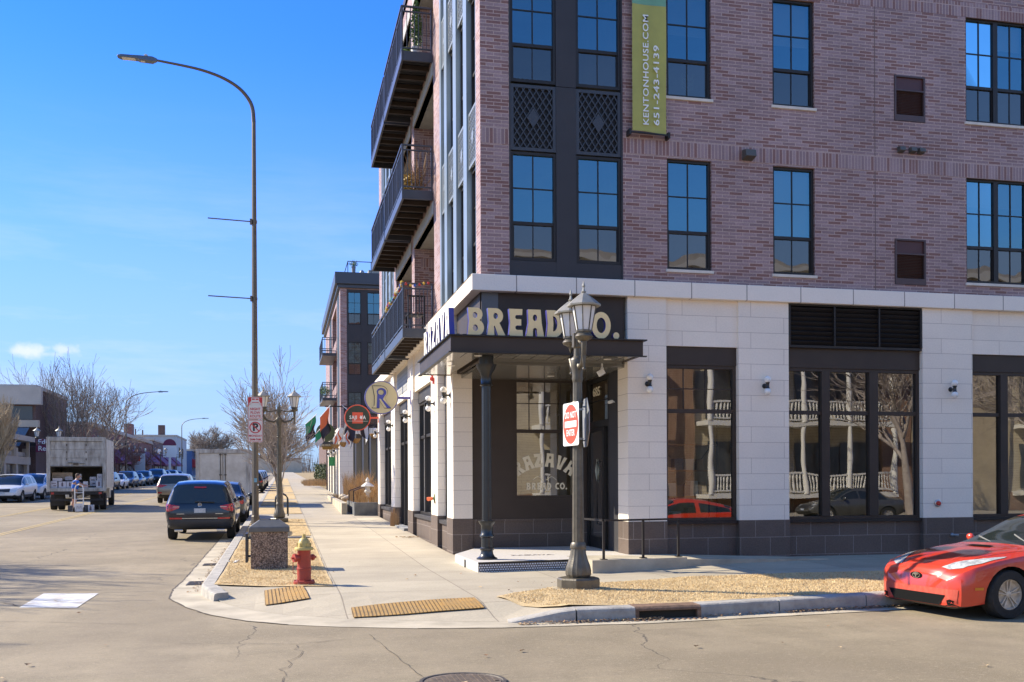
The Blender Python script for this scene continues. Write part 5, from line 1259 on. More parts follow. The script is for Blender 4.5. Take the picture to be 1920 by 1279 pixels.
mb = MB(); mb.box(sx - .095, sx - .01, sy - .011, sy - .010, cz + .235, cz + .275); mb.box(sx + .01, sx + .095, sy - .011, sy - .010, cz + .235, cz + .275); mb.box(sx - .10, sx + .10, sy - .011, sy - .010, cz + .15, cz + .17); mb.build('plow_symbol', dred, t)
mb = MB()
for k, tx in enumerate(('NIGHT', 'PLOW', 'ROUTE')): place(mb, text_mesh(tx, .105, .001, .002, xs=.92), (sx, sy - .009, cz - .035 - k * .105), ux3, uy)
mb.build('lettering', dred, t)
t = empty('no_parking_sign', (sx, sy, 3.09), 'white no parking sign reading MONDAY 2AM-7AM below the plow sign', 'road sign'); cz = 3.095
flat_sign(t, [('plate', curve_mesh([rrect(-w2, w2, -h2, h2, .035)], .003), pale), ('border', curve_mesh([rrect(-w2 * .96, w2 * .96, -h2 * .975, h2 * .975, .03), rrect(-w2 * .91, w2 * .91, -h2 * .94, h2 * .94, .025)], .003), dred)], (sx, sy, cz), ux3, uy)
mb = MB(); place(mb, text_mesh('P', .30, .001, .012), (sx, sy - .007, cz + .10), ux3, uy); mb.build('letter', blk, t)
mb = MB(); place(mb, curve_mesh([arc(0, 0, .168, 0, 360, 32), arc(0, 0, .138, 0, 360, 32)], .001), (sx, sy - .010, cz + .10), ux3, uy); mb.obox((sx, sy - .012, cz + .10), (.105, 0, -.105), (.010, 0, .010), (0, .001, 0)); mb.build('prohibition_ring', dred, t)
mb = MB(); place(mb, text_mesh('MONDAY', .088, .001, .002, xs=.95), (sx, sy - .009, cz - .145), ux3, uy); place(mb, text_mesh('2AM-7AM', .085, .001, .003, xs=.88), (sx, sy - .009, cz - .25), ux3, uy); mb.build('lettering', dred, t)

# ================================================================= STREET FURNITURE
# hydrant
hred = mat('hydrant_red', (.42, .050, .028), .5, color2=(.30, .045, .03), vscale=8, bump=.25, bscale=40, detail=8); hyel = mat('hydrant_yellow', (.62, .46, .13), .5, color2=(.42, .31, .12), vscale=12, bump=.2, bscale=40)
HZ = sw(0, 14.5)
t = empty('fire_hydrant', (.29, 14.5, HZ + .01), 'faded red fire hydrant with a yellow top on the verge by the corner', 'hydrant')
mb = MB(); mb.lathe([(.145, 0), (.15, .02), (.145, .045), (.095, .05), (.098, .20), (.104, .205), (.104, .225), (.095, .23), (.092, .46), (.10, .475)], 26); mb.build('barrel', hred, t, local=True, smooth=35)
mb = MB()
for k in range(8): a = k * R(45); mb.lathe([(.014, .045), (.014, .06)], 6, c=(.125 * math.cos(a), .125 * math.sin(a), 0))
mb.lathe([(.125, .475), (.128, .49), (.125, .505), (.10, .508)], 26) if False else None
mb.build('bolts', hred, t, local=True)
mb = MB(); mb.lathe([(.13, .478), (.132, .50), (.125, .515), (.092, .52), (.088, .56), (.075, .60), (.055, .635), (.03, .65), (.03, .66), (.022, .662), (.022, .70)], 26); 
for k in range(6): a = k * R(60); mb.obox((.088 * math.cos(a), .088 * math.sin(a), .545), (.012 * math.cos(a), .012 * math.sin(a), 0), (-.012 * math.sin(a), .012 * math.cos(a), 0), (0, 0, .03))
mb.build('bonnet', hyel, t, local=True, smooth=35)
def nozzle(ang, r0, ln, z, nm):
    m = MB(); d = Vector((math.cos(R(ang)), math.sin(R(ang)), 0)); m.tube([d * .06 + Vector((0, 0, z)), d * (.09 + ln * .5) + Vector((0, 0, z)), d * (.09 + ln * .5) + Vector((0, 0, z)), d * (.09 + ln) + Vector((0, 0, z))], [r0 * .8, r0 * .8, r0, r0 * .96], 16); m.tube([d * (.09 + ln) + Vector((0, 0, z)), d * (.125 + ln) + Vector((0, 0, z))], [.018, .016], 5); m.build(nm, hred, t, local=True, smooth=40)
nozzle(205, .062, .07, .37, 'nozzle'); nozzle(25, .045, .06, .37, 'nozzle'); nozzle(115, .045, .06, .37, 'nozzle')
mb = MB(); ch = [(-.155 + .004 * (k % 2), -.075 + .003 * (k % 3), .32 - k * .012) for k in range(14)] + [(-.12 + .01 * k, -.06, .15 - .0 * k) for k in range(3)]; mb.tube(ch, .006, 5); mb.build('chain', hred, t, local=True)
# litter bin
bx0, bx1, by0, by1 = -.55, .10, 17.12, 17.68; bz = sw(0, 17.2)
t = empty('litter_bin', (-.225, 17.4, bz), 'square pebble-faced litter bin with a grey sloped lid on the verge', 'litter bin')
def pebble():
    m = bpy.data.materials.new('pebble'); m.use_nodes = True; tt = m.node_tree; p = tt.nodes['Principled BSDF']; p.inputs['Roughness'].default_value = .8
    c = N(tt, 'ShaderNodeTexCoord'); v = N(tt, 'ShaderNodeTexVoronoi'); v.inputs['Scale'].default_value = 62; tt.links.new(c.outputs['Object'], v.inputs['Vector'])
    r = N(tt, 'ShaderNodeValToRGB'); r.color_ramp.elements[0].color = (.06, .042, .032, 1); r.color_ramp.elements[1].color = (.42, .31, .23, 1); e = r.color_ramp.elements.new(.5); e.color = (.20, .135, .095, 1)
    s_ = N(tt, 'ShaderNodeSeparateColor'); tt.links.new(v.outputs['Color'], s_.inputs[0]); tt.links.new(s_.outputs[0], r.inputs[0]); tt.links.new(r.outputs[0], p.inputs['Base Color'])
    b = N(tt, 'ShaderNodeBump'); b.inputs['Strength'].default_value = .9; b.inputs['Distance'].default_value = .012; b.invert = True; tt.links.new(v.outputs['Distance'], b.inputs['Height']); tt.links.new(b.outputs[0], p.inputs['Normal']); return m
mb = MB(); 
for (x0, x1, y0, y1) in ((bx0 + .03, bx1 - .02, by0 + .02, by1 - .02),): mb.box(x0, x1, y0, y1, bz - .01, bz + .64)
mb.build('body', pebble(), t, bevel=.02)
lidm = mat('lid_grey', (.115, .112, .105), .55, var=.15, vscale=8); 
mb = MB(); a, b, c_, d_ = bx0 - .0, bx1 + .01, by0 - .01, by1 + .01; z0, z1, z2 = bz + .62, bz + .70, bz + .82
mb.add([(a, c_, z0), (b, c_, z0), (b, d_, z0), (a, d_, z0), (a, c_, z1), (b, c_, z1), (b, d_, z1), (a, d_, z1), (a + .17, c_ + .16, z2), (b - .17, c_ + .16, z2), (b - .17, d_ - .14, z2), (a + .17, d_ - .14, z2), (a + .17, c_ + .16, z2 - .15), (b - .17, c_ + .16, z2 - .15), (b - .17, d_ - .14, z2 - .15), (a + .17, d_ - .14, z2 - .15)],
       [(0, 1, 5, 4), (1, 2, 6, 5), (2, 3, 7, 6), (3, 0, 4, 7), (4, 5, 9, 8), (5, 6, 10, 9), (6, 7, 11, 10), (7, 4, 8, 11), (8, 9, 13, 12), (9, 10, 14, 13), (10, 11, 15, 14), (11, 8, 12, 15), (12, 13, 14, 15), (0, 3, 2, 1)])
mb.build('lid', lidm, t, bevel=.012)
mb = MB(); mb.box(bx0 - .055, bx0 - .015, by0 + .03, by1 - .05, bz + .12, bz + .60); mb.build('side_panel', mat('panel_black', (.03, .032, .036), .4), t, bevel=.006)
mb = MB(); mb.box(bx0 - .015, bx0 + .032, by0 + .2, by0 + .3, bz + .5, bz + .53); mb.box(bx0 - .015, bx0 + .032, by0 + .2, by0 + .3, bz + .2, bz + .23); mb.build('hinge', MATS['panel_black'], t)
# cycle stands
for i, (x, y, lb) in enumerate(((-.03, 35.8, 'black hoop cycle stand beside the young tree, nearer one'), (-.05, 37.2, 'black hoop cycle stand, farther one'))):
    z = sw(0, y); t = empty('cycle_stand', (x, y, z), lb, 'cycle stand')
    mb = MB(); mb.tube([(-.21, 0, 0), (-.21, 0, .55)] + [(-.21 * math.cos(R(a)), 0, .55 + .20 * math.sin(R(a))) for a in (20, 45, 70, 90, 110, 135, 160)] + [(.21, 0, .55), (.21, 0, 0)], .022, 8); mb.build('hoop', cast, t, local=True, smooth=True)
# wires' anchor: none
# white snow lump / paper litter near kerb
rnd = random.Random(9); mb = MB()
for k in range(14): mb.sphere((-.82 + rnd.gauss(0, .05), 18.6 + rnd.gauss(0, .25), sw(0, 18.6) + .02), rnd.uniform(.012, .03), 6, 4, (1, 1, .5))
tag(mb.build('crumbled_concrete', mat('chalk', (.7, .68, .62), .9), None), 'small pale crumbs of broken concrete lying behind the kerb', 'rubble', kind='stuff')

# ================================================================= PLANTERS AND COURT
plm = mat('planter_concrete', (.10, .102, .10), .7, color2=(.17, .17, .165), vscale=4, bump=.2, bscale=30)
PZ = sw(0, 35.3)
t = empty('concrete_planter', (2.42, 35.3, PZ), 'dark concrete planter box filled with dry grasses past the end of the building', 'planter')
mb = MB(); mb.box(2.42, 3.30, 35.3, 35.42, PZ - .05, PZ + .46); mb.box(2.42, 2.52, 35.42, 39.5, PZ - .05, PZ + .46); mb.build('wall', plm, t, bevel=.01)
mb = MB(); mb.box(2.525, 6, 35.425, 58, PZ, PZ + .40); mb.build('soil', soil, t)
t = empty('retaining_wall', (2.15, 36.5, PZ), 'low grey concrete retaining wall stepping away along the pavement', 'wall')
mb = MB()
mb.add([(2.05, 36.4, PZ - .05), (2.25, 36.4, PZ - .05), (2.5, 55, PZ + .2), (2.35, 55, PZ + .2), (2.05, 36.4, PZ + .42), (2.25, 36.4, PZ + .42), (2.5, 55, PZ + .50), (2.35, 55, PZ + .50)], [(0, 1, 5, 4), (1, 2, 6, 5), (2, 3, 7, 6), (3, 0, 4, 7), (4, 5, 6, 7)]); mb.build('wall', conc_plain, t)
t = empty('garden_rail', (2.35, 36.2, PZ + .4), 'small black angled handrail at the planter steps', 'handrail')
mb = MB()
for dx in (0, .16): mb.tube([(2.28 + dx, 35.9, PZ + .1), (2.28 + dx, 35.9, PZ + .86), (2.28 + dx + .5, 37.4, PZ + 1.0)], .02, 6)
mb.build('rail', black, t)
# stone pagoda lantern
t = empty('stone_lantern', (2.98, 36.5, PZ + .4), 'white stone pagoda garden lantern standing among the dry grasses', 'garden lantern')
sl = mat('lantern_stone', (.60, .57, .52), .85, var=.15, vscale=9, bump=.4, bscale=40)
mb = MB(); mb.lathe([(.13, 0), (.13, .05), (.07, .07), (.06, .36), (.11, .40), (.13, .45), (.10, .47)], 6); mb.build('pedestal', sl, t, local=True, bevel=.006)
mb = MB(); mb.lathe([(.085, .47), (.085, .60), (.09, .61)], 6); mb.build('firebox', sl, t, local=True)
mb = MB(); mb.lathe([(.23, .60), (.24, .63), (.15, .70), (.08, .75), (.05, .77), (.07, .80), (.075, .84), (.04, .89), (.01, .95)], 6); mb.build('cap', sl, t, local=True)
def grass_clump(x, y, z, n, h, spread, rnd, mb):
    for k in range(n):
        a = rnd.uniform(0, 6.28); l = rnd.uniform(.2, 1) * spread; hh = h * rnd.uniform(.6, 1.15); w_ = .010
        bx, by = x + rnd.gauss(0, .05), y + rnd.gauss(0, .05); mb.cur = rnd.choice((0, 0, 1))
        m_ = (bx + l * .3 * math.cos(a), by + l * .3 * math.sin(a), z + hh * .65); e_ = (bx + l * math.cos(a), by + l * math.sin(a), z + hh * rnd.uniform(.8, 1))
        mb.add([(bx - w_, by, z), (bx + w_, by, z), (m_[0] + w_ * .6, m_[1], m_[2]), (m_[0] - w_ * .6, m_[1], m_[2]), e_], [(0, 1, 2, 3), (3, 2, 4)])
rnd = random.Random(21)
pos = [(2.75, 38), (2.9, 39.5), (3.1, 37.5), (2.7, 41), (3.3, 42), (3.0, 44), (3.4, 38.6), (3.6, 40.5), (2.8, 46), (3.3, 48.5)]
pl_lab = ['tall feathery dry grass clump nearest the planter corner', 'dry ornamental grass clump behind the handrail', 'dry grass clump left of the stone lantern', 'straw-coloured clump above the low wall', 'dry grass clump deeper in the court', 'dry grass clump halfway along the low wall', 'dry grass clump right behind the lantern', 'tallest dry grass clump in front of the posts', 'low dry grass clump near the rocks', 'dry grass clump nearest the far shopfront']
for (x, y), lb in zip(pos, pl_lab):
    mb = MB(); grass_clump(x, y, PZ + .38, 150, rnd.uniform(.55, 1.35), .35, rnd, mb); o = mb.build('grass_clump', [mat('dry_reed', (.56, .38, .19), .8), mat('dry_reed_dark', (.36, .22, .11), .85)], None, fix=False); tag(o, lb, 'ornamental grass', 'dry grass clumps in the court')
mb = MB(); grass_clump(2.85, 36.1, PZ + .4, 220, .34, .2, rnd, mb); grass_clump(3.12, 36.3, PZ + .4, 160, .34, .2, rnd, mb)
for k in range(900):
    x, y = rnd.uniform(2.4, 3.3), rnd.uniform(36, 56); mb.cur = rnd.choice((0, 1)); hh = rnd.uniform(.05, .25); mb.add([(x, y, PZ + .4), (x + .02, y, PZ + .4), (x + rnd.uniform(-.1, .1), y, PZ + .4 + hh)], [(0, 1, 2)])
tag(mb.build('ground_cover', [MATS['dry_reed'], MATS['dry_reed_dark']], None, fix=False), 'low dry ground cover in the court planting beds', 'ground cover', kind='stuff')
rk = mat('rock', (.55, .45, .33), .85, var=.25, vscale=6, bump=.4, bscale=20)
for i in range(9):
    s_ = rnd.uniform(.12, .26); x, y = 2.5 + rnd.uniform(0, .5), 42.5 + i * .9
    bm = bmesh.new(); bmesh.ops.create_icosphere(bm, subdivisions=2, radius=s_)
    for v in bm.verts: v.co *= 1 + .35 * mnoise.noise(v.co * 4 + Vector((i * 7, 0, 0))); v.co.z *= .6
    me = bpy.data.meshes.new('rock'); bm.to_mesh(me); bm.free(); me.materials.append(rk); o = bpy.data.objects.new('rock', me); col.objects.link(o); o.location = (x, y, PZ + .44 + s_ * .3); tag(o, 'tan boulder lying in the dry planting beside the low wall', 'rock', 'boulders along the low wall')
# dead plant by the third pier
mb = MB(); grass_clump(3.12, 28.9, sw(3.1, 28.9), 60, .55, .08, rnd, mb); tag(mb.build('dead_plant', [MATS['dry_reed_dark'], MATS['dry_reed_dark']], None, fix=False), 'withered brown plant tied upright against the fourth pier', 'plant')
# hanging flags and baskets by the court
FY = 47.
t0 = empty('signpost_gantry', (2.9, FY, PZ + .4), 'thin dark frame carrying the flags over the court entrance', 'frame')
mb = MB(); mb.tube([(3.9, FY, PZ + .3), (3.9, FY, 5.4)], .035, 6); mb.tube([(1.9, FY, 5.1), (5.4, FY, 5.15)], .03, 6); mb.tube([(5.3, FY, PZ + .3), (5.3, FY, 5.2)], .035, 6); mb.build('posts', black, t0)
def flag(p0, p1, drop, ma, mb_m, label, seed, stripes=False):
    t = empty('flag', p0, label, 'flag', None); rnd = random.Random(seed)
    p0, p1 = Vector(p0), Vector(p1)
    m = MB(); m.tube([p0, p1], .016, 5); m.build('staff', white_s, t)
    m = MB(); n, k2 = 8, 10
    vs = []
    for i in range(n + 1):
        for j in range(k2 + 1):
            p = p0.lerp(p1, .12 + .86 * i / n); s_ = j / k2
            vs.append((p.x + .10 * math.sin(s_ * 5 + i * .9 + seed) * s_ - .25 * s_ * (p.x - p0.x), p.y + .12 * math.sin(s_ * 4 + i * 1.3 + seed) * s_, p.z - drop * s_ * (.75 + .25 * i / n)))
    for i in range(n):
        for j in range(k2):
            m.cur = 0 if (not stripes and j < 5) or (stripes and (i // 2) % 2 == 0) else 1
            a = i * (k2 + 1) + j; m.f.append((a, a + 1, a + k2 + 2, a + k2 + 1)); m.m.append(m.cur)
    m.v = vs; m.build('cloth', [ma, mb_m], t, smooth=True); return t
fo = mat('flag_orange', (.75, .16, .05), .7); fb = mat('flag_black', (.035, .028, .04), .7); fg = mat('flag_green', (.02, .30, .13), .7); fw = mat('flag_white', (.75, .72, .7), .7)
flag((2.15, FY - .2, 5.15), (1.65, FY - .5, 4.55), 1.35, fo, fb, 'orange and black drooping flag in the middle of the group', 2)
flag((2.7, FY, 5.15), (3.3, FY - .4, 4.6), 1.5, fb, fb, 'black drooping flag behind the orange one', 5)
flag((3.3, FY, 5.2), (3.9, FY - .3, 4.5), 1.2, fb, fw, 'dark flag with white stripes on the right of the group', 4, True)
flag((1.55, FY + .1, 4.75), (1.0, FY - .1, 4.25), 1.0, fg, fb, 'green flag at the left end of the group', 7)
flag((1.9, FY + .3, 4.3), (1.45, FY, 3.8), .8, fg, fw, 'small green and white flag behind', 8)
flag((2.6, FY - .1, 4.15), (2.25, FY - .3, 3.55), .6, fo, fw, 'small orange and white pennant low in the group', 9, True)
flag((3.1, FY - .1, 4.25), (2.75, FY - .3, 3.7), .55, fo, fw, 'small orange pennant over the hanging baskets', 11, True)
for i, (x, z, lb) in enumerate(((2.35, 3.35, 'left'), (2.75, 3.45, 'second from the left'), (3.3, 3.62, 'third from the left'), (4.15, 3.85, 'rightmost and highest'))):
    t = empty('hanging_basket', (x, FY - .1, z), 'woven coir hanging basket, %s of the four under the flags' % lb, 'hanging basket', 'hanging baskets under the flags')
    mb = MB(); mb.lathe([(.03, -.22), (.12, -.18), (.19, -.08), (.22, 0), (.19, .01)], 14); mb.build('basket', mat('coir', (.42, .24, .09), .9, var=.3, vscale=20), t, local=True, smooth=40)
    mb = MB()
    for a in (0, 120, 240): mb.tube([(.2 * math.cos(R(a)), .2 * math.sin(R(a)), 0), (0, 0, .55)], .006, 4)
    mb.tube([(0, 0, .55), (0, 0, 5.1 - z)], .006, 4); mb.build('wire', black, t, local=True)

# ================================================================= THINGS ON BALCONIES AND IN WINDOWS
leafg = mat('leaf_green', (.055, .13, .03), .55, color2=(.11, .20, .05), vscale=30); leafy = mat('leaf_yellowish', (.45, .30, .07), .6); pot = mat('pot_white', (.62, .60, .58), .5); potg = mat('pot_grey', (.2, .2, .21), .6)
def leafball(mb, c, rx, rz, n, s_, rnd, cone=False):
    for k in range(n):
        while True:
            p = Vector((rnd.uniform(-1, 1), rnd.uniform(-1, 1), rnd.uniform(-1, 1)))
            if p.length <= 1: break
        if cone: sc = 1 - (p.z + 1) / 2 * .7; p.x *= sc; p.y *= sc
        q = Vector(c) + Vector((p.x * rx, p.y * rx, p.z * rz)); u = Vector((rnd.gauss(0, 1), rnd.gauss(0, 1), rnd.gauss(0, 1))).normalized() * s_; v = u.cross(Vector((rnd.gauss(0, 1), rnd.gauss(0, 1), rnd.gauss(0, 1)))).normalized() * s_ * .5
        mb.add([q - u, q + v, q + u, q - v], [(0, 1, 2, 3)])
rnd = random.Random(31)
def potted(loc, label, kind, h=.8, r=.25, m_=None, pm=None, ph=.3):
    t = empty('potted_plant', loc, label, 'potted plant')
    mb = MB(); mb.lathe([(.09, 0), (.13, ph), (.11, ph + .005), (.10, ph - .03)], 14); mb.build('pot', pm or pot, t, local=True, smooth=40)
    mb = MB()
    if kind == 'cone': leafball(mb, (0, 0, ph + h * .5), r, h * .55, 1300, .028, rnd, True)
    elif kind == 'ball': leafball(mb, (0, 0, ph + h * .45), r, h * .5, 500, .04, rnd)
    elif kind == 'palm':
        for k in range(16):
            a = k * 2.4; e = rnd.uniform(.25, .9); L = h * rnd.uniform(.6, 1); p0 = Vector((0, 0, ph)); d = Vector((math.cos(a) * math.cos(e), math.sin(a) * math.cos(e), math.sin(e))); sd_ = d.cross(Vector((0, 0, 1))).normalized()
            for q in range(1, 7): c_ = p0 + d * L * q / 6 - Vector((0, 0, .25 * L * (q / 6) ** 2)); w_ = .05 * math.sin(q / 6.5 * 3.1) + .01; 
            for q in range(6):
                a0 = p0 + d * L * q / 6 - Vector((0, 0, .25 * L * (q / 6) ** 2)); a1 = p0 + d * L * (q + 1) / 6 - Vector((0, 0, .25 * L * ((q + 1) / 6) ** 2)); w0 = .055 * math.sin((q + .2) / 6.4 * 3.1); w1 = .055 * math.sin((q + 1.2) / 7.4 * 3.1)
                mb.add([a0 - sd_ * w0, a0 + sd_ * w0, a1 + sd_ * w1, a1 - sd_ * w1], [(0, 1, 2, 3)])
    elif kind == 'twigs':
        for k in range(26): a = rnd.uniform(0, 6.28); e = rnd.uniform(.9, 1.5); mb.tube([(0, 0, ph * .9), (math.cos(a) * math.cos(e) * h, math.sin(a) * math.cos(e) * h, ph + math.sin(e) * h * rnd.uniform(.6, 1))], [.012, .004], 4)
        leafball(mb, (0, 0, ph + h * .3), r, h * .3, 260, .03, rnd)
    elif kind == 'cactus':
        mb.tube([(0, 0, ph), (0, 0, ph + h)], [.035, .025], 8)
        for s_ in (-1, 1):
            for k in range(3): z = ph + h * (.3 + .2 * k); mb.tube([(0, 0, z), (s_ * .10, 0, z + .05), (s_ * .11, 0, z + .14)], [.018, .018, .014], 6)
    mb.build('foliage', m_ or leafg, t, local=True, fix=False)
    return t
potted((3.0, 22.75, 11.12), 'tall green cone shaped shrub in a white pot on the top balcony', 'cone', h=1.1, r=.2)
potted((2.75, 22.5, 11.12), 'little pale green plant on the top balcony floor', 'ball', h=.12, r=.08, m_=mat('leaf_pale', (.35, .45, .15), .6), ph=.06)
potted((2.85, 23.1, 8.05), 'yellow leaved plant on the middle balcony', 'ball', h=.5, r=.22, m_=leafy, ph=.15)
potted((3.05, 22.9, 8.05), 'dried brown twiggy plant on the middle balcony', 'twigs', h=1.0, r=.16, m_=MATS['dry_reed_dark'], ph=.15)
t = potted((4.15, 17.5, 8.45), 'broad leaved green house plant behind the upper corner window', 'palm', h=.5, m_=mat('leaf_bright', (.16, .32, .05), .5), ph=.10)
potted((7.25, 17.25, 8.45), 'white potted cactus behind the upper window right of the banner', 'cactus', h=.45, m_=mat('cactus', (.25, .33, .25), .7), ph=.12)
# balcony chairs
def chair(loc, label, rz=0):
    t = empty('balcony_chair', loc, label, 'chair', None, rz); c_ = black
    MB().box(-.2, .2, -.2, .2, .36, .39).build('seat', c_, t, local=True)
    mb = MB(); mb.box(-.2, -.17, .17, .2, .39, .8); mb.box(.17, .2, .17, .2, .39, .8); 
    for k in range(5): mb.box(-.13 + k * .06, -.11 + k * .06, .18, .195, .42, .76)
    mb.box(-.17, .17, .17, .2, .76, .8); mb.build('backrest', c_, t, local=True)
    for sx_ in (-1, 1):
        for sy_ in (-1, 1): MB().box(sx_ * .185 - .015, sx_ * .185 + .015, sy_ * .185 - .015, sy_ * .185 + .015, 0, .36).build('leg', c_, t, local=True)
chair((2.95, 22.75, 4.98), 'black slatted chair on the lowest balcony', R(180)); 
# string of coloured baubles on the lowest balcony
t = empty('bauble_garland', (2.6, 22.3, 5.95), 'garland of coloured baubles wound along the lowest balcony rail', 'garland')
cols_ = [mat('bauble_%s' % n_, c_, .3) for n_, c_ in (('red', (.45, .04, .03)), ('gold', (.60, .40, .05)), ('green', (.04, .30, .18)), ('cream', (.7, .6, .35)), ('blue', (.05, .12, .45)))]
mb = MB()
for k in range(44):
    f_ = k / 43; y = 22.35 + 3.6 * f_; mb.cur = rnd.randrange(5); mb.sphere((2.62 + rnd.uniform(-.03, .03), y, 6.01 + rnd.uniform(-.05, .03)), .045, 7, 5)
for k in range(6): mb.cur = (0, 1, 4, 0, 1, 0)[k]; mb.sphere((2.68 + k * .10, 22.26, 5.97 - .03 * math.sin(k)), .036, 7, 5)
mb.build('baubles', cols_, t)
# shelf with goods in the first shop window
t = empty('display_shelf', (7.3, 18.3, .2), 'wood and iron display shelf with packed boxes behind the first shop window', 'shelf')
wood = mat('shelf_wood', (.42, .22, .09), .6, var=.2, vscale=4, stretch=(1, 8, 8))
for z in (.75, 1.25, 1.75, 2.25): MB().box(6.75, 8.2, 18.1, 18.5, z, z + .035).build('shelf', wood, t)
mb = MB(); 
for x in (6.75, 8.18): mb.box(x, x + .02, 18.1, 18.13, .2, 2.8); mb.box(x, x + .02, 18.47, 18.5, .2, 2.8)
mb.bar((6.77, 18.48, .3), (8.18, 18.48, 2.2), .015); mb.build('frame', black, t)
bxc = [mat('carton_white', (.62, .62, .6), .6), mat('carton_brown', (.40, .26, .14), .7), mat('carton_blue', (.12, .16, .20), .6)]
k_ = 0
for z, xs in ((1.785, (6.9, 7.12, 7.34, 7.56, 7.8)), (1.285, (6.95, 7.2, 7.36, 7.5, 7.66, 7.85)), (.785, (6.95, 7.3, 7.6))):
    for x in xs:
        w_ = rnd.uniform(.13, .19); h_ = rnd.uniform(.2, .3); o = MB().box(x, x + w_, 18.16, 18.36, z, z + h_).build('carton', bxc[k_ % 3], None, bevel=.004); k_ += 1
        tag(o, 'small carton on the display shelf behind the first shop window', 'carton', 'cartons on the display shelf')
t = empty('pendant_lamp', (7.1, 18.8, 3.2), 'round paper pendant lamp inside the first shop window', 'lamp')
MB().sphere((7.1, 18.8, 3.0), .2, 20, 14).build('shade', mat('paper_shade', (.6, .52, .4), .7), t, smooth=True); MB().tube([(7.1, 18.8, 3.2), (7.1, 18.8, 4.7)], .006, 5).build('cord', black, t)
# ================================================================= VEHICLES
def paint(name, c, coat=.6, metal=.25, rough=.32, dirt=0):
    return mat(name, c, rough, metal=metal, spec=.5, coat=coat, var=dirt or .04, vscale=3, detail=8)
tyre_m = mat('tyre', (.022, .021, .020), .85, var=.3, vscale=20, bump=.3, bscale=60); rim_m = mat('rim_alloy', (.50, .48, .44), .35, metal=.3, var=.2, vscale=12)
car_glass = mat('car_glass', (.018, .024, .024), .06, spec=.9); trim = mat('car_trim', (.025, .025, .026), .55); chrome = mat('chrome', (.7, .7, .7), .15, metal=1.)
tail_m = mat('tail_light', (.45, .015, .015), .2, spec=.7, coat=.5, var=.3, vscale=25); head_m = mat('head_light', (.62, .62, .60), .15, spec=.8, coat=.6, color2=(.30, .32, .32), vscale=18); amber = mat('amber', (.60, .22, .02), .3)
plate_m = mat('plate_white', (.55, .58, .62), .4, color2=(.3, .36, .44), vscale=30)
def catmull(P, n):
    out = []
    for i in range(len(P) - 1):
        p0, p1, p2, p3 = P[max(0, i - 1)], P[i], P[i + 1], P[min(len(P) - 1, i + 2)]
        k = max(2, int(n * (p2[0] - p1[0]) + 1.5))
        for j in range(k):
            t = j / k
            q = []
            for a, b, c, d in zip(p0, p1, p2, p3):
                m1, m2 = (c - a) / 2, (d - b) / 2
                v = (2 * t ** 3 - 3 * t ** 2 + 1) * b + (t ** 3 - 2 * t ** 2 + t) * m1 + (-2 * t ** 3 + 3 * t ** 2) * c + (t ** 3 - t ** 2) * m2
                q.append(min(max(v, min(b, c) - .004), max(b, c) + .004))
            q[0] = p1[0] + (p2[0] - p1[0]) * t
            out.append(q)
    out.append(list(P[-1])); return out
PROF = dict(
 suv=[(0, .30, .55, .58, .78, .84, .70), (.012, .24, .59, .66, .86, .93, .80), (.035, .20, .62, .80, .92, .98, .79), (.06, .18, .63, .94, .94, 1, .76), (.12, .17, .625, .985, .95, 1, .755), (.3, .16, .615, 1, .95, 1, .77), (.55, .16, .60, .985, .95, 1, .76), (.66, .16, .595, .86, .95, 1, .76), (.755, .16, .59, .645, .95, 1, .82), (.80, .16, .575, .62, .95, .99, .82), (.92, .17, .52, .56, .92, .94, .76), (.975, .2, .44, .49, .84, .83, .66), (1, .27, .36, .39, .74, .72, .52)],
 sedan=[(0, .30, .52, .55, .76, .80, .66), (.015, .24, .60, .66, .86, .92, .78), (.08, .19, .63, .70, .94, .98, .80), (.16, .17, .63, .74, .95, 1, .78), (.27, .16, .62, .95, .95, 1, .70), (.42, .16, .61, 1, .95, 1, .72), (.54, .16, .60, .98, .95, 1, .72), (.64, .16, .59, .83, .95, 1, .74), (.73, .16, .585, .64, .95, 1, .82), (.80, .16, .565, .61, .95, .99, .80), (.92, .17, .50, .54, .91, .93, .72), (.975, .2, .42, .46, .82, .82, .62), (1, .28, .36, .38, .72, .7, .5)],
 coupe=[(0, .30, .60, .66, .74, .80, .66), (.02, .24, .68, .76, .86, .92, .76), (.08, .19, .70, .80, .94, .98, .74), (.20, .17, .68, .90, .95, 1, .68), (.33, .16, .66, .985, .95, 1, .68), (.43, .16, .65, 1, .95, 1, .69), (.52, .16, .645, .94, .95, 1, .71), (.62, .16, .64, .80, .95, 1, .75), (.70, .16, .63, .685, .95, 1, .82), (.78, .15, .60, .655, .95, 1, .80), (.88, .14, .55, .61, .95, .98, .72), (.95, .11, .49, .545, .90, .92, .62), (.985, .10, .43, .49, .84, .82, .52), (1, .13, .36, .42, .74, .66, .42)])
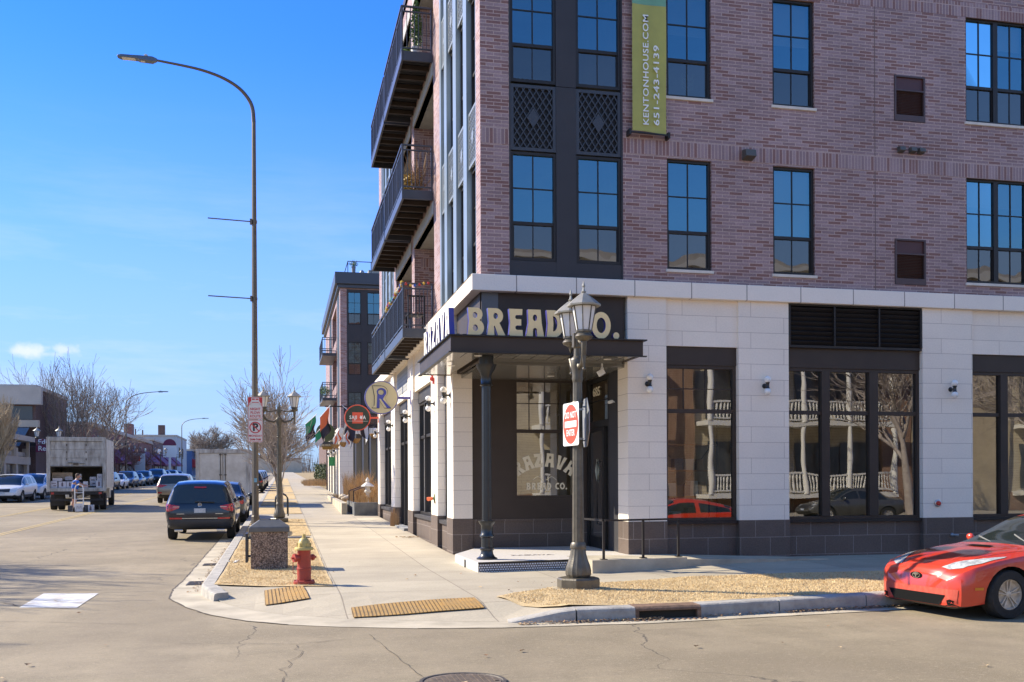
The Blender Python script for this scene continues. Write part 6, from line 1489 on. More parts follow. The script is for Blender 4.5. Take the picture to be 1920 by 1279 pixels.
def make_car(name, label, L, W, H, prof, pm, wheels=(.19, .81), wr=.30, cat='car', win=None, boolean=True, group=None, ns=46, spokes=5, patches=(), cladding=False, rimmat=None):
    t = empty(name, (0, 0, 0), label, cat, group)
    S = catmull(PROF[prof], ns); h = W / 2
    def sec(s):
        x, zl, zb, zt, wl, wb, wt = s
        zl, zb, zt = zl * H, zb * H, zt * H; wl, wb, wt = wl * h, wb * h, wt * h; g = max(0, zt - zb)
        mid = (wb + .012 * min(1, g * 9), zl + (zb - zl) * .62)
        P = [(0, zl), (wl * .8, zl), (wl * .97, zl + .03 * H), (wl * 1.0 + (wb - wl) * .5, zl + (zb - zl) * .3), mid, (wb * .995, zb - .02 * H), (wb - .03 * h * 1.2, zb + min(.012 * H, g * .3))]
        a = P[-1]; e = (wt, zt - min(.05 * H, g * .35))
        for f in (.12, .5, .88): P.append((a[0] + (e[0] - a[0]) * f + .014 * math.sin(f * 3.14) * min(1, g * 4), a[1] + (e[1] - a[1]) * f))
        P += [e, (wt * .90, zt - min(.012 * H, g * .1)), (wt * .55, zt + .006 * H), (0, zt + .012 * H)]
        return P
    rows = [[(s[0] * L, y, z) for y, z in sec(s)] + [(s[0] * L, -y, z) for y, z in sec(s)[-2:0:-1]] for s in S]
    m = len(rows[0]); hp = len(sec(S[0]))
    mb = MB(); mb.v = [v for r in rows for v in r]
    wa, wb_ = win or (.10, .72)
    def g_of(s): return s[3] - s[2]
    pill = [.26, .50] if prof == 'suv' else ([.30, .48] if prof == 'sedan' else [.36])
    for i in range(len(S) - 1):
        xm = (S[i][0] + S[i + 1][0]) / 2; slope = (S[i + 1][3] - S[i][3]) / max(1e-6, S[i + 1][0] - S[i][0])
        for k in range(m):
            kk = k if k < hp - 1 else m - 1 - k
            mi = 0
            if kk in (7, 8) and wa < xm < wb_ and g_of(S[i]) > .16 and g_of(S[i + 1]) > .16 and not any(abs(xm - p) < .013 for p in pill): mi = 1
            if kk >= 10 and kk <= 12 and .5 < xm < (.705 if prof == 'coupe' else .78) and slope < -.75: mi = 2
            if kk >= 10 and kk <= 12 and xm < .32 and slope > (3.2 if prof == 'suv' else .9) and S[i][3] > .63: mi = 3
            if kk <= 1: mi = 4
            if cladding and kk == 2: mi = 4
            mb.f.append((i * m + k, i * m + (k + 1) % m, (i + 1) * m + (k + 1) % m, (i + 1) * m + k)); mb.m.append(mi)
    mb.f.append(tuple(range(m))[::-1]); mb.m.append(0); mb.f.append(tuple((len(S) - 1) * m + k for k in range(m))); mb.m.append(4 if False else 0)
    b = mb.build('body', [pm, car_glass, car_glass, car_glass, trim], t, local=True, weld=False)
    me = b.data; bvh = BVHTree.FromPolygons([v.co.copy() for v in me.vertices], [tuple(p.vertices) for p in me.polygons])
    wx = [w_ * L for w_ in wheels]
    if boolean:
        c = MB()
        for x in wx:
            for s_ in (-1, 1): c.tube([(x, s_ * (h - .26), wr), (x, s_ * (h + .2), wr)], wr * 1.16, 26)
        co = c.build('cutter', [trim], None, weld=False); bo = b.modifiers.new('b', 'BOOLEAN'); bo.object = co; bo.operation = 'DIFFERENCE'; bo.solver = 'EXACT'; bo.use_self = True
        try: bo.material_mode = 'TRANSFER'
        except Exception: pass
        bpy.context.view_layer.update()
        n = bpy.data.meshes.new_from_object(b.evaluated_get(bpy.context.evaluated_depsgraph_get())); b.modifiers.clear(); b.data = n; bpy.data.objects.remove(co); me = n
    # split the glass off into parts of its own
    for mi, nm in ((1, 'side_window'), (2, 'windscreen'), (3, 'rear_window')):
        bm = bmesh.new(); bm.from_mesh(me); bmesh.ops.delete(bm, geom=[f for f in bm.faces if f.material_index != mi], context='FACES')
        if bm.faces:
            g = bpy.data.meshes.new(nm); bm.to_mesh(g); g.materials.append(car_glass); g.polygons.foreach_set('material_index', [0] * len(g.polygons)); g.polygons.foreach_set('use_smooth', [True] * len(g.polygons)); o = bpy.data.objects.new(nm, g); col.objects.link(o); o.parent = t
        bm.free()
    bm = bmesh.new(); bm.from_mesh(me); bmesh.ops.delete(bm, geom=[f for f in bm.faces if f.material_index in (1, 2, 3)], context='FACES'); bm.to_mesh(me); bm.free()
    me.polygons.foreach_set('use_smooth', [True] * len(me.polygons))
    try: me.set_sharp_from_angle(angle=R(32))
    except Exception: pass
    def patch(nm, poly, view, matl, off=.004, mirror=False, cell=.05, parent=t):
        for sg in ((1, -1) if mirror else (1,)):
            bm = bmesh.new(); bm.faces.new([bm.verts.new((a * (sg if view in 'FR' else 1), b_ * (sg if view == 'T' else 1), 0)) for a, b_ in poly])
            xs = [p[0] * (sg if view in 'FR' else 1) for p in poly]; ys = [p[1] * (sg if view == 'T' else 1) for p in poly]; miss = []
            for lo, hi, ax in ((min(xs), max(xs), 0), (min(ys), max(ys), 1)):
                k = lo + cell
                while k < hi: bmesh.ops.bisect_plane(bm, geom=bm.verts[:] + bm.edges[:] + bm.faces[:], plane_co=(k, k, 0), plane_no=((1, 0, 0) if ax == 0 else (0, 1, 0))); k += cell
            bmesh.ops.triangulate(bm, faces=bm.faces)
            for v in bm.verts:
                if view == 'R': o_, d_ = Vector((-1, v.co.x, v.co.y)), Vector((1, 0, 0))
                elif view == 'F': o_, d_ = Vector((L + 1, v.co.x, v.co.y)), Vector((-1, 0, 0))
                elif view == 'T': o_, d_ = Vector((v.co.x, v.co.y, H + 1)), Vector((0, 0, -1))
                else: s2 = 1 if view == 'S' else -1; s2 *= sg; o_, d_ = Vector((v.co.x, s2 * (h + 1), v.co.y)), Vector((0, -s2, 0))
                hit = bvh.ray_cast(o_, d_)
                if hit[0] is None: miss.append(v); continue
                v.co = hit[0] - d_ * off
            bmesh.ops.delete(bm, geom=miss, context='VERTS') if miss else None
            bmesh.ops.recalc_face_normals(bm, faces=bm.faces)
            g = bpy.data.meshes.new(nm); bm.to_mesh(g); bm.free(); g.materials.append(matl); g.polygons.foreach_set('use_smooth', [True] * len(g.polygons)); o = bpy.data.objects.new(nm, g); col.objects.link(o); o.parent = parent
    for p in patches: patch(*p[:4], **(p[4] if len(p) > 4 else {}))
    # wheels
    wm = MB(); wm.lathe([(wr * .60, -.095), (wr * .95, -.10), (wr, -.08), (wr, .08), (wr * .95, .10), (wr * .64, .105), (wr * .62, .085), (wr * .62, .04)], 30, ax='y'); wmesh = None
    for x in wx:
        for s_ in (-1, 1):
            e = bpy.data.objects.new('wheel', wmesh) if wmesh else wm.build('wheel', tyre_m, t, smooth=35, local=True)
            if wmesh: col.objects.link(e)
            e.parent = t; e.location = (x, s_ * (h - .115), wr); e.rotation_euler = (0, 0, 0 if s_ > 0 else math.pi)
            if not wmesh:
                wmesh = e.data; r = MB(); R0 = wr * .63
                r.lathe([(R0, .03), (R0, .085), (R0 * .93, .088), (R0 * .88, .05)], 30, ax='y'); r.lathe([(R0 * .22, .03), (R0 * .20, .072), (R0 * .12, .078)], 12, ax='y')
                for k in range(spokes):
                    a = R(90 + 360 / spokes * k)
                    for da in ((-.17, .17) if spokes <= 6 else (0,)):
                        c0 = Vector((R0 * .16 * math.cos(a + da * 2), .055, R0 * .16 * math.sin(a + da * 2))); c1 = Vector((R0 * .93 * math.cos(a + da), .066, R0 * .93 * math.sin(a + da))); r.bar(c0, c1, R0 * .075, .028, up=(0, 1, 0))
                rm = r.build('rim', rimmat or rim_m, e, smooth=35, local=True); rmesh = rm.data
                d = MB(); d.lathe([(R0 * .98, .028), (.01, .03)], 24, ax='y'); dm = d.build('brake', trim, e, local=True).data
            else:
                for nm, msh in (('rim', rmesh), ('brake', dm)): q = bpy.data.objects.new(nm, msh); col.objects.link(q); q.parent = e
    # mirrors
    mx = (.66 if prof != 'coupe' else .60) * L
    for s_ in (-1, 1):
        mb = MB(); mb.sphere((mx, s_ * (h + .06), H * (.66 if prof != 'coupe' else .72)), .085 if prof != 'coupe' else .06, 12, 8, (.6, 1, .75)); mb.bar((mx, s_ * (h - .05), H * .62), (mx, s_ * (h + .03), H * .64), .04, .03); mb.build('wing_mirror', pm, t, smooth=True, local=True)
    return t
def txt_part(t, body, loc, sz, ux, uy, m_, nm='badge'):
    mb = MB(); place(mb, text_mesh(body, sz, .002, .002), loc, ux, uy); mb.build(nm, m_, t, local=True)

# --- dark blue SUV parked in front
L, W, H = 4.05, 1.66, 1.47
navy = paint('paint_navy', (.008, .014, .030), coat=.9, rough=.25, metal=.4)
rp_ = [('tail_light', [(.48, .86), (.80, .92), (.82, .80), (.78, .72), (.66, .74), (.50, .80)], 'R', tail_m, dict(mirror=True, off=.006)),
       ('bumper', [(-.76, .25), (.76, .25), (.79, .52), (-.79, .52)], 'R', mat('bumper_dark', (.030, .034, .045), .5), dict(off=.012)),
       ('reflector', [(.42, .535), (.72, .535), (.72, .575), (.42, .575)], 'R', tail_m, dict(mirror=True, off=.016)),
       ('chrome_strip', [(-.42, .548), (.42, .548), (.42, .562), (-.42, .562)], 'R', chrome, dict(off=.016)),
       ('third_brake_light', [(-.15, 1.30), (.15, 1.30), (.14, 1.335), (-.14, 1.335)], 'R', tail_m, dict(off=.03)),
       ('rear_glass', [(-.60, .93), (.60, .93), (.53, 1.285), (-.53, 1.285)], 'R', car_glass, dict(off=.010)),
       ('number_plate', [(-.135, .69), (.135, .69), (.135, .80), (-.135, .80)], 'R', plate_m, dict(off=.012, cell=.3))]
suv = make_car('parked_suv', 'dark blue SUV seen from behind, parked at the kerb in front of the tall pole', L, W, H, 'suv', navy, wr=.315, patches=rp_)
txt_part(suv, 'LPN 707M', (-.005, 0, .745), .075, (0, -1, 0), (0, 0, 1), mat('plate_text', (.03, .05, .12), .5), 'plate_lettering')
mb = MB(); pts = [(-.012, .042 * math.cos(R(a)), .885 + .046 * math.sin(R(a))) for a in range(0, 361, 24)]; mb.tube(pts, .006, 5); mb.tube([(-.012, -.02, .85), (-.012, 0, .91), (-.012, .02, .85)], .006, 5); mb.tube([(-.012, -.028, .885), (-.012, .028, .885)], .005, 5); mb.build('emblem', chrome, suv, local=True)
mb = MB()
for s_ in (-1, 1): mb.obox((-.006, s_ * .50, .255), (.02, 0, 0), (0, .10, 0), (0, 0, .028))
mb.build('exhaust', chrome, suv, local=True, bevel=.01)
for s_ in (-1, 1): mb = MB(); mb.obox((.0, s_ * .46, .665), (.004, 0, 0), (0, .09, 0), (0, 0, .007)); mb.obox((-.002, s_ * .56, .84), (.004, 0, 0), (0, .08, 0), (0, 0, .006)); mb.build('badge', chrome, suv, local=True)
mb = MB(); mb.bar((.01, -.35, .95), (.005, .12, .965), .016, .02); mb.build('wiper', trim, suv, local=True)
suv.location = (-2.00, 26.0, gz(0, 27) - .01); suv.rotation_euler = (R(0), 0, R(90))
suv.rotation_euler = Vector((0, -math.atan(S0), R(90)))

# --- silver SUV driving
silver = paint('paint_champagne', (.30, .275, .235), coat=.7, metal=.55)
rp2 = [('tail_light', [(.30, .90), (.80, .96), (.81, .84), (.62, .78)], 'R', tail_m, dict(mirror=True, off=.006)), ('rear_glass', [(-.58, 1.0), (.58, 1.0), (.50, 1.30), (-.50, 1.30)], 'R', car_glass, dict(off=.01)), ('bumper', [(-.70, .25), (.70, .25), (.74, .40), (-.74, .40)], 'R', trim, dict(off=.012)), ('reflector', [(.56, .50), (.76, .50), (.76, .56), (.56, .56)], 'R', tail_m, dict(mirror=True, off=.012)), ('number_plate', [(-.13, .62), (.13, .62), (.13, .73), (-.13, .73)], 'R', plate_m, dict(off=.012, cell=.3))]
sv = make_car('moving_suv', 'champagne silver SUV driving away beyond the dark blue one', 4.1, 1.68, 1.45, 'suv', silver, wr=.32, patches=rp2)
sv.location = (-5.22, 52.0, gz(0, 54)); sv.rotation_euler = (0, -math.atan(S0), R(90))
# --- white SUVs and the rows of parked cars
white = paint('paint_white', (.62, .63, .65), coat=.5, metal=0, rough=.3)
fp = [('headlight', [(.42, .76), (.74, .84), (.76, .76), (.60, .70), (.44, .70)], 'F', head_m, dict(mirror=True, off=.006)), ('grille', [(-.36, .58), (.36, .58), (.38, .76), (-.38, .76)], 'F', trim, dict(off=.006)), ('lower_grille', [(-.55, .28), (.55, .28), (.5, .42), (-.5, .42)], 'F', trim, dict(off=.006)), ('number_plate', [(-.14, .48), (.14, .48), (.14, .57), (-.14, .57)], 'F', plate_m, dict(off=.01, cell=.3)), ('tail_light', [(.5, .78), (.78, .86), (.8, .76), (.7, .70)], 'R', tail_m, dict(mirror=True, off=.006))]
w1 = make_car('parked_suv', 'white SUV cut by the left edge of the photo, parked across the street', 4.15, 1.66, 1.48, 'suv', white, wr=.315, patches=fp, cladding=True, spokes=10, group='cars parked along the far kerb')
w1.location = (-13.95, 59.9, gz(0, 58)); w1.rotation_euler = (0, math.atan(S0), R(-90))
w2 = copy_tree(w1); w2.location = (-13.95, 64.9, gz(0, 63)); w2['label'] = 'white SUV parked across the street just left of the open truck'
def recolor(o, old, new):
    for k in kids(o):
        if k.type == 'MESH':
            for i, s_ in enumerate(k.data.materials):
                if s_ == old:
                    if k.data.users > 1 and k.get('rc') is None: k.data = k.data.copy(); k['rc'] = 1
                    k.data.materials[i] = new
        recolor(k, old, new)
sed = make_car('parked_car', 'pale blue-white hatchback, second in the far row beyond the open truck', 3.95, 1.6, 1.30, 'sedan', white, wr=.285, patches=[(a, [(p[0] * .95, p[1] * .88) for p in b], c, d, e) for a, b, c, d, e in fp], group='cars parked along the far kerb')
sed.location = (-13.7, 92.5, gz(0, 91)); sed.rotation_euler = (0, math.atan(S0), R(-90))
pc = {n_: paint('paint_' + n_, c_) for n_, c_ in dict(black=(.015, .016, .018), blue=(.03, .06, .12), silver=(.33, .35, .37), grey=(.10, .11, .12), red=(.16, .02, .02), tan=(.3, .25, .18), teal=(.04, .12, .13)).items()}
rows = [(87.2, w1, 'black', 'dark SUV peeping out right behind the open truck, first in the far row'), (98.0, w1, 'blue', 'dark blue car, third in the far row beyond the open truck'), (103.4, sed, 'tan', 'tan coloured car, fourth in the far row'), (109.0, w1, 'grey', 'grey car, fifth in the far row'), (116.0, w1, 'black', 'large black SUV standing out in the middle of the far row'), (122.0, sed, 'teal', 'small teal car just right of the large black SUV'), (128.5, sed, 'silver', 'silver car, third from the far end of the row'), (135, w1, 'white', 'white van-like car near the far end of the row'), (143, sed, 'red', 'dark red car at the far end of the row')]
for y, src, c_, lb in rows:
    o = copy_tree(src); o.location = (-13.7 + (.5 if 'large' in lb else 0), y, gz(0, y - 2)); o['label'] = lb; 
    if 'large' in lb: o.scale = (1.12,) * 3
    if c_ != 'white': recolor(o, white, pc[c_])
for y, c_, lb in ((33.0, 'grey', 'darker car parked ahead of the dark blue SUV, only its right flank showing'), (72, 'black', 'black car seen between the tall pole and the young tree'), (79, 'grey', 'grey car parked beyond the black one on the right kerb'), (86, 'blue', 'dark blue car, third on the right kerb beyond the pole'), (96, 'silver', 'silver car, farthest on the right kerb beyond the pole')):
    o = copy_tree(sed if y < 40 else w1); o.location = (-2.15 if y > 40 else -1.93, y, gz(0, y + 2)); o.rotation_euler = (0, -math.atan(S0), R(90)); o['label'] = lb; o['group'] = 'cars parked along the near kerb'; recolor(o, white, pc[c_])
# --- sedan on the near kerb behind the viewer, seen only mirrored in the shop windows
sd2 = copy_tree(sed); sd2.location = (23.4, -1.5, 0); sd2.rotation_euler = (0, 0, R(180)); sd2['label'] = 'grey sedan mirrored in the large shop window'; del sd2['group']; recolor(sd2, white, paint('paint_gunmetal', (.09, .09, .085)))
# --- red coupe
redp = mat('paint_faded_red', (.60, .035, .010), .30, spec=.5, coat=.9, color2=(.50, .05, .022), vscale=2.2, detail=8)
dusty = mat('paint_dusty_red', (.52, .085, .05), .6, color2=(.46, .045, .022), vscale=9, detail=8, stretch=(.6, 2, 1))
L, W, H = 3.90, 1.56, 1.15
ell = lambda rx, rz, z=.455: [(rx * math.cos(R(a)), z + rz * math.sin(R(a))) for a in range(0, 360, 24)]
cp = [('emblem_recess', ell(.10, .04), 'F', mat('intake_black', (.010, .010, .010), .9, spec=.05), dict(off=.004)), ('emblem', ell(.062, .036), 'F', chrome, dict(off=.008)), ('emblem_field', ell(.050, .027), 'F', MATS['intake_black'], dict(off=.011)), ('emblem_bar', ell(.042, .009, .468), 'F', chrome, dict(off=.014)), ('emblem_stem', ell(.011, .026), 'F', chrome, dict(off=.014)),
      ('headlight', [(3.835, .33), (3.82, .45), (3.75, .575), (3.56, .665), (3.30, .70), (3.24, .685), (3.42, .60), (3.62, .46)], 'T', head_m, dict(mirror=True, off=.006, cell=.03)),
      ('front_bumper', [(-.60, .14), (.60, .14), (.62, .335), (-.62, .335)], 'F', dusty, dict(off=.005)),
      ('air_intake', [(-.38, .15), (.38, .15), (.47, .265), (-.47, .265)], 'F', mat('intake_black', (.012, .012, .013), .7), dict(off=.010)),
      ('fog_recess', [(.50, .165), (.57, .165), (.585, .21), (.54, .225), (.49, .21)], 'F', MATS['intake_black'], dict(mirror=True, off=.010)),
      ('side_marker', [(3.62, .335), (3.72, .335), (3.72, .365), (3.62, .365)], 'S', amber, dict(mirror=True, off=.006, cell=.04)),
      ('scoop', [(2.92, -.16), (3.02, -.2), (3.05, .0), (3.02, .2), (2.92, .16)], 'T', MATS['intake_black'], dict(off=.008)),
      ('door_seam', [(2.52, .18), (2.535, .18), (2.50, .74), (2.485, .74)], 'S', trim, dict(mirror=True, off=.003)), ('bonnet_seam', [(3.60, .50), (2.75, .66), (2.75, .655), (3.60, .495)], 'T', trim, dict(mirror=False, off=.003)), ('bonnet_seam', [(3.60, -.50), (2.75, -.66), (2.75, -.655), (3.60, -.495)], 'T', trim, dict(mirror=False, off=.003)),
      ('tail_light', [(.45, .62), (.68, .66), (.70, .54), (.5, .5)], 'R', tail_m, dict(mirror=True, off=.006))]
rc = make_car('red_coupe', 'faded red sports coupe parked at the right edge with a dirty front bumper', L, W, H, 'coupe', redp, wheels=(.19, .838), wr=.275, patches=cp, spokes=5, ns=70, rimmat=mat('rim_dull', (.58, .50, .40), .45, metal=.15, var=.3, vscale=14))
mb = MB(); mb.tube([(2.66, .42, .805), (2.50, .05, .90)], .008, 5); mb.tube([(2.70, -.1, .80), (2.56, -.45, .86)], .008, 5); mb.build('wiper', mat('wiper_grey', (.2, .2, .19), .6), rc, local=True)
rc.location = (11.10, 10.80, 0); rc.rotation_euler = (0, 0, R(180 + 5.5))

# --- trucks
tw = mat('truck_white', (.60, .585, .54), .5, color2=(.40, .375, .33), vscale=1.6, detail=8, bump=.05, bscale=20); tg = mat('truck_dirty', (.50, .49, .46), .6, color2=(.22, .20, .175), vscale=2.6, detail=9, stretch=(2.5, 2.5, .7)); tdark = mat('truck_dark', (.03, .026, .023), .7, var=.4, vscale=4); steel = mat('dark_steel', (.10, .085, .07), .6, metal=.3, var=.3, vscale=8)
def truck(name, label, BW, BH, BL, zf, open_, wr=.36):
    """local: rear at x=0, forward +x"""
    t = empty(name, (0, 0, 0), label, 'truck'); h = BW / 2
    mb = MB(); th = .05
    mb.box(0, BL, -h, -h + th, zf, zf + BH); mb.box(0, BL, h - th, h, zf, zf + BH); mb.box(0, BL, -h + th, h - th, zf + BH - th, zf + BH); mb.box(0, BL, -h + th, h - th, zf, zf + .05); mb.box(BL - th, BL, -h + th, h - th, zf + .05, zf + BH - th)
    bx = mb.build('cargo_box', tw, t, local=True, bevel=.012)
    mb = MB(); f = .13
    mb.box(-.02, .10, -h - .01, -h + f, zf - .1, zf + BH + .01); mb.box(-.02, .10, h - f, h + .01, zf - .1, zf + BH + .01); mb.box(-.02, .10, -h + f, h - f, zf + BH - .16, zf + BH + .01); mb.box(-.03, .10, -h + f, h - f, zf - .1, zf + .03)
    mb.build('rear_frame', tg, t, local=True, bevel=.008)
    for y_ in (-h * .6, -h * .2, h * .2, h * .6):
        pass
    mb = MB()
    for k in range(9): z = zf + .12 + k * (BH - .2) / 8; mb.box(BL * .05, BL * .06, -h - .012, -h - .003, z, z + .03); mb.box(BL * .78, BL * .79, -h - .012, -h - .003, z, z + .03)
    mb.box(BL * .045, BL * .065, -h - .008, -h - .0005, zf + .05, zf + BH - .05); mb.box(.12, BL, -h - .006, -h - .0005, zf + BH - .05, zf + BH - .01); mb.build('side_trim', steel, t, local=True)
    if open_:
        dz = zf + BH * .44
        d = MB(); n = 3
        for k in range(n): z0 = dz + k * (zf + BH - .17 - dz) / n; d.box(.03, .06, -h + f, h - f, z0 + .004, z0 + (zf + BH - .17 - dz) / n - .004)
        dr = d.build('roller_door', tg, t, local=True, bevel=.006)
        d = MB()
        for y_ in (-h * .33, h * .33):
            for k in range(n): d.box(.015, .03, y_ - .02, y_ + .02, dz + k * .3 + .25, dz + k * .3 + .33)
        d.obox((.005, .02, dz + .10), (.03, 0, 0), (0, .10, .0), (0, 0, .05)); d.box(-.01, .03, .15, .32, dz + .13, dz + .155); d.box(-.005, .03, -.32, -.12, dz + .10, dz + .12); d.box(.0, .03, -h + f, h - f, dz - .03, dz + .01); d.build('latch', steel, dr, local=True)
        mb = MB(); mb.box(.6, BL - .1, -h + .06, h - .06, zf + .052, zf + BH - .06); 
    else:
        for s_ in (-1, 1):
            d = MB(); d.box(.02, .05, min(s_ * .012, s_ * (h - f)), max(s_ * .012, s_ * (h - f)), zf + .04, zf + BH - .17); dr = d.build('rear_door', tw, t, local=True, bevel=.008)
            e = MB(); e.tube([(-.01, s_ * .10, zf + .05), (-.01, s_ * .10, zf + BH - .18)], .016, 8)
            for z in (zf + .15, zf + BH * .45, zf + BH - .25): e.box(-.025, .02, s_ * .10 - .05, s_ * .10 + .05, z, z + .05)
            e.bar((-.02, s_ * .10, zf + BH * .2), (-.02, s_ * .34, zf + BH * .2), .03); e.build('lock_rod', steel, dr, local=True)
    mb = MB(); mb.box(.1, BL + 1.2, -.30, -.20, zf - .35, zf - .11); mb.box(.1, BL + 1.2, .20, .30, zf - .35, zf - .11); mb.box(-.02, .12, -h + .1, h - .1, zf - .24, zf - .101); mb.box(-.05, .05, -h + .12, h - .12, zf - .50, zf - .42)
    for s_ in (-1, 1): mb.box(0, .04, s_ * .9 - .04, s_ * .9 + .04, zf - .5, zf - .24); mb.box(.3, .33, s_ * (h - .38) - .26, s_ * (h - .38) + .26, .20, zf - .25)
    mb.build('chassis', tdark, t, local=True)
    cb = MB(); c0 = BL + .12; cb.prism([(c0, .35), (c0 + 1.75, .35), (c0 + 1.8, .9), (c0 + 1.3, 1.15), (c0 + .95, 1.85), (c0, 1.9)], 'xz', -h * .86, h * .86); cb.build('cab', paint('cab_white', (.6, .6, .6)), t, local=True, bevel=.05)
    cb = MB(); cb.box(c0 + .3, c0 + .85, -h * .86 - .006, h * .86 + .006, 1.25, 1.7); cb.build('cab_window', car_glass, t, local=True)
    wm = None
    for x in (.95, BL + .9):
        for s_ in (-1, 1):
            for dy in ((0, .30) if x < 1 else (0,)):
                w_ = MB(); w_.lathe([(wr * .5, -.11), (wr * .95, -.12), (wr, -.09), (wr, .09), (wr * .95, .12), (wr * .5, .11)], 22, ax='y'); o = w_.build('wheel', tyre_m, t, smooth=35, local=True); o.location = (x, s_ * (h - .17 - dy), wr); w2_ = MB(); w2_.lathe([(wr * .5, -.06), (wr * .5, .06), (wr * .2, .1)], 14, ax='y'); w2_.build('hub', steel, o, local=True)
    for s_ in (-1, 1): mb = MB(); mb.box(-.055, -.045, s_ * (h - .22) - .06, s_ * (h - .22) + .06, zf - .22, zf - .14); mb.build('tail_light', tail_m, t, local=True)
    return t
t1 = truck('box_truck', 'dirty white box truck with its rear door rolled half up, full of cartons', 2.28, 2.16, 5.2, .90, True)
t1.location = (-8.42, 45.2, gz(0, 46)); t1.rotation_euler = (0, -math.atan(S0), R(95.3))
t2 = truck('box_truck', 'cream box truck with closed rear doors parked beyond the dark cars', 2.2, 2.02, 4.6, .55, False)
t2.location = (-2.48, 44.6, gz(0, 45)); t2.rotation_euler = (0, -math.atan(S0), R(90))
for s_ in (-.95, .95): pass
bm_ = mat('splash_paint', (.72, .72, .72), .7); 
mb = MB(); rnd = random.Random(4)
for k in range(40): a = rnd.uniform(0, 6.28); r_ = abs(rnd.gauss(0, .14)); y_, z_ = -.25 + r_ * math.cos(a) * 1.3, .95 + r_ * math.sin(a); s_ = rnd.uniform(.03, .09); mb.add([(.012, y_ - s_, z_ - s_ * .5), (.012, y_ + s_, z_ - s_ * .4), (.012, y_ + s_ * .7, z_ + s_ * .6), (.012, y_ - s_ * .6, z_ + s_ * .7)], [(0, 1, 2, 3)])
mb.build('scuff', bm_, t2, local=True, fix=False)
# cartons inside and behind the open truck
def to_world(o, p): return o.matrix_basis @ Vector(p)
cw_ = mat('carton_pale', (.55, .54, .58), .6, var=.08, vscale=3); cm = mat('carton_print', (.13, .10, .12), .6); ctan = mat('carton_tan', (.45, .36, .26), .7); cblk = mat('carton_dark', (.05, .05, .06), .6)
bpy.context.view_layer.update()
def carton(p, sx_, sy_, sz_, label, m_=None, print_=0, rz=None, loc=None):
    t = empty('carton', loc or to_world(t1, p), label, 'carton', 'cartons of the delivery truck', (R(95.3) if rz is None else rz))
    MB().box(0, sx_, -sy_ / 2, sy_ / 2, 0, sz_).build('box', m_ or cw_, t, local=True, bevel=.006)
    mb = MB()
    if print_ == 1: mb.box(-.003, -.001, -.035, .035, sz_ * .2, sz_ * .75); mb.box(-.003, -.001, -.015, .015, sz_ * .75, sz_ * .9)
    elif print_ == 2:
        for a, b in (((-.5, .25), (-.25, .7)), ((-.25, .7), (0, .3)), ((0, .3), (.25, .7)), ((.25, .7), (.5, .25))): mb.bar((-.003, a[0] * sy_ * .8, a[1] * sz_), (-.003, b[0] * sy_ * .8, b[1] * sz_), .004, .025, up=(1, 0, 0))
    elif print_ == 3: mb.box(-.003, -.001, -sy_ * .35, sy_ * .1, sz_ * .2, sz_ * .35); mb.box(-.003, -.001, -sy_ * .3, sy_ * .35, sz_ * .6, sz_ * .7)
    else: mb.box(-.003, -.001, -sy_ * .4, sy_ * .4, sz_ * .48, sz_ * .51)
    mb.build('print', cm, t, local=True); return t
Z = .955
carton((.10, .88, Z), .35, .26, .28, 'small pale carton at the left end of the truck bed', print_=3)
carton((.10, .56, Z), .35, .29, .26, 'pale carton with a bottle printed on it, second from the left on the truck bed', print_=1)
carton((.10, .27, Z), .35, .26, .26, 'pale carton with a bottle printed on it, third from the left on the truck bed', print_=1)
carton((.15, .76, Z + .285), .35, .36, .11, 'flat pale carton lying on the two left cartons of the truck')
carton((.50, .10, Z), .35, .22, .32, 'pale carton standing behind the front row in the truck')
carton((.55, -.02, Z + .33), .35, .24, .24, 'tall pale carton stacked behind in the middle of the truck bed')
carton((.60, .62, Z + .33), .4, .8, .30, 'wide tan carton with zigzag print at the back of the truck bed', m_=ctan, print_=2)
carton((.55, .35, Z + .30), .3, .3, .16, 'pale carton with its flaps up in the truck', rz=R(100))
carton((.10, -.33, Z), .35, .18, .26, 'pale carton next to the delivery man in the truck')
carton((.15, -.86, Z), .35, .22, .30, 'carton with bottle print at the right end of the truck bed', print_=1)
carton((.2, -.88, Z + .31), .35, .2, .26, 'white carton with dark chevrons at the top right of the truck bed', print_=2)
carton((.5, -.60, Z + .05), .35, .26, .40, 'pale carton behind the delivery man on the right of the truck', print_=3)
G0 = gz(0, 44.2)
carton(None, .26, .2, .26, 'dark carton on the road left of the hand truck', m_=cblk, loc=(-8.45, 44.05, G0), rz=R(90))
carton(None, .26, .27, .3, 'black and white carton standing on the hand truck foot', print_=2, loc=(-8.10, 43.95, G0 + .03), rz=R(90))
carton(None, .26, .14, .28, 'narrow dark carton next to the hand truck', m_=cblk, loc=(-7.86, 43.95, G0), rz=R(90))
carton(None, .26, .2, .28, 'white carton with red print, rightmost on the road by the truck', print_=1, loc=(-7.66, 43.95, G0), rz=R(90))
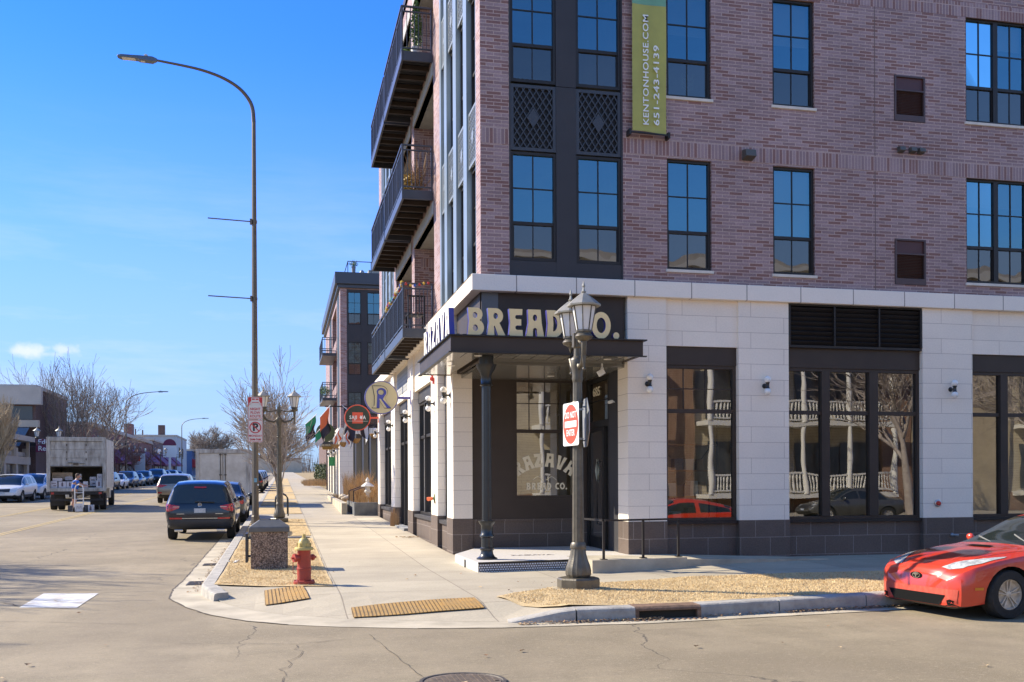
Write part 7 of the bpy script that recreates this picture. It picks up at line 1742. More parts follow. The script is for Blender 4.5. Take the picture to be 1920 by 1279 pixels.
# hand truck
t = empty('hand_truck', (-8.05, 43.7, G0), 'white tubular hand truck standing upright behind the open truck', 'hand truck')
mb = MB(); wm_ = mat('handtruck_white', (.68, .67, .66), .4)
mb.tube([(-.16, 0, .05), (-.16, .02, .95), (-.12, .04, 1.07), (0, .05, 1.12), (.12, .04, 1.07), (.16, .02, .95), (.16, 0, .05)], .022, 8)
for z in (.28, .52, .78): mb.tube([(-.16, 0, z), (.16, 0, z)], .016, 6)
mb.build('frame', wm_, t, local=True, smooth=40); mb = MB(); mb.box(-.18, .18, .0, .22, .02, .035); mb.build('toe_plate', wm_, t, local=True)
for s_ in (-1, 1): o = MB().lathe([(.09, -.025), (.10, 0), (.09, .025)], 16, ax='x').build('wheel', tyre_m, t, local=True); o.location = (s_ * .19, -.04, .10)
# ================================================================= PERSON
def skin_body(name, verts, edges, radii, matl, parent, sub=2):
    me = bpy.data.meshes.new(name); me.from_pydata(verts, edges, []); o = bpy.data.objects.new(name, me); col.objects.link(o)
    sk = o.modifiers.new('s', 'SKIN'); sk.use_smooth_shade = True; sb = o.modifiers.new('d', 'SUBSURF'); sb.levels = sub; sb.render_levels = sub
    for i, r in enumerate(radii): me.skin_vertices[0].data[i].radius = (r if hasattr(r, '__len__') else (r, r))
    me.skin_vertices[0].data[0].use_root = True
    bpy.context.view_layer.update()
    n = bpy.data.meshes.new_from_object(o.evaluated_get(bpy.context.evaluated_depsgraph_get())); bpy.data.objects.remove(o)
    n.materials.clear(); n.materials.append(matl); n.polygons.foreach_set('use_smooth', [True] * len(n.polygons)); o = bpy.data.objects.new(name, n); col.objects.link(o); o.parent = parent; return o
skin_t = mat('skin', (.46, .25, .17), .5, spec=.4); shirt = mat('shirt_blue', (.02, .13, .50), .8, var=.2, vscale=8, bump=.3, bscale=25); shorts = mat('shorts_grey', (.09, .075, .07), .85); hair = mat('hair_brown', (.10, .06, .04), .8)
man = empty('person', (-8.28, 44.15, G0), 'man in a blue T-shirt and dark shorts reaching to the right into the open truck', 'person')
# local frame: x right, y away, z up; height 1.57 scene units, facing right (+x) and slightly away
V = [(0, 0, .82), (-.01, 0, 1.0), (.02, .01, 1.17), (.04, .01, 1.28), (.07, .01, 1.35), (.10, .01, 1.45),            # pelvis, waist, chest, shoulder line, neck, head base
     (.09, -.13, 1.24), (.22, -.16, 1.08), (.40, -.12, 1.03), (.06, .16, 1.25), (.24, .2, 1.12), (.44, .18, 1.08),     # near arm, far arm
     (-.02, -.08, .78), (.03, -.10, .44), (-.07, -.11, .07), (.03, -.11, .03), (-.03, .09, .78), (-.09, .10, .43), (-.20, .10, .07), (-.10, .10, .03)]
Ed = [(0, 1), (1, 2), (2, 3), (3, 4), (4, 5), (3, 6), (6, 7), (7, 8), (3, 9), (9, 10), (10, 11), (0, 12), (12, 13), (13, 14), (14, 15), (0, 16), (16, 17), (17, 18), (18, 19)]
Rd = [(.12, .13), (.115, .125), (.115, .15), (.09, .12), .048, .05, .052, .038, .027, .052, .038, .027, .085, .055, .034, .03, .085, .055, .034, .03]
skin_body('body', V, Ed, Rd, skin_t, man)
mb = MB(); mb.sphere((.115, .01, 1.475), .088, 18, 14, (.98, .82, 1.2)); mb.sphere((.205, .01, 1.462), .017, 8, 6, (1, .8, 1.2)); mb.sphere((.10, -.072, 1.47), .02, 8, 6, (.7, .5, 1.2)); mb.sphere((.19, -.028, 1.49), .009, 6, 5); mb.box(.188, .197, -.02, .04, 1.425, 1.432); mb.build('head', skin_t, man, local=True, smooth=True)
mb = MB(); mb.sphere((.095, .01, 1.51), .095, 16, 12, (.95, .86, .88)); mb.sphere((.05, .01, 1.465), .065, 10, 8, (.7, 1.1, 1.1)); mb.build('hair', hair, man, local=True, smooth=True)
skin_body('t_shirt', [(-.005, 0, .88), (-.01, 0, 1.0), (.02, .01, 1.17), (.04, .01, 1.275), (.09, -.13, 1.235), (.16, -.15, 1.14), (.06, .16, 1.245), (.15, .19, 1.17), (.06, .01, 1.32)], [(0, 1), (1, 2), (2, 3), (3, 4), (4, 5), (3, 6), (6, 7), (3, 8)], [(.14, .155), (.135, .145), (.135, .168), (.11, .14), .075, .066, .075, .066, .062], shirt, man)
skin_body('shorts', [(0, 0, .86), (-.02, -.08, .76), (.02, -.10, .50), (-.03, .09, .76), (-.08, .10, .50)], [(0, 1), (1, 2), (0, 3), (3, 4)], [(.135, .15), .11, .085, .11, .085], shorts, man)
for y_, x_, nm in ((-.11, -.03, 'shoe'), (.10, -.16, 'shoe')): mb = MB(); mb.sphere((x_, y_, .035), .05, 12, 8, (2.0, .95, .75)); mb.build(nm, mat('shoe_grey', (.22, .21, .2), .7), man, local=True, smooth=True)
# hands: palm and five fingers curled on the carton edge
for cx_, cy_, cz_, sd_ in ((.40, -.12, 1.03, -1), (.44, .18, 1.08, 1)):
    mb = MB(); mb.sphere((cx_ + .04, cy_, cz_), .028, 10, 8, (1.3, 1.1, .55))
    for k in range(4):
        y_ = cy_ + (k - 1.5) * .014; l = (.042, .05, .047, .036)[k]
        mb.tube([(cx_ + .06, y_, cz_), (cx_ + .06 + l * .6, y_, cz_ - .006), (cx_ + .06 + l, y_, cz_ - .028)], [.0075, .007, .0055], 6)
    mb.tube([(cx_ + .03, cy_ - sd_ * .02, cz_), (cx_ + .055, cy_ - sd_ * .038, cz_ - .012), (cx_ + .075, cy_ - sd_ * .036, cz_ - .024)], [.009, .008, .006], 6)
    mb.build('hand', skin_t, man, local=True, smooth=True)
man.scale = (.99,) * 3
# ================================================================= TREES
bark = mat('bark_grey', (.34, .275, .22), .85, color2=(.20, .16, .125), vscale=6, bump=.5, bscale=25)
bark_l = mat('bark_pale', (.42, .36, .31), .8, color2=(.27, .22, .19), vscale=8, bump=.3, bscale=30)
bark_t = mat('bark_tan', (.46, .36, .23), .8, var=.25, vscale=8)
bark_r = mat('bark_russet', (.26, .15, .12), .85, var=.25, vscale=8)
def bare_tree(loc, h, label, seed, spread=.5, r0=.12, stems=1, fork=.32, levels=5, kids_=3, m_=None, group=None, wob=.22, up=.25, rmin=.006, cat='tree', name='bare_tree'):
    t = empty(name, loc, label, cat, group); rnd = random.Random(seed); tr = MB(); tw_ = MB()
    def grow(p, d, L, r, lv):
        n = 4 if lv < 2 else (3 if lv < levels else 2); pts = [p]; rs = [r]
        for i in range(n):
            wb = wob * (.35 if lv == 0 else 1); d = (d + Vector((rnd.gauss(0, wb), rnd.gauss(0, wb), rnd.gauss(0, wb * .6) + up * .25))).normalized(); p = p + d * L / n; pts.append(p); rs.append(max(rmin, r * (1 - .55 * (i + 1) / n)))
        (tr if lv == 0 else tw_).tube(pts, rs, (9 if lv == 0 else 6 if lv < 3 else 3), caps=lv < 2)
        if lv >= levels: return
        for k in range(kids_ + (3 if lv == 0 else rnd.randrange(2)) - (1 if lv >= 3 else 0)):
            f_ = rnd.uniform(.35 if lv else .55, 1.0); i = min(n - 1, int(f_ * n)); q = pts[i].lerp(pts[i + 1], f_ * n - i); a = rnd.uniform(0, 6.28); e = Vector((math.cos(a), math.sin(a), 0)); e = (e - d * e.dot(d)).normalized()
            grow(q, (d + e * rnd.uniform(spread * .6, spread * 1.4)).normalized(), L * rnd.uniform(.55, .82), max(rmin, rs[i] * .62), lv + 1)
        grow(pts[-1], d, L * .7, rs[-1], lv + 1)
    for s_ in range(stems):
        a = s_ * 6.28 / stems + rnd.uniform(0, 1); ln = .0 if stems == 1 else .32
        grow(Vector((0, 0, -.05)) + Vector((math.cos(a), math.sin(a), 0)) * (.0 if stems == 1 else r0), Vector((math.cos(a) * ln, math.sin(a) * ln, 1)).normalized(), h * fork, r0, 0)
    tr.build('trunk', m_ or bark, t, local=True, smooth=True, fix=False); tw_.build('crown', m_ or bark, t, local=True, fix=False); return t
bare_tree((-.02, 32.6, sw(0, 32.6)), 4.4, 'young bare street tree with pale twigs right of the tall grey pole', 5, spread=.66, r0=.06, fork=.42, levels=4, kids_=4, m_=bark_l, wob=.12, up=.30, rmin=.006)
tg_ = 'bare trees along the near verge'
bare_tree((-.1, 50, sw(0, 50)), 6.6, 'first bare tree behind the young one on the near verge', 11, spread=.7, r0=.13, fork=.30, levels=4, kids_=4, group=tg_, up=.3, rmin=.009)
bare_tree((-.1, 64, sw(0, 64)), 7.2, 'second bare tree behind the young one on the near verge', 12, spread=.7, r0=.15, fork=.30, levels=4, kids_=3, group=tg_, rmin=.011)
bare_tree((-.3, 88, sw(0, 88)), 9.0, 'farthest bare tree on the near verge, towards the end of the walk', 13, spread=.7, r0=.15, fork=.30, levels=4, kids_=3, group=tg_, rmin=.015)
bare_tree((-16.0, 84, gz(0, 84)), 11.0, 'big many-stemmed bare tree rising behind the open truck', 21, spread=.62, r0=.12, stems=5, fork=.36, levels=4, kids_=2, up=.40, rmin=.011, wob=.12)
bare_tree((-16.0, 97, gz(0, 97)), 11.6, 'bare tree with thick forked limbs right of the many-stemmed one', 22, spread=.62, r0=.24, stems=2, fork=.34, levels=4, kids_=3, rmin=.013)
bare_tree((-15.9, 61.5, gz(0, 61)), 5.9, 'pale tan upright shrubby tree at the left edge over the white SUVs', 23, spread=.35, r0=.06, stems=6, fork=.36, levels=4, kids_=3, m_=bark_t, up=.6, rmin=.010, wob=.10)
for i, (y, h_) in enumerate(((108, 6.5), (119, 6.0), (131, 6.2))): bare_tree((-16.2, y, gz(0, y)), h_, 'russet twiggy tree by the red brick shops, %s of three' % ('nearest', 'middle one', 'farthest')[i], 30 + i, spread=.7, r0=.12, fork=.33, levels=4, kids_=3, m_=bark_r, rmin=.016)
bare_tree((-13, 215, gz(0, 215)), 12, 'round bare tree showing above the cream truck', 41, spread=.75, r0=.3, fork=.34, levels=4, kids_=5, rmin=.030)
bare_tree((-19, 235, gz(0, 235)), 11, 'smaller bare tree left of the round one above the cream truck', 42, spread=.7, r0=.3, fork=.34, levels=4, kids_=4, rmin=.03)
bare_tree((-15.8, 26.5, .15), 13, 'bare street tree out of view on the left, casting branch shadows on the road', 51, spread=.6, r0=.26, fork=.30, levels=5, kids_=3, rmin=.014)
bare_tree((-15.8, 19.6, .15), 13, 'second bare tree out of view on the left, nearer the crossing', 52, spread=.6, r0=.28, fork=.30, levels=4, kids_=3, rmin=.014)
bare_tree((26.3, -4.6, .14), 12, 'bare tree across the cross street mirrored in the shop windows', 61, spread=.6, r0=.22, fork=.30, levels=4, kids_=4, m_=bark_l, rmin=.012)
bare_tree((33.5, -5.2, .14), 13.5, 'tall bare tree across the cross street mirrored in the upper right windows', 62, spread=.65, r0=.26, fork=.26, levels=5, kids_=3, m_=bark_l, rmin=.011)

# ================================================================= SECOND APARTMENT BUILDING
BZ = gz(0, 58.3) + .13
brick_far = brick_mat('brick_far', BR['c1'], BR['c2'], BR['mortar'], .262, .0605, .0075, c3=BR['c3'], gl=.5, rough=.5, bump=0, dirt=.16)
B = empty('apartment_building', (3.22, 58.3, BZ), 'matching brick apartment building with black balconies beyond the sign court', 'building')
mb = MB(); x0, y0, zt = 3.25, 58.35, 13.0
wall(mb, 'y', y0, x0, 16, 4.72, zt, [(3.62, 8.2, 4.75, 12.7)], .08); wall(mb, 'x', x0, y0, 78, 4.72, zt, [(59.2, 61.5, 4.75, 12.7), (68.5, 71.5, 4.75, 12.7)] + [(62.2, 67.6, 4.9 + k * 2.75, 6.9 + k * 2.75, 1.2) for k in range(3)], .1)
mb.quad((x0, 78, 0), (16, 78, 0), (16, 78, zt), (x0, 78, zt)); mb.build('wall', brick_far, B)
mb = MB(); mb.box(2.95, 16, 58.05, 78.3, 12.95, 13.62); mb.box(3.1, 16, 58.2, 78.2, 12.75, 12.95); mb.build('roof_cornice', mat('cornice_dark', (.06, .068, .085), .4, metal=.3), B, bevel=.02)
mb = MB(); P = fr('y', y0)
for a, b in ((3.62, 3.68), (4.44, 4.78), (5.54, 5.88), (6.64, 6.98), (7.74, 8.2)): fbox(mb, P, a, b, 4.75, 12.7, .0, .08)
for k in range(3):
    z = 4.9 + k * 2.88
    for a, b in ((3.68, 4.44), (4.78, 5.54), (5.88, 6.64), (6.98, 7.74)): fbox(mb, P, a, b, z + 1.9, min(12.7, z + 2.88), .01, .08)
mb.build('metal_bay', panel_m, B)
for k in range(3):
    z = 4.9 + k * 2.88
    for a, b in ((3.68, 4.44), (4.78, 5.54), (5.88, 6.64), (6.98, 7.74)): sash_window(B, 'y', y0, a, b, z, z + 1.9, sill=False, rec=.04)
mb = MB(); P = fr('x', x0)
for a, b in ((59.2, 59.3), (59.9, 60.1), (60.7, 60.9), (61.4, 61.5), (68.5, 68.7), (69.5, 69.7), (70.5, 70.7), (71.4, 71.5)): fbox(mb, P, a, b, 4.75, 12.7, -.01, .1)
mb.build('metal_bay', MATS['bay_metal_light'], B)
g = MB(); g.quad(P(59.2, 4.75, .07), P(61.5, 4.75, .07), P(61.5, 12.7, .07), P(59.2, 12.7, .07)); g.quad(P(68.5, 4.75, .07), P(71.5, 4.75, .07), P(71.5, 12.7, .07), P(68.5, 12.7, .07)); g.build('window_strip', car_glass, B)
# ground floor: white piers and the glazed restaurant front with grey posts
for i, (a, b) in enumerate(((58.3, 59.1), (61.6, 62.4), (65.2, 66), (68.8, 69.6), (72.4, 73.2))): MB().box(3.17, 3.95 if i == 0 else 3.5, a, b, BZ - .1, 4.4).build('stone_pier', stone, B)
mb = MB(); mb.box(3.10, 16, 58.25, 58.5, 4.4, 4.74); mb.box(3.10, 3.4, 58.501, 78, 4.4, 4.74); mb.build('cornice', cornice_m, B)
g = MB(); g.quad((3.95, 58.6, BZ), (12, 58.6, BZ), (12, 58.6, 4.4), (3.95, 58.6, 4.4)); g.quad((3.4, 59, BZ), (3.4, 78, BZ), (3.4, 78, 4.4), (3.4, 59, 4.4)); g.build('shopfront_glass', mat('dark_glass', (.04, .05, .045), .1, spec=.8), B)
for k in range(16): MB().box(4.05 + k * .42, 4.13 + k * .42, 58.40, 58.52, BZ, 4.4).build('post', mat('post_grey', (.30, .30, .31), .6), B)
def balcony_far(b0, b1, zf):
    d = MB(); d.box(2.38, 3.24, b0, b1, zf, zf + .17); o = d.build('balcony', MATS['balcony_metal'], B); r = MB()
    for y in (b0, b1):
        for z in (zf + 1.1, zf + .98, zf + .3): r.bar((2.4, y, z), (3.24, y, z), .04)
        for k in range(7): x = 2.4 + .82 * k / 6; r.box(x - .01, x + .01, y - .01, y + .01, zf + .17, zf + 1.1)
    r.box(2.38, 2.43, b0, b1, zf + 1.08, zf + 1.13); k = b0
    while k < b1: r.box(2.395, 2.415, k - .012, k + .012, zf + .17, zf + 1.08); k += .16
    r.build('railing', MATS['balcony_metal'], o)
for z in (9.35, 6.62, 3.95): balcony_far(62.3, 67.4, z)
r = MB()
for y in (59.5, 64): r.box(3.75, 3.79, y, y + .04, 13.6, 14.55)
r.box(3.75, 3.79, 59.5, 70, 14.52, 14.56); r.box(3.75, 10, 59.46, 59.5, 14.52, 14.56); r.box(5.1, 5.14, 59.46, 59.5, 13.6, 14.55); r.build('roof_railing', black, B)
potted((4.15, 60.2, 13.75), 'spiky plant in a tall grey pot on the far roof terrace', 'twigs', h=.45, r=.3, m_=leafg, pm=potg, ph=.65)
t = empty('roof_lantern', (4.65, 60.2, 13.62), 'small metal lantern on the far roof terrace', 'lantern'); mb = MB(); mb.lathe([(.14, 0), (.14, .45), (.09, .55), (.02, .6)], 8); mb.build('body', alu, t, local=True)
t = empty('roof_box', (5.0, 60.6, 13.62), 'pale slatted equipment box on the far roof', 'roof unit'); MB().box(5.05, 7, 60.5, 62, 13.62, 14.3).build('box', brick_mat('slat_pale', (.5, .46, .38), (.44, .41, .35), (.2, .18, .15), 4, .1, .01), t)
potted((2.55, 62.6, 6.8), 'green plant spilling over the middle far balcony', 'ball', h=.7, r=.3, m_=mat('leaf_mid', (.12, .22, .06), .6), ph=.1)
for i, y in enumerate((58.7, 62.0, 65.6, 69.2)): dup(sc0, (3.17, y, 3.55), 'small two-globe lamp on the far building, %s of four' % ('nearest', 'second', 'third', 'last')[i], rz=R(-90), scale=1.1)
t = empty('hanging_sign', (2.75, 66, 3.9), 'small tan oblong sign hanging from the far building', 'sign'); MB().box(2.5, 3.15, 65.95, 66.05, 3.75, 4.1).build('board', mat('sign_ochre', (.45, .29, .10), .6), t, bevel=.03); MB().box(3.15, 3.2, 65.98, 66.02, 3.9, 3.96).build('bracket', black, t)
t = empty('round_sign', (2.5, 61, 4.6), 'round dark green sign projecting from the far building', 'sign'); mb = MB(); mb.lathe([(.56, -.04), (.56, .04)], 30, c=(2.5, 61, 4.6), ax='y'); mb.build('disc', mat('sign_olive', (.07, .085, .03), .6), t); MB().box(3.0, 3.2, 60.98, 61.02, 4.57, 4.63).build('bracket', black, t)
t = empty('green_sign', (3.0, 63.2, 2.9), 'small bright green sign plate on the far white piers', 'sign'); MB().box(2.80, 3.16, 63.2, 63.24, 2.65, 3.2).build('board', mat('sign_green', (.06, .38, .12), .5), t)

# ================================================================= BUILDINGS DOWN THE STREET
brk_r = brick_mat('brick_red', (.23, .085, .065), (.17, .06, .05), (.25, .17, .15), .25, .075, .01, bump=0, dirt=.2, rough=.8)
brk_d = brick_mat('brick_brown', (.13, .07, .06), (.10, .055, .05), (.18, .13, .11), .25, .075, .01, bump=0, dirt=.2, rough=.8)
tanp = mat('tan_render', (.50, .42, .33), .8, var=.1, vscale=1); greyr = mat('grey_roof', (.46, .42, .37), .7, var=.1, vscale=1); bluem = mat('slate_blue', (.13, .17, .22), .4, metal=.3, var=.1)
wdark = mat('window_dark', (.035, .04, .05), .12, spec=.7)
def block(label, x0, x1, y0, y1, h, m_, parts, cat='building', name='brick_building', roofm=None):
    z0 = gz(0, y0); t = empty(name, ((x0 + x1) / 2, y0, z0), label, cat)
    MB().box(x0, x1, y0, y1, z0 - 1, z0 + h).build('wall', m_, t); MB().box(x0 - .1, x1 + .1, y0 - .1, y1 + .1, z0 + h + .002, z0 + h + .28).build('roof', roofm or greyr, t)
    for nm, m2, bs in parts:
        for q in bs: MB().box(q[0], q[1], q[2], q[3], z0 + q[4], z0 + q[5]).build(nm, m2, t)
    return t
# shop block with grey roofs on the far left
E1 = block('two-tier brick retail building with grey roofs at the left edge', -48, -17.7, 80, 91, 7.6, brk_d, [('roof_band', greyr, [(-49, -17.2, 79.4, 80, 6.4, 7.7)]), ('window', wdark, [(-48 + k * 1.9, -46.4 + k * 1.9, 79.96, 80.0, 5.3, 6.3) for k in range(16)]), ('ledge', tanp, [(-49, -17.4, 79.5, 79.99, 4.75, 5.25)])])
t = E1; z0 = gz(0, 80); mb = MB(); mb.add([(-49, 79.45, z0 + 4.7), (-18.0, 79.45, z0 + 4.7), (-18.4, 78.2, z0 + 3.3), (-49, 78.2, z0 + 3.3)], [(0, 1, 2, 3)]); mb.build('sloped_glazing', bluem, t)
mb = MB(); mb.lathe([(1.2, z0 + 7.8), (1.1, z0 + 8.5), (.2, z0 + 8.9)], 14, c=(-24.5, 82, 0)); mb.build('roof_vent', greyr, t)
E2 = block('low brick shopfront row with tan cornice behind the white SUVs', -30, -18.2, 57, 79.4, 2.95, brk_r, [('cornice', tanp, [(-30, -17.9, 56.8, 79.3, 2.35, 2.9)]), ('window', wdark, [(-18.19, -18.15, 57.6 + k * 3.1, 59.8 + k * 3.1, .4, 2.3) for k in range(7)]), ('stone_pier', tanp, [(-18.3, -17.95, 59.95 + k * 3.1, 60.5 + k * 3.1, 0, 3.5) for k in range(7)]), ('canopy', tanp, [(-30, -17.3, 60, 78.0, 3.95, 4.3)]), ('post', tanp, [(-17.9, -17.7, 62 + k * 4, 62.2 + k * 4, 2.9, 3.95) for k in range(5)])])
t = empty('office_sign', (-17.4, 79.1, 4.6), 'maroon projecting sign reading Edina Realty beside the open truck', 'sign'); mar = mat('sign_maroon', (.16, .02, .06), .5)
MB().box(-17.5, -15.2, 79.1, 79.2, 3.95, 4.95).build('board', mar, t); MB().box(-18.3, -17.5, 79.13, 79.17, 4.4, 4.6).build('bracket', black, t)
mb = MB(); place(mb, text_mesh('Edina', .50, .004, .006, align='LEFT'), (-17.35, 79.09, 4.68), (1, 0, 0), uy); place(mb, text_mesh('Realty', .50, .004, .006, align='LEFT'), (-17.35, 79.09, 4.20), (1, 0, 0), uy); mb.build('lettering', white_s, t)
awn_p = mat('awning_plum', (.20, .05, .11), .7); awn_r = mat('awning_red', (.36, .03, .04), .7)
def awnings(t, ys, w_, z, m_, x=-18.0, out=1.6):
    for y in ys:
        z0 = gz(0, y); mb = MB(); mb.prism([(x, z0 + z + 1.5), (x + out, z0 + z), (x + out, z0 + z - .25), (x, z0 + z - .25)], 'xz', y, y + w_); mb.build('awning', m_, t)
C1 = block('long red brick corner store with plum awnings across the street', -34, -18, 104, 150, 5.9, brk_r, [('window', wdark, [(-17.99, -17.95, 106 + k * 5, 109.5 + k * 5, .6, 2.4) for k in range(8)] + [(-17.99, -17.95, 107 + k * 5, 108.6 + k * 5, 3.9, 5.0) for k in range(8)] + [(-33 + k * 2.4, -31.6 + k * 2.4, 103.96, 104, 3.6, 4.9) for k in range(6)]), ('parapet', tanp, [(-18.3, -17.8, 104, 150, 5.75, 5.9)]), ('chimney', brk_r, [(-20, -19, 138, 140, 5.9, 8.0), (-24, -22.5, 120, 122, 5.9, 6.9)])])
awnings(C1, (112, 121, 130, 139), 8, 2.5, awn_p)
C2 = block('brick store with a light wall sign and plum awnings, next along the row', -34, -18, 151, 178, 5.6, brk_d, [('window', wdark, [(-17.99, -17.95, 153 + k * 5, 156.5 + k * 5, .6, 2.4) for k in range(5)]), ('wall_sign', white_s, [(-17.99, -17.9, 156, 160, 3.9, 4.6), (-17.99, -17.9, 164, 170, 4.2, 4.8)])])
awnings(C2, (152, 161, 170), 8, 2.3, awn_p)
C3 = block('pale two-storey building facing the viewer with rooftop pipes', -27.5, -18.2, 186, 205, 7.2, mat('pale_siding', (.42, .46, .50), .7, var=.08, vscale=1), [('window', wdark, [(-26.5 + k * 2.2, -25 + k * 2.2, 185.95, 186, .6, 2.0) for k in range(4)] + [(-18.2, -18.15, 190, 192, 3.5, 5.4), (-18.2, -18.15, 196, 198, 3.5, 5.4)]), ('lower_front', mat('pale_front', (.62, .60, .60), .7), [(-27.4, -19.5, 185.8, 185.95, 2.4, 4.9)]), ('chimney', brk_d, [(-21.5, -20.4, 188, 189, 7.2, 9.3), (-25.4, -25.2, 188, 188.2, 7.2, 8.6), (-24.2, -24.0, 188, 188.2, 7.2, 8.4)])], name='shop_building')
C4 = block('narrow blue-fronted shop with red awning beyond the pale building', -27, -17.5, 208, 222, 5.0, mat('blue_front', (.03, .09, .25), .6), [('wall_sign', mat('sign_lightblue', (.15, .4, .7), .5), [(-20, -18.8, 207.9, 208, 2.9, 4.6)])], name='shop_building'); awnings(C4, (209, 216), 6, 2.0, awn_r, x=-17.5)
C5 = block('low tan building with dark red awnings at the end of the street', -27, -15.5, 228, 262, 5.4, brick_mat('brick_tan', (.36, .25, .18), (.32, .22, .16), (.4, .3, .25), .25, .075, .01, bump=0), [('window', wdark, [(-26 + k * 2.5, -24.5 + k * 2.5, 227.95, 228, .6, 2.2) for k in range(4)])]); awnings(C5, (229, 240), 8, 1.9, awn_r, x=-15.5)
block('pale house roof far up the street', -9, 6, 330, 345, 4.5, tanp, [], name='house')
D1 = block('dark brick building past the hedge on the right side of the street', 5.2, 22, 112, 150, 8.0, brk_d, [('window', wdark, [(6 + k * 2.6, 7.4 + k * 2.6, 111.95, 112, 1.0, 2.8) for k in range(5)] + [(6 + k * 2.6, 7.2 + k * 2.6, 111.95, 112, 4.4, 6.2) for k in range(5)]), ('cornice', brk_r, [(5.0, 22, 111.7, 112, 6.9, 7.2)])])
# hedge
t = empty('hedge', (5, 100, gz(0, 100) + .1), 'dark green clipped hedge where the pavement runs out of sight', 'hedge'); mb = MB(); rnd = random.Random(77)
for k in range(9000):
    x, y = rnd.uniform(3.2, 9.5), rnd.uniform(97, 110); z = gz(0, y) + .2 + rnd.uniform(0, 1.9) * (1 - .2 * mnoise.noise(Vector((x, y, 0)))); u = Vector((rnd.gauss(0, 1), rnd.gauss(0, 1), rnd.gauss(0, 1))).normalized() * .09; v = u.cross(Vector((rnd.gauss(0, 1), rnd.gauss(0, 1), 1))).normalized() * .06; q = Vector((x, y, z)); mb.add([q - u, q + v, q + u, q - v], [(0, 1, 2, 3)])
mb.build('foliage', mat('hedge_green', (.05, .075, .022), .7, color2=(.09, .11, .04), vscale=2), t, fix=False)
mb = MB(); rnd = random.Random(78)
for k in range(160): grass_clump(rnd.uniform(1.9, 3.4), rnd.uniform(78, 110), gz(0, 95) + .1, 14, .6, .35, rnd, mb)
tag(mb.build('tall_grass', [MATS['dry_reed'], MATS['dry_reed_dark']], None, fix=False), 'dry tall grasses in front of the far hedge', 'grass', kind='stuff')
# woods at the horizon
mb = MB(); rnd = random.Random(80)
for k in range(5200):
    y = rnd.uniform(330, 470); x = rnd.uniform(-260, 200); hh = rnd.uniform(3, 11); z = gz(0, y); w_ = rnd.uniform(.05, .16); l = rnd.uniform(-1.5, 1.5); mb.add([(x - w_, y, z), (x + w_, y, z), (x + l, y, z + hh)], [(0, 1, 2)])
tag(mb.build('distant_woods', bark, None, fix=False), 'thin line of bare woods closing the end of the street', 'woods', kind='stuff')
# street lights and signs down the street
for (x, y, H_, arm, lb) in ((-16, 112, 8.2, 3.2, 'slim street light over the far row of cars, left one of two'), (-16, 172, 8.2, 3.2, 'slim street light above the far shops, right one of two')): tall_lamp((x, y, gz(0, y)), H_, arm, lb, r=.10, mirror=-1)
tl = twin_lamp('small twin-lantern lamp in front of the plum awnings', (-15.7, 140, gz(0, 140)), .6, rz=R(90), h=1.02, small=True, group='twin-lantern lamps across the street'); tl.scale = (1.1,) * 3
dup(tl, (-15.7, 160, gz(0, 160)), 'green twin-lantern lamp in front of the pale building')
dup(tl, (-14.75, 70, gz(0, 70)), 'twin-lantern lamp poking out left of the open truck by the maroon sign')
t = empty('pylon_sign', (-15.8, 122, gz(0, 122)), 'white upright panel sign with a small red square by the russet trees', 'sign'); MB().box(-17.3, -15.4, 122, 122.2, gz(0, 122), gz(0, 122) + 3.4).build('panel', mat('panel_white', (.55, .56, .58), .6), t); MB().box(-16.9, -15.9, 121.95, 121.995, gz(0, 122) + 2.5, gz(0, 122) + 3.1).build('red_square', red_s, t)
t = empty('pole_sign', (-15.6, 150, gz(0, 150)), 'white sign with a burgundy arched top on a white pole', 'sign'); z0 = gz(0, 150); MB().box(-15.75, -15.45, 150, 150.2, z0, z0 + 3.2).build('pole', white_s, t); MB().box(-16.5, -14.7, 149.95, 150.1, z0 + 3.2, z0 + 4.9).build('board', white_s, t); mb = MB(); mb.prism([(-15.6 + .9 * math.cos(R(a)), z0 + 4.9 + .9 * math.sin(R(a))) for a in range(0, 181, 15)], 'xz', 149.9, 150.1); mb.build('arched_top', mar, t)

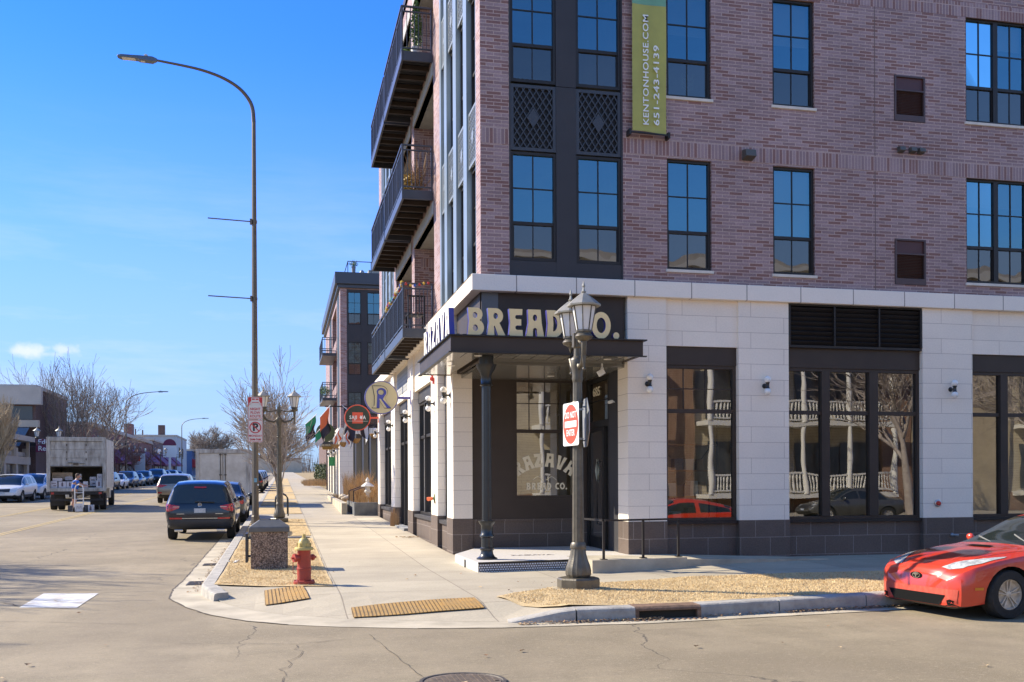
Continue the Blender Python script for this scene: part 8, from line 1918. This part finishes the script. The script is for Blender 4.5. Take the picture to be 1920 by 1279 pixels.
# ================================================================= HOUSES ACROSS THE CROSS STREET (mirrored in the glass)
cream_b = brick_mat('brick_cream', (.52, .42, .26), (.46, .37, .23), (.4, .33, .25), .25, .075, .01, bump=0, rough=.8, dirt=.15); orng = brick_mat('brick_orange', (.26, .13, .075), (.22, .105, .06), (.4, .3, .22), .25, .075, .01, bump=0, rough=.8, dirt=.15)
wpaint = mat('porch_white', (.72, .70, .64), .6)
H1 = block('cream apartment house with white two-tier porches across the cross street', 8, 46, -26, -12.0, 12.2, brick_mat('siding_cream', (.60, .52, .37), (.56, .48, .34), (.25, .2, .15), 12, .14, .010, bump=0), [('window', wdark, [(10 + k * 3.2, 11.4 + k * 3.2, -12.01, -11.95, z, z + 1.9) for k in range(11) for z in (1.4, 5.0, 8.6)]), ('brick_wall', orng, [(29.6, 31.2, -12.0, -11.7, 0, 12.0), (17.6, 19.4, -12.0, -11.7, 0, 12.0)]), ('brick_base', orng, [(8.1, 45.9, -12.0, -11.85, 0, .95)]), ('pale_wall', cream_b, [(31.3, 37, -12.0, -11.7, 0, 12.0)]), ('porch_window', wdark, [(20.1 + k * 2.4, 21.9 + k * 2.4, -11.94, -11.9, z, z + 2.4) for k in range(4) for z in (1.1, 4.6)] + [(37.8 + k * 2.4, 39.6 + k * 2.4, -11.94, -11.9, z, z + 2.4) for k in range(3) for z in (1.1, 4.6)]), ('eave', wpaint, [(7.5, 46.5, -12.0, -11.2, 11.9, 12.15)])], name='apartment_house')
def porch(x0, x1):
    t = empty('porch', ((x0 + x1) / 2, -10.5, 0), 'white two-tier porch with turned balusters between x %d and the trees' % x0, 'porch')
    t['label'] = {19: 'white two-tier porch mirrored in the large shop window', 37: 'white two-tier porch mirrored in the rightmost shop window', 12: 'white two-tier porch mirrored in the entrance window'}[int(x0)]
    for z in (1.0, 4.45, 7.9):
        MB().box(x0, x1, -11.95, -10.2, z - .22, z).build('deck', wpaint, t)
        if z > 7: continue
        mb = MB(); mb.box(x0, x1, -10.32, -10.22, z + .88, z + .97); mb.box(x0, x1, -10.32, -10.22, z + .08, z + .15); mb.build('rail', wpaint, t)
        mb = MB(); k = x0 + .1
        while k < x1: mb.lathe([(.03, z + .15), (.05, z + .3), (.028, z + .5), (.05, z + .7), (.03, z + .88)], 6, c=(k, -10.27, 0)); k += .17
        mb.build('balusters', wpaint, t)
        n = 4
        for i in range(n + 1): mb = MB(); mb.lathe([(.13, z), (.11, z + 3.2)], 10, c=(x0 + .12 + (x1 - x0 - .24) * i / n, -10.27, 0)); mb.build('column', wpaint, t, smooth=True)
porch(19.5, 29.4); porch(37.4, 45.5); porch(12.6, 16.5)
block('tan brick house across the cross street at the left corner', -34, -20, -26, -10, 9, cream_b, [('window', wdark, [(-19.99, -19.9, -24 + k * 4, -22.5 + k * 4, 1.5, 3.4) for k in range(3)])], name='brick_house')
# ================================================================= final scale
for o in bpy.data.objects:
    if o.parent is None and o.type in ('MESH', 'EMPTY'):
        o.location = o.location * G; o.scale = o.scale * G
